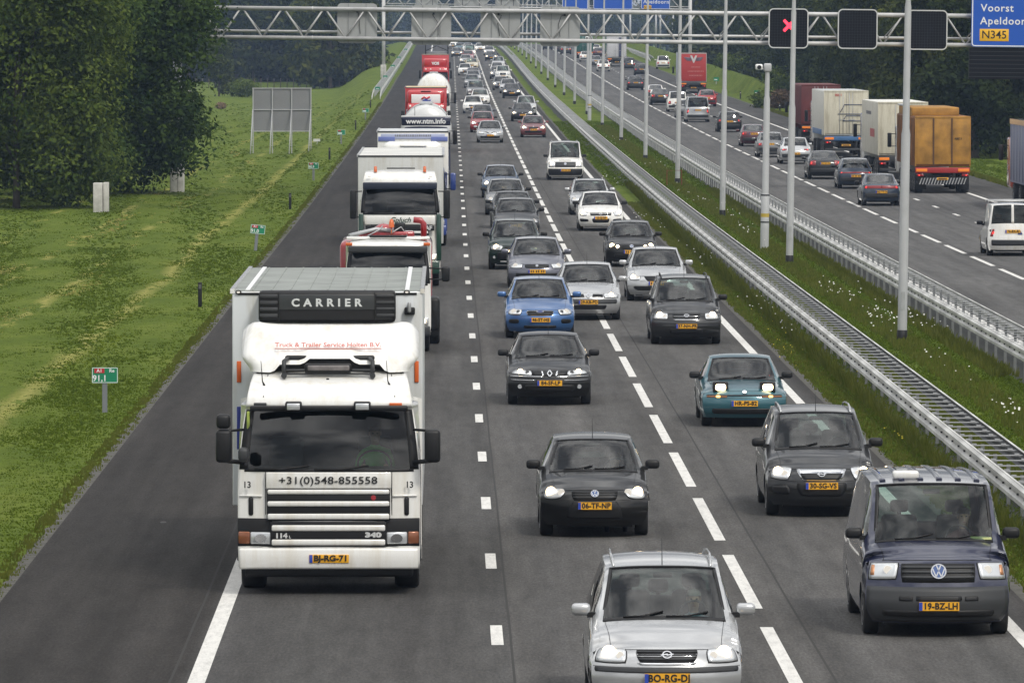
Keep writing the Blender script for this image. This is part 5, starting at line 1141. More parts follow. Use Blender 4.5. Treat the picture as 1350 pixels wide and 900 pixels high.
    if lod < 2:
        mb = MB()
        for sx in (-1, 1): st.patch(mb, [(4.12,sx*.80),(4.12,sx*.808),(6.9,sx*.90),(6.9,sx*.892)], .002, 0, 1, 8, 0, .01)
        st.patch(mb, [(4.02,-.82),(4.02,.82),(4.05,.82),(4.05,-.82)], .002, 0, 10, 1, 0, .01); mb.build('bonnet_seam', [M_BLACK], r)
        mb = MB(); st.patch(mb, [(2.99,-.98),(2.99,.98),(3.02,.98),(3.02,-.98)], .0015, 0, 16, 1, 0, .01); mb.build('bumper_seam', [M_BLACK], r)
    lampm = M_LAMPDIM if F.get('dim') else M_LAMPON
    for mir in (False, True):
        sx = -1 if mir else 1
        if F.get('popup'):
            q = st.S(4.35, .62); x = q.x*sx
            mb = MB(); mb.rbox(x-.15, x+.15, q.y-.03, q.y+.26, q.z-.04, q.z+.16, .02); h = mb.build('headlight', [M_BLACK], r)
            mb = MB(); plate(mb, .20, .125, .05, q.y-.05, q.y-.02, c=(x, q.z+.06)); mb.build('lamp', [M_LAMPON], h)
            mb = MB(); st.patch(mb, [(3.05,.42),(3.05,.9),(3.22,.9),(3.22,.42)], .012, 0, 5, 1, 0, .02, mir); mb.build('indicator', [mat('dull_indicator', (.30,.13,.06), .3)], r)
            mb = MB(); st.patch(mb, [(3.04,.58),(3.04,.68),(3.24,.68),(3.24,.58)], .02, 0, 2, 1, .3, .02, mir); mb.build('side_lamp', [mat('amber_on', (1,.6,.1), .3, emit=(1,.55,.12), estr=4)], r); continue
        c_ = F['lights']; cm_ = (sum(q[0] for q in c_)/4, sum(q[1] for q in c_)/4)
        if lod < 2: mb = MB(); st.patch(mb, [(cm_[0]+(q[0]-cm_[0])*1.10, min(.995, cm_[1]+(q[1]-cm_[1])*1.07)) for q in c_], .003, 0, 7, 5, F['lrnd'], .02, mir); mb.build('lamp_gasket', [M_BLACK], r)
        mb = MB(); st.patch(mb, F['lights'], .007, 0, 7, 5, F['lrnd'], .02, mir); h = mb.build('headlight', [M_SILVERLAMP if not F.get('round') else M_BLACK], r)
        for bi, (t, v, rr) in enumerate(F['beams']):
            q = st.S(t, v*sx, .012); mb = MB(); mb.disc((q.x, q.y-.012, q.z), rr*(1.0 if lod else .92), n=14, depth=.05)
            o = mb.build('lamp', [lampm if (bi == 0 or F.get('round')) else (M_CHROME if face in ('laguna','focus','t5') else M_LAMPDIM)], h)
        if F.get('indout'):
            mb = MB(); st.patch(mb, [(3.50,.90),(3.50,.95),(3.78,.95),(3.78,.91)], .014, 0, 3, 3, 0, .02, mir); mb.build('indicator', [mat('pale_amber', (.50,.24,.12), .25, .3)], h)
        if F.get('fog') and lod < 2:
            q = st.S(F['fog'][0], F['fog'][1]*sx, .006); mb = MB(); mb.disc((q.x, q.y-.01, q.z), .045, n=12, depth=.03); mb.build('fog_lamp', [M_SILVERLAMP], r)
    ek, et = F['emblem']; er = F.get('eb', .062); q = st.S(et, 0, .022); inst('emblem', emblem(ek, er), r, q, rot_of(st, et))
    def number_plate(t, txt, back=False):
        q = st.S(t, 0, .018); rt = (0, 0, math.pi if back else 0)
        mb = MB(); mb.box(-.255, .255, -.010, .012, -.055, .055, 0); mb.box(-.255, -.212, -.013, -.009, -.052, .052, 1); o = mb.build('number_plate', [M_PLATE, M_PLATEBLUE], r, q, rt)
        if txt: put_text(o, txt, .112, M_PLATEINK, (.02, -.014, 0), bold=.0035, sx=.93, space=1.05)
        elif lod < 2 or True:
            mb = MB()
            for k in range(6):
                x = -.17 + k*.062 + (.03 if k > 1 else 0) + (.03 if k > 3 else 0); mb.box(x-.02, x+.02, -.013, -.009, -.036, .036)
            mb.build('lettering', [mat('plate_ink_soft', (.12,.06,.02), .6)], o)
        return o
    number_plate(F['plate'], plate_txt)
    # rear details
    number_plate(RR['plate'], rplate, True)
    mirs = (False,) if RR['lamps'][0][1] == 0 else (False, True)
    for mir in (False, True):
        mb = MB(); st.patch(mb, RR['lamps'], .008, 0, 5, 4, RR['rnd'], .02, mir); o = mb.build('tail_lamp', [M_TAIL], r)
        c = RR['lamps']; tm = (c[0][0]+c[2][0])/2; vm = .88; q = st.S(tm, vm*(-1 if mir else 1), .012)
        mb = MB(); st.patch(mb, [(tm+.18, vm-.05), (tm+.18, vm+.04), (tm-.18, vm+.04), (tm-.18, vm-.05)], .012, 0, 2, 2, .5, .01, mir); mb.build('lamp_lens', [M_TAILON], o)
    mb = MB(); st.patch(mb, [(15.2,-.9),(15.2,.9),(14.0,.9),(14.0,-.9)], .005, 0, 8, 2, .05, .02); mb.build('bumper_trim', [M_TRIM], r)
    # mirrors
    e = st.S(7.25, 1); zm = belt(7.3) + .05
    for sx in (-1, 1):
        mb = MB(); x = W*.95; mb.rbox(sx*x if sx > 0 else -x-.22, x+.22 if sx > 0 else -x, e.y+.02, e.y+.16, zm-.01, zm+.13, .045, 0, 2)
        o = mb.build('wing_mirror', [PAINT if p.get('pm', True) and lod_mirror_paint else M_BLACK], r)
        mb = MB(); mb.box(min(sx*(x-.05), sx*(x+.04)), max(sx*(x-.05), sx*(x+.04)), e.y+.03, e.y+.12, zm-.03, zm+.03); mb.build('mirror_foot', [M_BLACK], o)
    if rails:
        for sx in (-1, 1):
            pth = [st.S(t, sx*.86, .0 if t in (8.08, 9.92) else .055) for t in (8.08, 8.25, 8.8, 9.4, 9.8, 9.92)]; mb = MB(); mb.tube(pth, .016, 6); mb.build('roof_rail', [P_LSILVER if rails == 's' else M_TRIM], r)
    if lod < 2 and shape in ('hatch','golf','sedan','mpv','smallmpv'):
        q = st.S(8.1, 0); mb = MB(); mb.tube([q, q + Vector((0, .12, .30))], [.006, .003], 5); mb.build('aerial', [M_BLACK], r)
    r['shape'] = shape
    return r
lod_mirror_paint = True
TEMPL = {}
def place_vehicle(shape, face, rear, paintm, x, d, label, cat='car', name='car', away=False, lod=0, rails=False, txt=None, group=None, mirrors='paint', rz=0.0, rtxt=None):
    key = (shape, face, rear, lod, rails, txt, rtxt); L = SHAPES[shape]['L']
    if key not in TEMPL: r = build_car(shape, face, rear, lod, rails, txt, rtxt); TEMPL[key] = r
    else: r = copy_tree(TEMPL[key])
    for o in tree_objs(r):
        if o.type != 'MESH': continue
        for i, sl in enumerate(o.material_slots):
            if o.data.materials[i] == PAINT: sl.link = 'OBJECT'; sl.material = M_BLACK if (o.name.startswith('wing_mirror') and mirrors == 'black') else paintm
    rename(r, name)
    tag(r, label, cat, group)
    if 'shape' in r: del r['shape']
    if away: r.location = pt(x, d - .78 + L); r.rotation_euler = (0, 0, math.pi + rz)
    else: r.location = pt(x, d - .80); r.rotation_euler = (0, 0, rz)
    return r
def tree_objs(o):
    out = [o]
    for c in KIDS.get(o.name, []): out += tree_objs(c)
    return out
def rename(o, name):
    k = KIDS.pop(o.name, []); o.name = name; KIDS[o.name] = k
# ------------------------------------------------------------------ people behind the wheels
M_SKIN = mat('skin', (.50,.30,.21), .55); M_TROUS = mat('trousers', (.03,.035,.05), .9)
def shirt(name, c): return mat('shirt_'+name, c, .9)
def seated_person():
    """seated figure, hip joint at the origin, facing -Y, hands on a wheel 0.45 m ahead"""
    n = [(0,0,0,.15,.13), (0,.02,.16,.145,.11), (0,.03,.34,.16,.115), (0,.03,.46,.13,.09), (0,.015,.53,.058,.058), (0,0,.585,.055,.06), (0,-.012,.66,.076,.09), (0,-.005,.735,.078,.092), (0,.0,.80,.055,.065)]
    e = [(0,1),(1,2),(2,3),(3,4),(4,5),(5,6),(6,7),(7,8)]
    for s in (-1, 1):
        b = len(n); n += [(s*.17,.03,.44,.07,.07), (s*.235,-.02,.28,.052,.052), (s*.25,-.16,.17,.044,.044), (s*.20,-.32,.23,.034,.034), (s*.17,-.40,.265,.028,.028), (s*.155,-.445,.28,.032,.022)]
        e += [(3,b),(b,b+1),(b+1,b+2),(b+2,b+3),(b+3,b+4),(b+4,b+5)]
        for k, (dx, dz, ln) in enumerate(((-.026,.018,.9),(-.010,.026,1.0),(.008,.026,.95),(.024,.016,.8))):
            c = len(n); x, y, z = s*.155 + s*dx, -.475, .285+dz
            n += [(x,y,z,.009,.009), (x,y-.028*ln,z-.004,.0085,.0085), (x-s*.004,y-.036*ln,z-.03,.008,.008)]; e += [(b+5,c),(c,c+1),(c+1,c+2)]
        c = len(n); n += [(s*.125,-.435,.265,.010,.010), (s*.105,-.455,.245,.009,.009)]; e += [(b+4,c),(c,c+1)]
        b = len(n); n += [(s*.10,-.02,-.02,.10,.09), (s*.13,-.28,.04,.085,.08), (s*.14,-.46,.06,.062,.062), (s*.14,-.58,-.14,.052,.052), (s*.14,-.66,-.34,.04,.04), (s*.14,-.76,-.38,.04,.03)]
        e += [(0,b)] + [(b+i,b+i+1) for i in range(5)]
    me = skin_mesh('body', n, e, [M_SKIN, shirt('plain', (.3,.3,.3)), M_TROUS], 1)
    for p in me.polygons:
        c = p.center; arm = abs(c.x) > .165 or c.y < -.24
        p.material_index = 2 if (c.z < .03 and not (c.y < -.28 and c.z > .12)) or (c.z < .12 and c.y < -.15 and abs(c.x) < .2) else (1 if c.z < .545 and (c.y > -.33) else 0)
    # face
    f = MB()
    f.rbox(-.011, .011, -.122, -.085, .655, .70, .009)                                      # nose
    nose = f.mesh('nose', M_SKIN)
    f = MB()
    for s in (-1, 1): f.disc((s*.031, -.1, .712), .0085, n=8, depth=.01, rx=.014)
    eyes = f.mesh('eyes', M_BLACK)
    f = MB(); f.disc((0, -.101, .632), .006, n=10, depth=.01, rx=.024); mouth = f.mesh('mouth', mat('lips', (.30,.10,.08), .5))
    f = MB()
    for s in (-1, 1): f.rbox(s*.078-.008, s*.078+.008, -.015, .02, .675, .735, .007)
    ears = f.mesh('ears', M_SKIN)
    f = MB(); rows = []
    for i in range(7):
        a = math.pi/2*i/6; rows.append([(math.cos(t)*.088*math.sin(a+.001), .012 + math.sin(t)*.103*math.sin(a+.001), .745 + .085*math.cos(a) - (.05 if (math.sin(t) > -.2 and i == 6) else 0)) for t in np.linspace(0, 2*math.pi, 17)])
    f.grid(rows, 0, True); hair = f.mesh('hair', mat('hair_brown', (.045,.03,.02), .7))
    return me, nose, eyes, mouth, ears, hair
PERS = seated_person()
def driver(vehicle, x, y, z, shirt_m, label, hair_m=None, sc=1.0):
    """sits in the vehicle: a thing of its own, placed in world space"""
    o = bpy.data.objects.new('person', PERS[0]); link(o); M = Matrix.Translation(vehicle.location) @ Euler(vehicle.rotation_euler).to_matrix().to_4x4()
    o.matrix_world = M @ Matrix.Translation((x, y, z)) @ Matrix.Scale(sc, 4); tag(o, label, 'person')
    o.material_slots[1].link = 'OBJECT'; o.material_slots[1].material = shirt_m
    for nm, me in zip(('nose', 'eyes', 'mouth', 'ears', 'hair'), PERS[1:]):
        c = inst(nm, me, o)
        if nm == 'hair' and hair_m: c.material_slots[0].link = 'OBJECT'; c.material_slots[0].material = hair_m
    return o

# ------------------------------------------------------------------ lorries
def truck_wheel(root, x, y, r_=.50, w=.30):
    ty, rm = wheel_meshes(r_, w, M_STEELRIM); o = inst('wheel', ty, root, (x, y, r_)); inst('rim', rm, o); return o
def slab(root, name, m, x0, x1, y0, y1, z0, z1, b=.02, parent=None):
    mb = MB(); mb.rbox(x0, x1, y0, y1, z0, z1, b); return mb.build(name, m if isinstance(m, list) else [m], parent or root)
def cab_shell(root, W, keys, tws, paintm, ydeep, vis=True, name='cab'):
    """keys as Strip; tws=(t0,t1) windscreen"""
    st = Strip(keys); mb = MB(); vs = [-1,-.97,-.9,-.75,-.5,-.25,0,.25,.5,.75,.9,.97,1]; N = st.n
    def tr(a, b_): n = max(1, int((b_-a)*3)); return [a + (b_-a)*k/n for k in range(n+1)]
    st.grid(mb, tr(0, tws[0]), vs); st.grid(mb, tr(tws[1], N), vs); st.grid(mb, tr(*tws), vs[:3]); st.grid(mb, tr(*tws), vs[-3:])
    full = tr(0, tws[0]) + tr(*tws)[1:] + tr(tws[1], N)[1:]
    for sx in (-1, 1):
        win = MB(); rows = []
        for t in full:
            e = st.S(t, sx); rows.append([e, e.lerp(Vector((sx*W, ydeep*.12, e.z)), .5) if False else Vector((max(abs(e.x), 0)*sx, e.y+.05, e.z))] + [Vector((sx*(abs(e.x)*.4+W*.6) if e.z < 2.6 else e.x, e.y + (ydeep-e.y)*f, e.z)) for f in (.22, .5, .72, 1.0)])
        for i in range(len(rows)-1):
            for j in range(5):
                zc = (rows[i][j].z + rows[i+1][j].z)/2; q = [rows[i][j], rows[i+1][j], rows[i+1][j+1], rows[i][j+1]]
                gl = tws[0] < (full[i]+full[i+1])/2 < tws[1]-.1 and j in (2, 3)
                (win if gl else mb).add(q, [(0,1,2,3)], 0, True)
        if win.v: win.build('side_window', [M_GLASSD], root)
    back = [st.S(t, s_) for s_ in (1,) for t in full]
    bz = [p for p in back]; v = [(W*(1 if p.z < 2.6 else abs(p.x)/W), ydeep, p.z) for p in bz] + [(-W*(1 if p.z < 2.6 else abs(p.x)/W), ydeep, p.z) for p in reversed(bz)]
    mb.add(v, [tuple(range(len(v)))], 0)
    body = mb.build(name, [paintm], root)
    mb = MB(); st.grid(mb, tr(*tws), vs[2:-2]); g_ = mb.build('windscreen', [M_TRUCKGLASS], root)
    mb = MB()
    for (a, b_, c, d_) in ((tws[0]-.1, -.93, tws[0]+.03, .93), (tws[1]-.05, -.93, tws[1]+.05, .93)): st.patch(mb, [(a,b_),(a,d_),(c,d_),(c,b_)], .006, 0, 8, 1)
    for sx in (-1, 1): st.patch(mb, [(tws[0], sx*.89),(tws[0], sx*.985),(tws[1], sx*.985),(tws[1], sx*.89)], .005, 0, 1, 5)
    mb.build('windscreen_seal', [M_BLACK], g_)
    # cabin inside
    z0 = st.S(tws[0], 0).z; mb = MB(); x = W-.14
    mb.add([(-x,.5,z0-.9),(x,.5,z0-.9),(x,ydeep-.06,z0-.9),(-x,ydeep-.06,z0-.9),(-x,.5,z0-.02),(x,.5,z0-.02),(x,ydeep-.06,z0+.9),(-x,ydeep-.06,z0+.9)], [(0,1,2,3),(0,1,5,4),(1,2,6,5),(2,3,7,6),(3,0,4,7)], 0)
    mb.rbox(-x, x, .22, .68, z0-.5, z0+.02, .08, 1); mb.build('cabin_lining', [M_INT, M_DASH], root)
    for sx in (-1, 1):
        mb = MB(); mb.rbox(sx*.62-.25, sx*.62+.25, 1.0, 1.5, z0-.6, z0-.35, .07); mb.rbox(sx*.62-.24, sx*.62+.24, 1.42, 1.58, z0-.4, z0+.38, .06); mb.build('seat', M_SEAT, root)
    c = Vector((.62, .72, z0+.05)); mb = MB(); mb.tube([c + Vector((.23*math.cos(a), .16*math.sin(a), .17*math.sin(a))) for a in np.linspace(0, 6.283, 20)], .018, 5, 0, False); mb.build('steering_wheel', M_BLACK, root)
    return st
def chassis(root, W, y0, y1, z=.95):
    slab(root, 'chassis', M_BLACK, -.45, .45, y0, y1, .55, z, .03)
def arm_mirror(root, x, z0, z1, W, y=-.05, m=M_BLACK, w=.20, side=1):
    mb = MB(); mb.rbox(min(side*x, side*(x+w)), max(side*x, side*(x+w)), y-.06, y+.10, z0, z1, .05); o = mb.build('wing_mirror', [m], root)
    for z in (z0+.03, z1-.03): mb = MB(); mb.tube([(side*(W-.03), .15, z+.02), (side*(x+.05), y+.02, z)], .02, 5); mb.build('mirror_arm', M_BLACK, o)
    return o

# ---- the white lorry in front
U1 = -1.622; D1 = 92.0
T1 = empty('lorry', pt(U1, D1), 'white refrigerated lorry with a black CARRIER unit above its cab, leading the lorry lane', 'lorry', 'lorries queuing in the slow lane')
def J(px, py, y=0.0): s = FPX/(D1+y); return (px-433)/s + (433-589.7)/s - U1, CAM_H - (py-38)/s
zb0, zb1 = J(0,752)[1], J(0,722)[1]; zp0, zp1 = J(0,645)[1], J(0,622)[1]; zw0, zw1 = J(0,620)[1], J(0,542)[1]; zl0, zl1 = J(0,536)[1], J(0,525)[1]
W1 = 1.265
kk = [(.08,zb0,W1*.97,.14,0),(.0,zb0+.08,W1*.98,.14,0),(.0,zb1,W1*.985,.14,0),(.04,zp0,W1*.99,.15,0),(.06,zw0,W1*.985,.16,0),(.12,(zw0+zw1)/2,W1*.955,.17,0),(.22,zw1,W1*.91,.18,0),(.16,zl0,W1*.90,.16,0),(.20,zl1,W1*.89,.16,.01),(.55,zl1+.22,W1*.86,.08,.04),(1.1,zl1+.36,W1*.83,.0,.06),(2.0,zl1+.40,W1*.83,.0,.06)]
st1 = cab_shell(T1, W1, kk, (4,6), P_WHITE, 2.05)
def sy1(x, z):
    ts = np.linspace(0, 7, 141); zz = [st1.e(t)[1] for t in ts]; t = float(ts[int(np.argmin([abs(q-z) for q in zz]))]); e = st1.e(t); return e[0] + e[3]*min(1, abs(x)/e[2])**2.4
def fr(name, m, px0, px1, py0, py1, off=.02, thick=.05, b=.01, parent=None):
    """flat item on the front of the white lorry, read off between photo edges"""
    x0, za = J(px0, py1); x1, zb = J(px1, py0); xm = (x0+x1)/2; y = sy1(xm, (za+zb)/2); o = slab(T1, name, m, x0, x1, y-off, y-off+thick, za, zb, b, parent)
    if abs(xm) > .5:                      # follow the rounding of the cab corner
        for v in o.data.vertices: v.co.y += sy1(v.co.x, (za+zb)/2) - y
    return o
fr('bumper', P_WHITE, 314.5, 551.5, 722.5, 750.5, .06, .10, .035)
fr('lower_grille', M_BLACK, 356, 509, 688, 721, .02, .05)
fr('lamp_surround', M_BLACK, 312, 358, 684, 721.5, .015, .06); fr('lamp_surround', M_BLACK, 507, 553, 684, 721.5, .015, .06)
for (a, b_) in ((692.3, 700.3), (711.2, 719)): fr('grille_slat', P_WHITE, 357.5, 507.5, a, b_, .045, .05, .02)
fr('main_grille', M_BLACK, 351, 514, 645, 687, .02, .05)
for (a, b_) in ((645.6, 651.8), (660.8, 667.8), (677.3, 685)): fr('grille_slat', P_WHITE, 352, 513, a, b_, .05, .05, .02)
for py in (655, 658, 671, 674): fr('grille_mesh', M_TRIM, 353, 512, py, py+.7, .012, .02, .002)
pn = fr('front_panel', P_WHITE, 350, 515.5, 622.8, 644.6, .03, .06, .015)
for px in (349.3, 516.2): fr('panel_seam', M_BLACK, px-.5, px+.5, 622, 690, .012, .02, .002)
def ftext(txt, cx, cy, h, m, y=0.0, parent=None, wpx=None, **k):
    x, z = J(cx, cy, y); me = text_mesh(txt, h/.70, m, **k); o = inst('lettering', me, parent or T1, (x, y, z), (R(90), 0, 0))
    if wpx:
        xs = [v.co.x for v in me.vertices]; o.scale = (wpx/(FPX/(D1+y))/(max(xs)-min(xs)), 1, 1)
    return o
ftext('+31(0)548-855558', 432, 633.8, .098, M_INK, sy1(0,1.6)-.045, pn, 130, bold=.001)
for px, a in ((325, 1), (539.5, 1)): o = ftext('13', px, 639.5, .085, M_INK, .07, T1, 8.5, bold=.003)
ftext('114', 370, 706.8, .062, M_SIGNRIM, -.03, T1, 15, bold=.005); ftext('L', 381.5, 708.2, .035, M_SIGNRIM, -.03, T1, bold=.002); ftext('340', 491.5, 705.8, .062, M_SIGNRIM, -.03, T1, 22, bold=.006)
x, z = J(492, 656.3); mb = MB(); mb.disc((x, .0, z), .035, n=14, depth=.03); mb.build('emblem', [mat('emblem_red', (.35,.03,.04), .4)], T1)
for (a, b_, oa, ob) in ((329, 356.8, 313, 328.4), (509, 536.6, 537.6, 552)):
    h = fr('headlight', M_SILVERLAMP, a, b_, 702, 718, .035, .06, .02); cx = (a+b_)/2; x, z = J(cx, 710)
    mb = MB(); mb.disc((x, .0, z), .06, n=14, depth=.04, rx=.08); mb.build('lamp', [M_CHROME], h)
    fr('indicator', mat('amber_glass', (.27,.10,.05), .2, .4, coat=.5), oa, ob, 701.5, 718, .035, .06, .02)
    c0 = a-1 if a < 400 else a+1; fb = fr('fog_lamp_housing', M_BLACK, c0, c0+27, 729.5, 742.3, .075, .05, .02)
    for q in (8, 19): x, z = J(c0+q, 736); mb = MB(); mb.disc((x, -.06 + (.05 if True else 0), z), .052, n=12, depth=.03, rx=.055); mb.build('fog_lamp', [M_SILVERLAMP], fb)
o = fr('number_plate', M_PLATE, 407, 459.5, 731, 742, .075, .04, .004); x, z = J(407, 0); 
fr('plate_band', M_PLATEBLUE, 407.3, 411.5, 731.3, 741.7, .08, .03, .002, o); ftext('BJ-RG-71', 435.5, 736.6, .075, M_PLATEINK, sy1(0, .5)-.085, o, 43, bold=.004)
fr('number_field', M_SIGNYEL, 511.5, 514, 733, 734, .07, .02, .001)
for (a, b_) in ((326.5, 333), (532.5, 539)):
    fr('air_slot', M_BLACK, a, b_, 656, 680.5, .03, .05, .03); fr('corner_panel', P_WHITE, a-12 if a < 400 else a-15, a+18 if a < 400 else a+17, 653.5, 655.5, .03, .05, .008)
slab(T1, 'step', M_TRIM, -W1-.0, -W1+.03, .3, 1.1, .45, .62); slab(T1, 'step', M_TRIM, W1-.03, W1, .3, 1.1, .45, .62)
slab(T1, 'bumper_underside', M_BLACK, -1.15, 1.15, .06, .5, zb0-.10, zb0+.06, .03)
for (pa, pb) in ((-1.03, -.28), (-.2, .55)):
    mb = MB(); a = st1.S(4.02, pa/W1, .03); b_ = st1.S(4.16, pb/W1, .03); mb.tube([a, st1.S(4.03, (pa+pb)/2/W1, .03), b_], .014, 5); mb.build('wiper', M_BLACK, T1)
# ledge with spot lamps, visor
slab(T1, 'sun_visor', M_BLACK, -1.08, 1.08, .03, .12, zw1+.0, zl0+.01, .02)
for (a, b_) in ((375.5, 397.5), (466, 488.5)):
    x0, z0 = J(a, 542.5); x1, z1 = J(b_, 529.5); h = slab(T1, 'spot_lamp', M_BLACK, x0, x1, -.06, .16, z0, z1, .025)
    slab(T1, 'lamp_glass', M_SILVERLAMP, x0+.025, x1-.025, -.075, -.05, z0+.025, z1-.02, .03, h)
for (a, b_, m) in ((333.5, 350.5, M_TRIM), (513, 529.7, M_ORANGE)): x0, z0 = J(a, 536.2); x1, z1 = J(b_, 532); slab(T1, 'marker_lamp', m, x0, x1, .18, .26, z0, z1, .01)
for px, py in ((431.7, 520.5), (369, 518), (494, 517.5), (431.5, 500.5)): x, z = J(px, py, .45); slab(T1, 'roof_fixing', M_BLACK, x-.02, x+.02, .33 + (520-py)*.012, .40 + (520-py)*.012, z-.03, z+.015, .008)
for px in (348.5, 514): x, z = J(px, 507, .5); mb = MB(); mb.tube([(x, .52, z-.02), (x-.03, .5, z+.05), (x-.05, .5, z+.33)], [.02,.008,.004], 5); mb.build('aerial', M_BLACK, T1)
for sx in (-1, 1): mb = MB(); mb.tube([st1.S(8.05, sx*.80, .004), st1.S(9.5, sx*.80, .004), st1.S(10.8, sx*.80, .004)], .006, 4); mb.build('roof_seam', M_TRIM, T1)
# roof light bar with its plate
LBY = .62
def JB(a, b_, c, d_, name, m, y0, y1, b=.02, parent=None): x0, z0 = J(a, d_, y0); x1, z1 = J(b_, c, y0); return slab(T1, name, m, x0, x1, y0, y1, z0, z1, b, parent)
lb = JB(371, 493.5, 491.3, 494.3, 'lamp_bar', M_TRIM, LBY, LBY+.05, .015)
for px in (374, 491): mb = MB(); x, z = J(px, 495, LBY); _, zt = J(px, 476, LBY); mb.tube([(x, LBY, z-.02), (x, LBY+.02, zt), (x*.9, LBY+.3, zt+.03)], .03, 8); mb.disc((x, LBY-.03, z), .04, n=10, depth=.05); mb.build('bar_support', M_TRIM, lb)
JB(374, 402, 486.5, 489, 'bar_rod', M_TRIM, LBY, LBY+.04, .01, lb); JB(463, 491, 486.5, 489, 'bar_rod', M_TRIM, LBY, LBY+.04, .01, lb)
JB(401, 463, 479, 492, 'plate_holder', M_BLACK, LBY-.02, LBY+.08, .03, lb); JB(405, 460.5, 481.5, 488.5, 'faded_plate', mat('faded_plate', (.17,.155,.155), .5, var=.5, vscale=6), LBY-.03, LBY, .02, lb)
# roof air deflector
dk = MB(); rows = []
for i in range(15):
    f = i/14; row = []
    for j in range(33):
        v = -1 + j/16; a = abs(v); sq = 1 - .025*(1-min(1, a/.9))
        w = 1.10 + .125*float(smooth(0, .30, f)) ; zt = 3.74 - .10*(1-a**6) + .0; zbm = 3.14 - (.11 if a > .62 else 0)*smooth(.62, .72, a) + .08*(1 - smooth(.25, .35, a)) - .02
        cut = 1.0
        z = zbm + (zt - zbm)*f - .20*f*f*max(0, (a-.80)/.20)**2.2; y = .80 + .85*f**1.2 + .30*a**8 + .10*(1-math.cos(v*3))*0
        row.append((v*w*float(cut), y, float(z)))
    rows.append(row)
dk.grid(rows, 0, True); top = rows[-1]; dk.grid([top, [(x*.97, 2.05 if y < 2.0 else y+.05, z-.05) for x, y, z in top]], 0, True)
for s_ in (0, -1): dk.grid([[r_[s_] for r_ in rows], [(r_[s_][0], 2.06, r_[s_][2]) for r_ in rows]], 0, True)
df = dk.build('roof_deflector', [P_WHITE], T1)
slab(T1, 'deflector_gap', M_BLACK, -1.02, 1.02, 1.0, 1.9, 2.95, 3.08, .03); slab(T1, 'deflector_recess', M_BLACK, -.62, .62, .86, 1.9, 2.98, 3.24, .03)
def dtext(txt, cx, py, wpx, m, hh, par):
    y = .80 + .85*.42**1.2; x, z = J(cx, py, y); me = text_mesh(txt, hh/.7, m, bold=.0015, extr=.001); xs = [v.co.x for v in me.vertices]
    o = inst('lettering', me, par, (x, y-.10, z+.01), (R(90)-R(48), 0, 0)); o.scale = (wpx/(FPX/(D1+y))/(max(xs)-min(xs)), 1.5, 1); return o
M_REDINK = mat('faded_red_lettering', (.50,.13,.11), .6)
dtext('Truck & Trailer Service Holten B.V.', 432.5, 455, 140, M_REDINK, .055, df)
y = .80 + .85*.36**1.2; x0, z0 = J(362, 459.6, y); x1, z1 = J(503, 459.2, y); mb = MB(); mb.box(x0, x1, y-.07, y-.06, z0, z0+.012); mb.build('lettering_line', M_REDINK, df)
# refrigerated box
M_BOXW = mat('box_panel', (.62,.65,.67), .4, coat=.2, streak=.2); M_ROOFA = mat('box_roof', (.27,.29,.27), .55, .2, var=.25, vscale=1.5)
by0, by1 = 2.55, 11.6; hx = 1.335; zt = 4.06
bx = slab(T1, 'cargo_box', M_BOXW, -hx, hx, by0, by1, 1.05, zt, .02); bx.location.x = -.062
mb = MB(); mb.box(-hx+.03, hx-.03, by0+.03, by1-.03, zt-.01, zt+.012); rf = mb.build('roof', M_ROOFA, bx)
for k in range(9): mb = MB(); x = -1.05 + k*.2625; mb.box(x-.012, x+.012, by0+.05, by1-.05, zt+.012, zt+.02); mb.build('roof_rib', M_ROOFA, rf)
for x in (-1.12, 1.12): mb = MB(); mb.box(x-.03, x+.03, by0+.05, by1-.05, zt+.012, zt+.026); mb.build('roof_strip', M_SIGNWHITE, rf)
for x in (-hx, hx): mb = MB(); mb.box(x-.03, x+.03, by0-.01, by1, zt-.03, zt+.035); mb.build('edge_rail', P_WHITE, bx)
mb = MB(); mb.box(-hx+.08, hx-.08, by0-.012, by0, zt-.05, zt-.02); mb.build('gap', M_BLACK, bx)
for px in (320, 542): x, z = J(px, 384.8, by0); mb = MB(); mb.disc((x, by0-.03, z), .03, n=12, depth=.03, rx=.045); o = mb.build('marker_lamp', [M_BLACK], bx); mb = MB(); mb.disc((x, by0-.035, z), .015, n=10, depth=.01, rx=.025); mb.build('lamp_glass', [M_LAMPDIM], o)
def JC(a, b_, c, d_, name, m, y0, y1, b=.02, parent=None): x0, z0 = J(a, d_, y0); x1, z1 = J(b_, c, y0); return slab(T1, name, m, x0, x1, y0, y1, z0, z1, b, parent)
cu = JC(340.5, 521.5, 383.5, 425, 'cooling_unit', M_BLACK, by0-.42, by0-.002, .05)
JC(367, 494, 388, 402+6, 'unit_panel', mat('unit_panel_grey', (.03,.033,.035), .4), by0-.435, by0-.41, .01, cu)
for px in (367.5, 494): JC(px-.6, px+.6, 385, 424, 'panel_seam', mat('pure_black', (.004,.004,.004), .6), by0-.437, by0-.41, .002, cu)
for k in range(4): JC(342, 366, 388+k*8.5, 392.5+k*8.5, 'louvre', M_TRIM, by0-.44, by0-.41, .01, cu); JC(496, 520, 388+k*8.5, 391.5+k*8.5, 'louvre', M_TRIM, by0-.44, by0-.41, .01, cu)
me = text_mesh('CARRIER', .16, mat('pale_lettering', (.55,.57,.57), .4), bold=.006, space=1.7); xs = [v.co.x for v in me.vertices]; x, z = J(430.2, 399.2, by0-.45); o = inst('lettering', me, cu, (x, by0-.442, z), (R(90), 0, 0)); o.scale = (93/(FPX/(D1+by0))/(max(xs)-min(xs)), .93, 1)
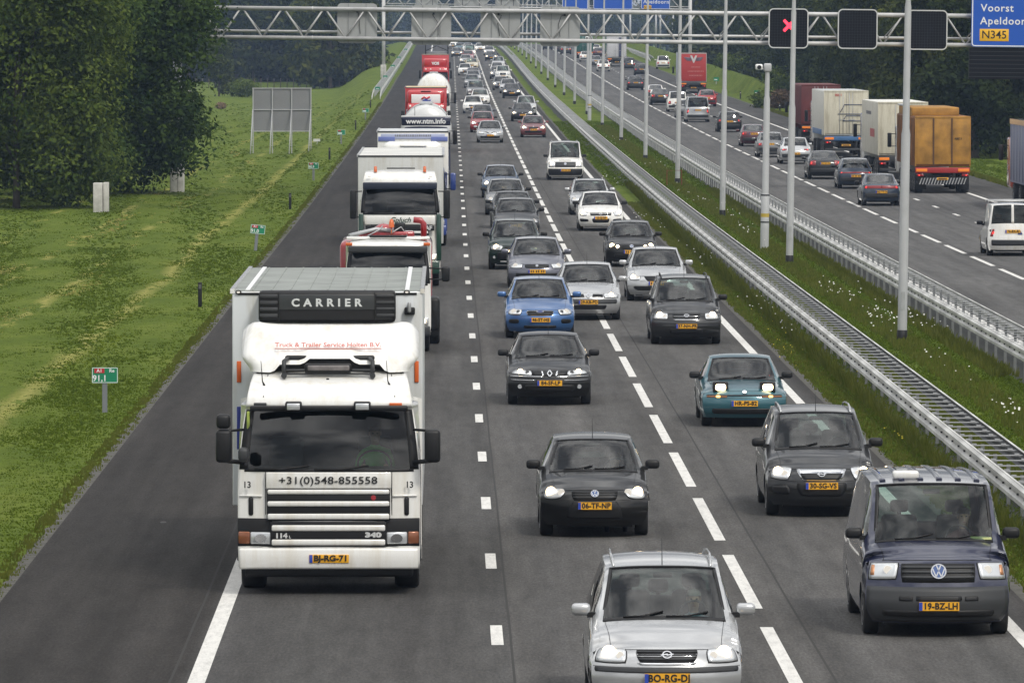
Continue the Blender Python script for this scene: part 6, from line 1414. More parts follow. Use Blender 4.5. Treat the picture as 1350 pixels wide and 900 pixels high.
fl = JC(533, 547, 405, 415, 'connector_box', M_BLACK, by0-.1, by0, .02); JC(537, 542, 398, 412, 'hose', M_GALV, by0-.12, by0-.02, .02, fl)
for s_, px in ((-1, 314), (1, 549)):
    x, z = J(px, 490, 2.3); slab(T1, 'orange_stripe', mat('orange_stripe', (.70,.13,.02), .5), x-.03, x+.03, by0-.02, by0-.003, z-.16, z+.14, .01)
    slab(T1, 'blue_stripe', mat('blue_stripe', (.02,.035,.25), .5), x-.03, x+.03, by0-.02, by0-.003, z-1.1, z-.5, .01)
slab(T1, 'side_frame', mat('lime_post', (.33,.42,.08), .6), -1.13, -1.09, .30, .40, 1.85, 2.5, .01)
chassis(T1, W1, .6, 11); slab(T1, 'underrun_bar', M_TRIM, -1.2, 1.2, 11.3, 11.45, .45, .6)
for sx in (-1, 1):
    truck_wheel(T1, sx*1.06, 1.42, .49, .34); truck_wheel(T1, sx*1.0, 8.2, .49, .5); truck_wheel(T1, sx*1.0, 9.6, .49, .5)
    slab(T1, 'wheel_arch', M_BLACK, min(sx*.9, sx*1.25), max(sx*.9, sx*1.25), .75, 2.1, .9, 1.25, .05); slab(T1, 'side_guard', M_TRIM, sx*1.2-.02, sx*1.2+.02, 3.2, 7.2, .5, .95)
slab(T1, 'fuel_tank', M_GALV, .6, 1.2, 2.9, 4.2, .45, 1.0, .1)
# mirrors
def jm(a, b_, c, d_, name, m): x0, z0 = J(a, d_); x1, z1 = J(b_, c); return slab(T1, name, m, x0, x1, -.12, .10, z0, z1, .05)
for (a, b_, ax) in ((284, 305, 320), (559.5, 580.5, 545)):
    o = jm(a, b_, 566, 609.5, 'wing_mirror', M_BLACK); mb = MB(); x, z = J((a+b_)/2, 568); x2, z2 = J(ax, 567.5); mb.tube([(x, 0, z), (x2, .2, z2)], .02, 6); x, z = J((a+b_)/2, 607); x2, z2 = J(ax, 611); mb.tube([(x, 0, z), (x2, .2, z2)], .035, 6); mb.build('mirror_arm', M_BLACK, o)
jm(284.8, 303.5, 545.5, 564.5, 'upper_mirror', M_BLACK); o = jm(314, 328, 589, 607.5, 'front_mirror', M_TRIM); o.location.y = -.12
driver(T1, .62, 1.3, zw0-.28, shirt('hi_vis', (.10,.75,.12)), 'lorry driver in a bright green vest behind the windscreen of the white lorry')

# ---- generic lorries seen from the front
def lorry(u, d, label, W, cabm, z, box, details=None, mirrors=(1.28, 1.75, 2.45), name='lorry', lampx=.9, lamp=True, depth=2.1, slats=None, mirm=M_BLACK, cabx=0.0, group='lorries queuing in the slow lane'):
    """z = dict(bb, bt, w0, w1, vis, roof); d is where the front tyres touch"""
    D = d - 1.3; r = empty(name, pt(u, D), label, 'lorry', group); w = W/2; o0 = Vector(r.location)
    k = [(.08,z['bb'],w*.96,.12,0),(0,z['bb']+.1,w*.98,.12,0),(0,z['bt'],w,.12,0),(.04,(z['bt']+z['w0'])/2,w,.13,0),(.07,z['w0'],w*.99,.14,0),(.13,(z['w0']+z['w1'])/2,w*.97,.15,0),(.22,z['w1'],w*.93,.16,0),(.22,z['vis'],w*.92,.14,.0),(.42,z['vis']+(z['roof']-z['vis'])*.7,w*.88,.08,.03),(.9,z['roof'],w*.86,0,.05),(depth,z['roof'],w*.86,0,.05)]
    st = cab_shell(r, w, k, (4,6), cabm, depth)
    slab(r, 'sun_visor', z.get('vm', M_TRIM), -w*.92, w*.92, .0, .22, z['w1']+.0, z['vis'], .03)
    slab(r, 'bumper', z.get('bm', cabm), -w*.98, w*.98, -.05, .08, z['bb'], z['bt'], .04)
    slab(r, 'grille', M_BLACK, -w*.72, w*.72, -.01, .05, z['bt']+.08, z['w0']-.32, .02)
    n = z.get('ns', 3)
    for i in range(n): zz = z['bt']+.16 + i*(z['w0']-.44-z['bt'])/n; slab(r, 'grille_slat', cabm, -w*.70, w*.70, -.035, .02, zz, zz+.07, .015)
    for sx in (-1, 1):
        h = slab(r, 'headlight', M_SILVERLAMP, sx*w*.80-.15, sx*w*.80+.15, -.02+.06, .12, z['bt']+.02, z['bt']+.20, .03); mb = MB(); mb.disc((sx*w*.80, .02, z['bt']+.11), .065, n=12, depth=.03, rx=.085); mb.build('lamp', [M_LAMPON if lamp else M_CHROME], h)
        truck_wheel(r, sx*(w-.20), 1.3, .49, .32)
        m_ = slab(r, 'wing_mirror', mirm, min(sx*mirrors[0], sx*(mirrors[0]+.2)), max(sx*mirrors[0], sx*(mirrors[0]+.2)), -.1, .08, mirrors[1], mirrors[2], .05)
        for zz in (mirrors[1]+.05, mirrors[2]-.05): mb = MB(); mb.tube([(sx*mirrors[0], 0, zz), (sx*w*.95, .2, zz)], .018, 5); mb.build('mirror_arm', M_BLACK, m_)
        slab(r, 'wheel_arch', M_BLACK, min(sx*.85, sx*(w-.02)), max(sx*.85, sx*(w-.02)), .7, 2.0, .95, 1.2, .04)
        mb = MB(); a = st.S(4.02, (-.8 if sx < 0 else -.15), .03); b_ = st.S(4.15, (-.2 if sx < 0 else .5), .03); mb.tube([a, b_], .014, 5); mb.build('wiper', M_BLACK, r)
    npl = slab(r, 'number_plate', M_PLATE, -.26, .26, -.075, -.045, z['bb']+.08, z['bb']+.19, .003); mb = MB()
    for kx in range(6): x = -.17 + kx*.062 + (.03 if kx > 1 else 0) + (.03 if kx > 3 else 0); mb.box(x-.02, x+.02, -.079, -.074, z['bb']+.10, z['bb']+.17)
    mb.build('lettering', [M_PLATEINK], npl)
    if box:
        bt = box['type']; b0, b1, bw, z0, z1 = box['y0'], box['y1'], box['w']/2, box['z0'], box['z1']; m = box['m']
        # body follows the gradient of the road
        if bt == 'box':
            bo = slab(r, 'cargo_box', m, -bw, bw, b0, b1, z0, z1, .03)
            mb = MB(); mb.box(-bw+.04, bw-.04, b0+.04, b1-.04, z1-.01, z1+.01); mb.build('roof', box.get('rm', M_BOXW), bo)
            for x in (-bw, bw): mb = MB(); mb.box(x-.035, x+.035, b0-.01, b1, z1-.04, z1+.03); mb.build('edge_rail', box.get('em', M_GALV), bo)
            mb = MB(); mb.box(-bw, bw, b0-.015, b0, z1-.04, z1+.01); mb.build('front_rail', M_TRIM, bo)
        elif bt == 'tank':
            mb = MB(); n = 28; R_ = bw; cz = (z0+z1)/2; Rz = (z1-z0)/2; rows = []
            for yy, f in ((b0, .001), (b0+.02, .5), (b0+.12, .86), (b0+.35, 1), (b1-.35, 1), (b1-.1, .8), (b1, .001)): rows.append([(R_*f*math.cos(a), yy, cz + Rz*f*math.sin(a)) for a in np.linspace(0, 2*math.pi, n+1)])
            mb.grid(rows, 0, True); bo = mb.build('tank', [m], r)
            for yy in np.arange(b0+1.2, b1-1, 2.2): mb = MB(); mb.tube([(R_*1.01*math.cos(a), yy, cz+Rz*1.01*math.sin(a)) for a in np.linspace(0, 2*math.pi, n+1)], .025, 5, 0, False); mb.build('tank_band', M_GALV, bo)
            slab(r, 'walkway', M_GALV, -.3, .3, b0+.6, b1-.6, z1-.01, z1+.06, .01, bo)
        chassis(r, w, .6, b1-.2)
        for sx in (-1, 1):
            for yy in (b1-1.2, b1-2.5, b1-3.8): truck_wheel(r, sx*(w-.2), yy, .49, .36)
    return r, st
# second: low white cab with red crane body
z2 = dict(bb=.42, bt=.66, w0=1.66, w1=2.40, vis=2.56, roof=2.70, bm=M_TRIM)
T2, st2 = lorry(-1.42, 162, 'low white cab lorry with red pump body and orange beacon, second in the lorry queue', 2.06, P_WHITE, z2, None, mirrors=(1.28, 1.72, 2.08), lamp=True)
P_REDT = paint('lorry_red', (.32,.012,.016), 0, .35)
slab(T2, 'rear_body', P_REDT, -1.18, 1.05, 2.3, 6.8, 1.0, 2.60, .12); slab(T2, 'roof_plate', P_WHITE, -1.0, 1.0, .95, 2.0, 2.69, 2.75, .02); slab(T2, 'roof_rail', M_BLACK, -.45, .45, .8, .9, 2.74, 2.80, .02)
mb = MB(); mb.tube([(-.95,2.0,2.75),(-.3,2.3,2.90),(.1,2.3,2.86)], .05, 8); mb.tube([(.05,2.2,2.8),(.3,2.4,2.95),(.45,2.3,2.75)], .015, 6); mb.tube([(-.5,2.0,2.75),(-.2,2.2,2.9),(-.15,2.3,2.98)], .015, 6); mb.build('hose', M_GALV, T2)
mb = MB(); mb.lathe((-.12,2.9,0), [(2.6,.24),(2.92,.24),(3.0,.12),(3.02,.001)], 'z', 14); mb.build('pump_tank', P_REDT, T2)
mb = MB(); mb.tube([(.85,2.6,2.6),(.85,2.6,3.02),(.78,2.6,3.1),(.60,2.6,3.12)], .075, 8); mb.build('exhaust_pipe', P_REDT, T2)
slab(T2, 'pump_block', P_REDT, -.75, .62, 2.3, 3.2, 2.7, 2.84, .04); slab(T2, 'pump_motor', M_BLACK, .15, .4, 2.4, 2.8, 2.8, 3.05, .04)
mb = MB(); mb.lathe((.07,2.2,0), [(2.95,.07),(3.06,.06),(3.14,.035),(3.15,.001)], 'z', 12); mb.tube([(.07,2.2,2.75),(.07,2.2,2.96)], .015, 5); mb.build('beacon', M_ORANGE, T2)
for sx in (-1, 1): slab(T2, 'marker_lamp', M_ORANGE, sx*.93-.08, sx*.93+.08, .2, .3, 2.56, 2.64, .02); truck_wheel(T2, sx*1.05, 5.2, .49, .36)
slab(T2, 'mudguard', M_BLACK, .95, 1.24, .8, 2.0, .5, 1.3, .08); slab(T2, 'mudguard', M_BLACK, -1.24, -.95, .8, 2.0, .5, 1.3, .08);  chassis(T2, 1, .6, 6.5)
# third: white and green cab with flat fronted semi-trailer
P_GREEN = paint('bottle_green', (.008,.045,.028), 0, .3)
z3 = dict(bb=.40, bt=.80, w0=2.22, w1=2.93, vis=3.14, roof=3.50, bm=P_GREEN, vm=mat('visor_navy', (.02,.025,.045), .35), ns=3)
T3, st3 = lorry(-1.42, 203.3, 'white and dark green lorry with pale trailer and two orange roof beacons', 2.42, P_WHITE, z3, dict(type='box', y0=3.2, y1=16.6, w=2.6, z0=1.2, z1=3.88, m=mat('trailer_pale', (.52,.53,.52), .45, streak=.22), rm=mat('trailer_roof', (.60,.60,.57), .5, var=.15, vscale=.6)), mirrors=(1.30, 2.05, 2.92), lamp=True)
def front_z(py, d): return CAM_H - (py-38)*d/FPX
slab(T3, 'front_panel', P_WHITE, -1.06, 1.06, -.03, .04, front_z(296, 202), front_z(284.5, 202), .02)
slab(T3, 'upper_grille', M_BLACK, -1.03, 1.03, -.035, .02, front_z(304, 202), front_z(297, 202), .01)
put_text(T3, 'DAF', .17, M_SIGNRIM, (.80, -.04, front_z(300.5, 202)), bold=.008); put_text(T3, 'Gpluch', .22, P_GREEN, (0, -.035, front_z(290, 202)), shear=.35, bold=.004)
for sx in (-1, 1):
    slab(T3, 'corner_panel', P_GREEN, min(sx*1.09, sx*1.24), max(sx*1.09, sx*1.24), .03, .5, .8, 2.2, .03)
    mb = MB(); mb.lathe((sx*.74, .55, 0), [(3.44,.05),(3.60,.045),(3.62,.001)], 'z', 12); mb.build('beacon', M_ORANGE, T3); slab(T3, 'roof_lamp', M_LAMPDIM, sx*.92-.05, sx*.92+.05, .24, .3, 3.3, 3.34, .01)
slab(T3, 'roof_bar', M_TRIM, -.4, .45, .6, .65, 3.53, 3.57, .01)
# fourth: white box lorry with blue cab
P_COB = paint('cobalt', (.015,.04,.20), 0, .3)
z4 = dict(bb=.4, bt=.75, w0=1.75, w1=2.5, vis=2.7, roof=3.0, bm=P_COB)
T4, st4 = lorry(-1.25, 241, 'blue cab lorry with white rounded wind deflector and white box, fourth in the queue', 2.46, P_COB, z4, dict(type='box', y0=2.9, y1=9.5, w=2.55, z0=1.1, z1=4.05, m=P_WHITE), mirrors=(1.34, 2.0, 2.62), mirm=P_COB)
slab(T4, 'roof_deflector', P_WHITE, -1.05, 1.05, .8, 2.5, 2.95, 3.72, .22); slab(T4, 'deflector_slot', M_BLACK, -.33, .38, .76, .9, 3.45, 3.52, .02)
for sx, w_ in ((-1, .3), (1, .3)): slab(T4, 'blue_swoosh', mat('swoosh_blue', (.13,.17,.42), .4), sx*.95-w_, sx*.95+w_, 2.86, 2.895, 3.70, 3.86, .01)
slab(T4, 'blue_band', mat('swoosh_pale', (.38,.42,.60), .4), -1.15, 1.15, 2.865, 2.897, 3.78, 3.96, .01); blurred_line(T4, 1.3, .10, mat('ink_grey', (.2,.2,.22), .6), (0, 2.86, 3.90), n=16)
slab(T4, 'air_scoop', P_WHITE, -.45, .5, .74, 1.0, 3.52, 3.62, .04)
# fifth: tanker with web address on a navy roof sign
z5 = dict(bb=.4, bt=.75, w0=1.75, w1=2.45, vis=2.62, roof=2.9, bm=P_NAVY)
T5, st5 = lorry(-1.12, 331, 'tanker lorry with navy roof sign reading www.ntm.info, fifth in the queue', 2.4, P_NAVY, z5, dict(type='tank', y0=2.6, y1=13.5, w=2.5, z0=1.15, z1=3.92, m=mat('tank_white', (.64,.65,.65), .35, .1, var=.08, vscale=.8)), mirrors=(1.32, 2.0, 2.7))
slab(T5, 'roof_sign', P_NAVY, -1.2, 1.2, .5, .75, 2.92, 3.34, .04); put_text(T5, 'www.ntm.info', .34, M_SIGNWHITE, (0, .49, 3.12), bold=.012); slab(T5, 'roof_edge', M_SIGNRIM, -1.22, 1.22, .7, 1.2, 3.30, 3.40, .03)
for x in (-.55, 1.0): mb = MB(); mb.tube([(x, .9, 3.35), (x, .9, 3.8)], .012, 4); mb.build('aerial', M_BLACK, T5)
# sixth: red lorry, white panel with red and blue mark
z6 = dict(bb=.4, bt=.75, w0=1.7, w1=2.52, vis=2.72, roof=3.1, bm=P_REDT, vm=P_REDT)
M_BEIGE = mat('roof_beige', (.52,.42,.26), .6, var=.15, vscale=1); P_LRED = paint('bright_red', (.48,.025,.028), 0, .3)
T6, st6 = lorry(-1.42, 409, 'red lorry with a white roof panel carrying a red and blue mark', 2.42, P_LRED, z6, dict(type='box', y0=2.3, y1=12.5, w=2.52, z0=1.1, z1=3.92, m=P_LRED, rm=M_BEIGE, em=P_LRED), mirrors=(1.30, 1.95, 2.55))
slab(T6, 'roof_deflector', P_LRED, -1.12, 1.12, .5, 2.2, 2.95, 3.78, .16); wp = slab(T6, 'white_panel', M_SIGNWHITE, -.88, .88, .46, .52, 2.98, 3.52, .06)
mb = MB()
for (c, y0) in ((0, 3.27),):
    mb.tube([(-.26,.44,3.24),(-.1,.44,3.36),(.04,.44,3.26),(.24,.44,3.38)], .055, 6)
mb.build('red_mark', mat('mark_red', (.6,.03,.04), .5), wp); mb = MB(); mb.tube([(-.2,.44,3.12),(.26,.44,3.12),(.26,.44,3.20)], .06, 6); mb.tube([(-.18,.44,3.14),(.1,.44,3.22)], .05, 6); mb.build('blue_mark', mat('mark_blue', (.03,.06,.4), .5), wp)
for x in (-.95, -.55, .1, .55, .95): slab(T6, 'roof_lamp', M_LAMPDIM, x-.06, x+.06, .2, .3, 2.76, 2.88, .02)
slab(T6, 'deflector_slot', M_BLACK, -.3, .3, .48, .6, 3.68, 3.73, .01)
# seventh: white tanker
z7 = dict(bb=.4, bt=.75, w0=1.75, w1=2.45, vis=2.62, roof=2.9, bm=P_WHITE)
T7, st7 = lorry(-1.15, 486, 'white domed tanker lorry mostly hidden between the two red lorries', 2.4, P_WHITE, z7, dict(type='tank', y0=2.4, y1=11, w=2.5, z0=1.1, z1=4.05, m=P_WHITE), mirrors=(1.45, 1.9, 2.7))
# eighth: second red lorry
z8 = dict(bb=.4, bt=.75, w0=1.9, w1=2.6, vis=2.8, roof=3.2, bm=P_LRED, vm=P_LRED)
T8, st8 = lorry(-1.32, 634, 'second red lorry farther back with pale lettering on its roof shield', 2.46, P_LRED, z8, dict(type='box', y0=2.3, y1=10, w=2.55, z0=1.1, z1=4.25, m=P_LRED, rm=M_BEIGE, em=P_LRED), mirrors=(1.36, 2.0, 2.8), lamp=False)
slab(T8, 'roof_deflector', P_LRED, -1.1, 1.1, .5, 2.2, 3.1, 3.9, .16); put_text(T8, 'VOS', .36, M_SIGNWHITE, (0, .47, 3.42), bold=.02); slab(T8, 'bumper_panel', M_BEIGE, -.7, 1.0, -.07, -.05, .8, 1.1, .01)
for x in (-.9, -.45, .45, .9): slab(T8, 'roof_lamp', M_LAMPDIM, x-.06, x+.06, .2, .3, 2.84, 2.95, .02)
# ninth: black framed tipper
z9 = dict(bb=.4, bt=.75, w0=1.9, w1=2.6, vis=2.8, roof=3.1, bm=M_BLACK)
T9, st9 = lorry(-1.35, 722, 'lorry with a dark open frame above its cab, last of the row near the crest', 2.4, P_GREY, z9, None, mirrors=(1.3, 2.0, 2.7), lamp=False)
for sx in (-1, 1): slab(T9, 'frame_post', M_BLACK, sx*1.2-.06, sx*1.2+.06, 2.1, 2.2, 1.0, 4.6, .02); truck_wheel(T9, sx*1.0, 6, .49, .4)
slab(T9, 'frame_beam', M_BLACK, -1.26, 1.26, 2.1, 2.2, 4.5, 4.68, .02); slab(T9, 'load_bed', P_GREY, -1.2, 1.2, 2.3, 7, 1.0, 3.8, .04); chassis(T9, 1, .6, 6.8)
mb = MB(); mb.tube([(-1.15,2.15,3.9),(0,2.15,4.4),(1.15,2.15,3.9)], .04, 5); mb.build('frame_brace', M_BLACK, T9)
# two vehicles on the slip road at the crest
mb = MB()

# ---- lorries seen from behind on the other carriageway
def trailer_rear(u, d, label, spec, group='lorries driving away on the far carriageway'):
    """d = rear tyres' ground contact; local y = 0 at the rear face, growing away from the camera"""
    D = d - 1.0; r = empty('lorry', pt(u, D), label, 'lorry', group); w = spec['w']/2; z0, z1, L = spec['z0'], spec['z1'], spec['L']; m = spec['m']
    dz = (RZ(D+L) - RZ(D))
    bo = slab(r, 'cargo_box', spec.get('sm', m), -w, w, .06, L, z0, z1, .03)
    mb = MB(); mb.box(-w+.03, w-.03, .1, L-.04, z1-.01, z1+.012); mb.build('roof', spec.get('rm', M_BOXW), bo)
    n = spec.get('doors', 2)
    for i in range(n):
        a = -w + .05 + i*(2*w-.10)/n; b_ = a + (2*w-.10)/n; dr = slab(r, 'rear_door', m, a+.01, b_-.01, .0, .07, z0+.10, z1-.08, .015)
        for x in ((b_-.18, b_-.38) if i == 0 else (a+.18, a+.38)):
            if spec.get('rods', True): mb = MB(); mb.tube([(x, -.02, z0+.12), (x, -.02, z1-.1)], .015, 5); mb.box(x-.04, x+.12, -.04, -.02, z0+.9, z0+.95); mb.build('lock_rod', M_GALV, dr)
    fm = spec.get('fm', m)
    for x in (-w, w-.06): slab(r, 'corner_post', fm, x, x+.06, -.01, .08, z0, z1, .01, bo)
    slab(r, 'rear_header', fm, -w, w, -.012, .08, z1-.08, z1+.02, .01, bo)
    if spec.get('ribs'):
        for k in range(int(L/.45)):
            for sx in (-1, 1): slab(r, 'side_rib', spec.get('sm', m), min(sx*w, sx*(w+.035)), max(sx*w, sx*(w+.035)), .25+k*.45, .40+k*.45, z0+.05, z1-.05, .01, bo)
    bar = slab(r, 'rear_bar', spec.get('barm', M_TRIM), -w+.02, w-.02, .0, .12, z0-.30, z0-.04, .02)
    for sx in (-1, 1):
        slab(r, 'reflector_plate', mat('orange_reflector_glow', (.75,.20,.02), .4, emit=(1,.3,.03), estr=.12), sx*(w-.32)-.26, sx*(w-.32)+.26, -.03, .0, z0-.24, z0-.10, .01, bar)  # a faint glow is put into the orange of the reflector plates
        tl = slab(r, 'tail_lamp', M_TAIL, sx*(w-.25)-.16, sx*(w-.25)+.16, -.03, .05, z0-.46, z0-.34, .02); slab(r, 'lamp_lens', M_TAILON, sx*(w-.2)-.035, sx*(w-.2)+.035, -.045, -.025, z0-.43, z0-.37, .01, tl)
        slab(r, 'mud_flap', M_BLACK, sx*(w-.3)-.26, sx*(w-.3)+.26, .35, .37, .18, .85, .005)
        for yy in (1.0, 2.3, 3.6): truck_wheel(r, sx*(w-.22), yy, .49, .38)
        for yy in (L-1.2, L-4.5): truck_wheel(r, sx*(w-.22), yy, .49, .36)
    ub = slab(r, 'underrun_bar', spec.get('um', M_TRIM), -w+.1, w-.1, .02, .12, .42, .56, .02)
    if spec.get('stripes'):
        for k in range(16): x = -w+.2 + k*(2*w-.4)/16; mb = MB(); mb.add([(x,.01,.42),(x+.05,.01,.42),(x+.16,.01,.72),(x+.11,.01,.72)], [(0,1,2,3)]); mb.build('stripe', M_GALV, ub)
        slab(r, 'spray_panel', M_BLACK, -w+.12, w-.12, .015, .03, .42, .75, .005, ub)
    pl = slab(r, 'number_plate', M_PLATE, -.26, .26, -.02, .01, z0-.62, z0-.51, .003); mb = MB(); mb.box(-.2, .2, -.025, -.02, z0-.60, z0-.53); mb.build('lettering', [mat('plate_ink_soft', (.12,.06,.02), .6)], pl)
    chassis(r, w, .3, L, .9)
    cm = spec.get('cab', P_WHITE); slab(r, 'cab', cm, -w*.96, w*.96, L+.3, L+2.4, .7, spec.get('cz', 3.2), .12)
    for sx in (-1, 1):
        mm = slab(r, 'wing_mirror', M_BLACK, min(sx*(w+.12), sx*(w+.32)), max(sx*(w+.12), sx*(w+.32)), L+2.2, L+2.35, 1.9, 2.6, .04)
        for zz in (1.95, 2.55): mb = MB(); mb.tube([(sx*w*.95, L+2.2, zz), (sx*(w+.2), L+2.28, zz)], .02, 5); mb.build('mirror_arm', M_BLACK, mm)
    return r, bo
M_CONT = mat('orange_container', (.38,.19,.030), .65, var=.5, vscale=1.6, bump=.15, bscale=4); M_CONTS = mat('rusty_container_side', (.24,.10,.025), .7, var=.5, vscale=1.1)
RT1, bo = trailer_rear(23.07, 315.6, 'worn orange open-top container lorry driving away in the right lane', dict(w=2.6, z0=1.25, z1=3.58, L=12.5, m=M_CONT, sm=M_CONTS, rm=M_CONTS, fm=M_CONT, rods=False, doors=3, ribs=True, barm=mat('chassis_red', (.32,.02,.02), .5), stripes=True, cab=P_WHITE, cz=3.0))
slab(RT1, 'raised_hood', M_CONT, -1.28, .95, 2.5, 11.5, 3.58, 3.98, .04); slab(RT1, 'tarpaulin_frame', M_SIGNRIM, -1.3, -1.0, 8, 12.4, 3.98, 4.06, .02)
put_text(RT1, 'ABZ 5', .13, M_INK, (.72, -.02, 2.55), bold=.003)
for x in (-.43, .43): mb = MB(); mb.box(x-.035, x+.035, -.03, 0, 1.3, 3.5); mb.build('door_seam', mat('rust_dark', (.10,.05,.025), .8), RT1)
M_CREAMB = mat('cream_panel', (.56,.53,.43), .5, streak=.35)
RT2, bo = trailer_rear(23.05, 343, 'cream curtain-sided lorry with pale roof just ahead of the orange container', dict(w=2.55, z0=1.2, z1=3.9, L=13.2, m=M_CREAMB, sm=mat('cream_curtain', (.58,.56,.48), .5, streak=.3), rm=mat('curtain_roof', (.66,.66,.62), .6, var=.15, vscale=.5), cab=P_WHITE))
blurred_line(RT2, 3.6, .6, mat('faded_red_print', (.5,.12,.12), .6), (-1.28, 4.5, 2.3), (R(90), 0, R(-90)), 7)
blurred_line(RT2, 4.0, .25, mat('grey_print', (.2,.2,.22), .6), (-1.28, 7.5, 3.3), (R(90), 0, R(-90)), 14)
RT3, bo = trailer_rear(23.15, 394, 'cream refrigerated lorry with a blue line drawing on its doors and blue lower rail', dict(w=2.6, z0=1.3, z1=3.9, L=13, m=M_CREAMB, sm=mat('pale_side', (.62,.61,.55), .5), barm=mat('rail_blue', (.05,.13,.28), .5), cab=P_WHITE))
M_LINE = mat('line_blue', (.03,.05,.12), .6)
for pts in (((-.5,2.2),(1.0,2.2),(1.1,2.75),(-.1,2.75),(-.35,2.3)), ((-.2,1.8),(1.1,1.8),(1.15,2.1),(0,2.1),(-.2,1.8))): mb = MB(); mb.tube([(x, -.025, z+.35) for x, z in pts], .02, 4); mb.build('drawn_line', M_LINE, bo)
put_text(RT3, '0031', .2, mat('red_print', (.5,.05,.05), .6), (-.45, -.02, 3.65), bold=.004); slab(RT3, 'blue_skirt', mat('rail_blue', (.05,.13,.28), .5), -1.32, -1.28, 2.5, 12, 1.3, 1.62, .01)
M_OX = mat('oxide_container', (.13,.028,.028), .6, var=.3, vscale=.8)
RT4, bo = trailer_rear(23.75, 432, 'dark red container lorry with large pale letters on its rear doors', dict(w=2.5, z0=1.3, z1=3.85, L=12.2, m=M_OX, sm=M_OX, rm=M_OX, ribs=True, cab=M_OX))
put_text(RT4, 'QI', .62, mat('faded_white_print', (.42,.38,.36), .6), (.55, -.03, 3.35), bold=.02)
M_REDC = mat('red_rear', (.42,.035,.030), .5, var=.06, vscale=.6)
RT5, bo = trailer_rear(24.45, 676, 'red lorry with a winged V emblem on its rear and pale grey curtain side', dict(w=2.6, z0=1.15, z1=4.05, L=13.6, m=M_REDC, sm=mat('pale_blue_curtain', (.40,.42,.48), .5, var=.1, vscale=.5), rm=P_WHITE, fm=mat('pale_frame', (.45,.38,.37), .5), rods=False, doors=1, cab=P_WHITE))
M_EMB = mat('emblem_greyblue', (.16,.18,.24), .5)
put_text(RT5, 'V', .95, M_SIGNRIM, (0, -.03, 3.4), bold=.05)
for sx in (-1, 1):
    for k in range(3): mb = MB(); mb.tube([(sx*.25, -.012, 3.3+k*.12), (sx*(.95-.1*(2-k)), -.012, 3.36+k*.12)], .045, 5); mb.build('wing', M_EMB, RT5)
for k, w_ in enumerate((.9, 1.6, 1.3)): blurred_line(RT5, w_, .14, mat('pink_print', (.55,.2,.18), .6), (.2, -.02, 2.65-k*.42), n=8)
M_CURT = mat('blue_grey_curtain', (.20,.215,.30), .55, var=.12, vscale=.8, bump=.2, bscale=2)
RT6, bo = trailer_rear(26.0, 284, 'blue grey curtain-sided trailer with a red cab entering the picture on the right', dict(w=2.55, z0=1.0, z1=3.75, L=13.4, m=M_CURT, sm=M_CURT, rm=P_WHITE, cab=paint('orange_red', (.42,.07,.035), 0, .35), cz=2.95))
mb = MB(); mb.box(-1.30, -1.27, .1, 13.4, 3.55, 3.78); mb.build('top_rail', P_WHITE, bo)
for k in range(9): mb = MB(); mb.tube([(-1.285, .8+k*1.5, 1.1), (-1.285, .8+k*1.5, 3.55)], .02, 5); mb.build('curtain_fold', M_CURT, bo)
RT7, bo = trailer_rear(22.4, 905, 'far white box lorry with a dark gap between its rear doors behind the gantry', dict(w=2.55, z0=1.2, z1=4.0, L=12, m=mat('far_pale', (.55,.55,.57), .5), sm=P_WHITE, rods=True, cab=P_WHITE))
slab(RT7, 'door_gap', mat('navy_strip', (.04,.045,.10), .5), .25, .6, -.03, 0, 1.3, 3.9, .01)
RT8, bo = trailer_rear(20.2, 1010, 'far dark green lorry with a pale cab behind the lamp posts', dict(w=2.5, z0=1.0, z1=3.6, L=7, m=mat('far_green', (.02,.10,.075), .5), sm=mat('far_green', (.02,.10,.075), .5), rm=mat('far_green', (.02,.10,.075), .5), cab=P_WHITE))
# ------------------------------------------------------------------ cars
GL = 'cars queuing towards the camera'; GR = 'cars driving away on the far carriageway'
def V(px, py, shape, face, paintm, label, cat='car', name='parked', rear='hatch', **k):
    u, d = ground_at(px, py); return place_vehicle(shape, face, rear, paintm, u, d, label, cat, 'car' if cat == 'car' else 'van', group=GL, **k)
# lane beside the median, from the nearest back
v = V(1234, 836, 'van', 't5', P_NAVY, 'dark blue van with grey bumper and a white roof lamp, nearest vehicle on the right', 'van', txt='19-BZ-LH', mirrors='black', rear='van')
VB = v
v = V(1081, 679, 'mpv', 'zafirab', P_DGREY, 'dark grey people carrier with number plate 30-SG-VS behind the blue van', txt='30-SG-VS', rails='s', mirrors='black'); 
V(980, 561, 'coupe', 'mazda', P_TEAL, 'teal coupe with raised pop-up headlights', txt='HR-PS-82', mirrors='black', rear='sedan')
V(904, 453, 'mpv', 'zafira', P_DGREY, 'near-black people carrier with roof rails and lit lamps, plate 37-NH-PR', txt='37-NH-PR', rails='d', mirrors='black')
V(866, 396, 'golf', 'golf', P_LSILVER, 'light silver hatchback with lit left lamp in front of the black four-lamp car', mirrors='paint')
V(832, 351, 'hatch', 'foureye', P_BLACK, 'black hatchback with four round headlamps', mirrors='black')
V(791.5, 304, 'golf', 'astra', P_WHITE, 'white hatchback with black mirrors in front of the silver estate', mirrors='black', txt='23-SJ-SR')
V(778, 283, 'wagon', 'peugeot', P_LSILVER, 'silver estate with roof rails half hidden by the white hatchback', rails='s', rear='wagon', lod=1)
V(745, 237, 'oldvan', 't4', P_WHITE, 'white van with black bumper and lit lamps in the lane beside the median', 'van', mirrors='black', rear='van', lod=1, rails='s')
V(703, 181, 'wagon', 'skoda', P_MAROON, 'brick red car with lit headlamps in the lane beside the median', lod=1, rear='wagon')
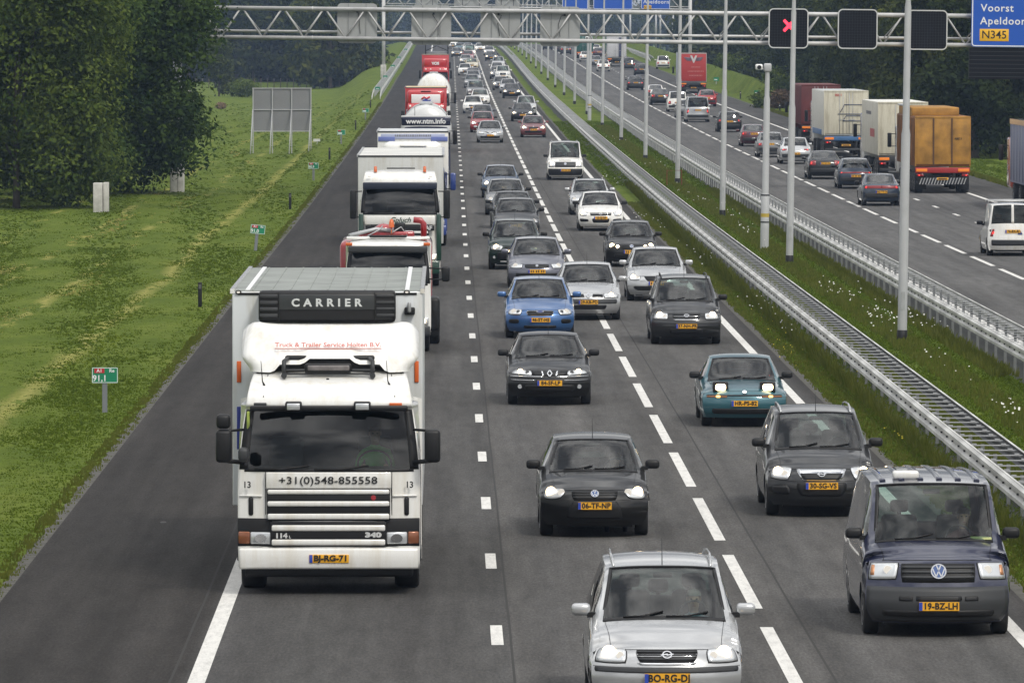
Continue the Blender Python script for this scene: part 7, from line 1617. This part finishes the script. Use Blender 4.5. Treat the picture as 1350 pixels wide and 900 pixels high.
far3 = [(688.5, 160, 'sedan', 'plain', P_BLACK, 'black car just behind the brick red one'), (693.5, 152, 'smallmpv', 'plaindim', P_SILVER, 'silver car half hidden behind the black one'), (674.5, 129.5, 'sedan', 'plain', P_DGREY, 'dark car with bright lamps left of the silver pair'),
 (670, 123, 'golf', 'plaindim', P_SILVER, 'silver car with roof shining behind the dark sedan'), (660, 119, 'hatch', 'plain', P_GREY, 'grey hatchback behind and left of the silver car'), (663, 106, 'suv', 'plaindim', P_WHITE, 'white off-road car high above its neighbours'), (655.5, 104, 'golf', 'plain', P_GREY, 'grey car beside the white off-road car'),
 (655.5, 97, 'sedan', 'plaindim', P_WHITE, 'white saloon behind the white off-road car'), (657, 90.5, 'smallmpv', 'plaindim', P_SILVER, 'far silver car near the end of the median lane'), (647.5, 80.5, 'sedan', 'plain', P_DGREY, 'far dark saloon with lit lamps below the crest'), (645, 73.5, 'golf', 'plain', P_SILVER, 'far silver car below the crest in the median lane'), (633, 68.5, 'golf', 'plain', P_WHITE, 'far white car with red number plate light at the crest')]
for (px, py, sh, fc, pm, lb) in far3: V(px, py, sh, fc, pm, lb, lod=2)
# middle lane
v = V(877.5, 941, 'mpv', 'zafira', P_LSILVER, 'bright silver people carrier at the bottom edge, nearest vehicle of all', txt='BO-RG-DJ', rails='s'); VZ = v
v = V(783, 705.5, 'hatch', 'polo', P_BLACK, 'black hatchback with lit round lamps and plate 06-TF-NP', txt='06-TF-NP', mirrors='black'); VP = v
V(724, 532.5, 'sedan', 'laguna', P_BLACK, 'glossy black saloon with chrome nose and plate 84-SF-LP', txt='84-SF-LP', mirrors='black', rear='sedan')
V(711.5, 445, 'golf', 'focus', P_BLUE, 'bright blue hatchback in the middle lane', txt='46-ST-HS')
V(775, 421, 'golf', 'megane', P_LSILVER, 'silver hatchback straddling the dashed line beside the blue car', txt='29-KB-PD', rear='hatch')
VL = V(707.5, 379, 'golf', 'plaindim', P_LILAC, 'pale lilac hatchback right behind the blue one', lod=1)
V(679, 354.5, 'smallmpv', 'scenic', P_DGREEN, 'dark green small people carrier with one lit lamp visible', txt='17-GX-NL', mirrors='black')
V(680.5, 314.5, 'golf', 'plaindim', P_DGREY, 'dark grey hatchback behind the dark green people carrier', lod=1, mirrors='black')
V(676, 301, 'sedan', 'plaindim', P_DGREY, 'dark rounded saloon, only roof and mirrors showing, in the tight middle group', lod=1, mirrors='black', rear='sedan')
V(667, 283, 'golf', 'plaindim', P_GREY, 'grey green hatchback in the tight middle group', lod=1, mirrors='black')
V(660, 260.5, 'golf', 'plain', P_STEELBLUE, 'blue grey hatchback with tinted screen heading the gap in the middle lane', lod=1, mirrors='black')
V(646, 188, 'sedan', 'primera', P_LSILVER, 'silver saloon with two dark nostril grilles in the middle lane', lod=1, rear='sedan')
V(636, 174.5, 'golf', 'plain', P_RED, 'red hatchback behind the silver nostril saloon', lod=1, mirrors='black')
far2 = [(636, 163.5, 'golf', 'plaindim', P_LILAC, 'pale lilac car behind the red hatchback'), (623.5, 149.5, 'hatch', 'plaindim', P_WHITE, 'white hatchback at the left side of the middle lane'), (633, 139, 'wagon', 'plaindim', P_WHITE, 'white estate behind the white hatchback'), (627, 129.5, 'suv', 'plaindim', P_GREY, 'grey people carrier with large dark windscreen'),
 (622, 116, 'hatch', 'plaindim', P_GREY, 'grey hatchback above the large dark windscreen'), (624, 110, 'golf', 'plaindim', P_SILVER, 'silver car with pale roof in the dense middle queue'), (624, 105.5, 'sedan', 'plaindim', P_LILAC, 'pale mauve saloon in the dense middle queue'), (613, 99.5, 'hatch', 'plaindim', P_WHITE, 'white hatchback offset to the left in the dense queue'),
 (622, 91.5, 'wagon', 'plaindim', P_CREAM, 'cream coloured estate in the dense middle queue'), (614, 85.5, 'sedan', 'plain', P_SILVER, 'silver saloon with one lit lamp left of the cream estate'), (617, 80, 'golf', 'plaindim', P_RED, 'bright red car near the end of the middle lane'), (619.5, 76, 'oldvan', 'plain', P_WHITE, 'white van rising above the red car'), (602.5, 75.5, 'golf', 'plain', P_GREY, 'grey car with lit lamps changing towards the lorry lane'),
 (607, 68, 'golf', 'plaindim', P_TEAL, 'teal car near the crest'), (617, 68.5, 'golf', 'plaindim', P_WHITE, 'white car at the crest behind the white van'), (597, 64, 'oldvan', 'plaindim', P_WHITE, 'small white van at the crest beside the lorries')]
for (px, py, sh, fc, pm, lb) in far2: V(px, py, sh, fc, pm, lb, lod=2, cat='van' if sh == 'oldvan' else 'car')
# drivers and extras
driver(VZ, .37, 2.05, .48, shirt('pale_blue', (.32,.42,.52)), 'driver in a pale blue shirt in the bright silver people carrier', mat('hair_grey', (.22,.21,.2), .8))
driver(VP, .36, 2.15, .36, shirt('grey', (.16,.18,.19)), 'driver in grey at the wheel of the black hatchback with plate 06-TF-NP')
driver(VB, .45, 1.85, .72, shirt('dark_red', (.12,.05,.06)), 'driver in a dark red top in the dark blue van')
driver(VL, .36, 2.2, .38, shirt('black', (.02,.02,.02)), 'driver in black in the pale lilac hatchback')
q = Vector((-.30, 1.95, SHAPES['van']['H'])); mb = MB(); mb.rbox(q.x-.17, q.x+.17, q.y-.12, q.y+.12, q.z-.04, q.z+.075, .035); mb.build('roof_lamp', [P_WHITE], VB)
stv = Strip(car_keys(SHAPES['van']))
for x in (-.8, -.48, -.16, .16, .48, .8): mb = MB(); stv.patch(mb, [(8.25,x-.05),(8.25,x+.05),(9.9,x+.05),(9.9,x-.05)], .014, 0, 2, 10, 0, .01); mb.build('roof_rib', [P_NAVY], VB)
slb = MB(); slb.box(.48, .74, .93, 1.15, 1.19, 1.215); slb.build('paper', [mat('yellow_paper', (.62,.66,.30), .8)], VB)

# far carriageway
def VR(px, py, shape, rear, paintm, label, cat='car', **k):
    u, d = ground_at(px, py); return place_vehicle(shape, k.pop('face', 'plain'), rear, paintm, u, d, label, cat, 'car' if cat == 'car' else 'van', group=GR, away=True, **k)
cv = VR(1333.5, 337, 'boxvan', 'van', P_WHITE, 'small white panel van with two rear windows and a roof rack at the right edge', 'van', lod=0, mirrors='black', rtxt='76-BX-RJ')
for y in (.9+1, 2.2+1): mb = MB(); mb.tube([(-.75, y, 1.80), (-.72, y, 1.87), (.72, y, 1.87), (.75, y, 1.80)], .018, 6); mb.build('roof_bar', M_GALV, cv)
mb = MB(); mb.tube([(-.6, 3.7, 1.86), (.6, 3.7, 1.86)], .02, 6); mb.build('roof_bar', M_GALV, cv); mb = MB(); mb.disc((-.28, 4.27, .90), .001, n=4); 
mb = MB(); mb.add([(-.34, 4.275, .74), (-.16, 4.275, .74), (-.25, 4.275, .90)], [(0,1,2)]); mb.build('sticker', [mat('sticker_navy', (.03,.05,.2), .5)], cv)
VR(1161, 271, 'oldsedan', 'bar', P_DBLUE, 'dark blue saloon with a red light band, nearest car in the outer lane going away', rtxt='NG-TT-76', lod=0, mirrors='black')
VR(1127, 248.5, 'hatch', 'bar', P_DBLUE, 'dark blue hatchback ahead of the saloon with the red light band', lod=1, mirrors='black')
VR(1087, 236, 'sedan', 'sedan', P_BLACK, 'black saloon beside the cream lorry on the far carriageway', lod=1)
VR(1048, 216, 'golf', 'leon', P_LSILVER, 'silver rounded hatchback between two lamp posts on the far carriageway', lod=1)
VR(1016, 207, 'hatch', 'hatch', P_GREY, 'grey hatchback just ahead of the silver rounded one, behind the camera mast', lod=1)
VR(993, 193, 'oldsedan', 'sedan', P_WINE, 'wine red saloon on the far carriageway', lod=1)
VR(961, 174, 'wagon', 'wagon', P_BLACK, 'black estate car behind the lamp post going away', lod=1)
VR(919.5, 161, 'van', 'van', P_LSILVER, 'silver van with two rear windows driving away below the red lorry', 'van', lod=1)
far = [(932, 140.5, 'hatch', 'hatch', P_RED, 'red hatchback in front of the silver van, right side'), (905, 156, 'wagon', 'wagon', P_GREY, 'grey estate partly hidden left of the silver van'), (893, 147.5, 'suv', 'hatch', P_WHITE, 'white off-road car with a spare wheel on its back'), (870, 138.5, 'sedan', 'sedan', P_BLACK, 'black saloon below the white one on the far carriageway'), (864, 132, 'sedan', 'sedan', P_WHITE, 'white saloon just ahead of the black one'),
 (837.5, 119, 'golf', 'hatch', P_DGREY, 'dark hatchback behind a lamp post with a yellow plate'), (845, 100, 'hatch', 'hatch', P_BLACK, 'black car with lit red lamps near the right lane line'), (829, 92.5, 'smallmpv', 'hatch', P_DGREY, 'dark tall car ahead of the black one with lit lamps'), (795.5, 94.5, 'hatch', 'hatch', P_WHITE, 'white roofed hatchback with red lamps between lamp posts'), (785, 88, 'golf', 'hatch', P_GREY, 'grey hatchback ahead of the white roofed one'),
 (772, 81.5, 'golf', 'hatch', P_WHITE, 'white car far up the outer lane'), (789, 75.5, 'hatch', 'hatch', P_WINE, 'dark red car far up the road'), (785, 70.5, 'hatch', 'hatch', P_WHITE, 'white car with red lamps left of the far box lorry'), (746, 72, 'sedan', 'sedan', P_BLACK, 'far black car at the crest on the far carriageway'), (739, 70, 'suv', 'hatch', P_DGREY, 'far dark tall car at the crest on the far carriageway'), (722, 66, 'sedan', 'sedan', P_DGREY, 'farthest dark car at the crest on the far carriageway')]
for (px, py, sh, rr, pm, lb) in far: VR(px, py, sh, rr, pm, lb, lod=2)
u, d = ground_at(876, 92); place_vehicle('suv', 'plaindim', 'hatch', P_WHITE, u, d+6, 'white car standing on the hard shoulder just left of the red lorry', 'car', 'car', away=True, lod=2, group=GR)
# the overpass the photographer stands on
M_BRIDGE = mat('bridge_concrete', (.30,.29,.27), .85, var=.3, vscale=.6)
ov = empty('overpass', (0, -7, 0), 'concrete overpass crossing the motorway under the camera', 'bridge')
slab(ov, 'deck', M_BRIDGE, -60, 80, -5.2, 5.2, 5.1, 6.1, .1); slab(ov, 'parapet', M_BRIDGE, -60, 80, 4.9, 5.15, 6.1, 6.45, .03); slab(ov, 'handrail', M_GALV, -60, 80, 5.0, 5.08, 6.95, 7.03, .02)
for x in (-8.5, 11.2, 30): slab(ov, 'pier', M_BRIDGE, x-.45, x+.45, -4, 4, -.5, 5.1, .2)
haze_box()
for o in list(SC.objects):
    if o.type == 'EMPTY' and not o.children and o.parent is None: bpy.data.objects.remove(o)
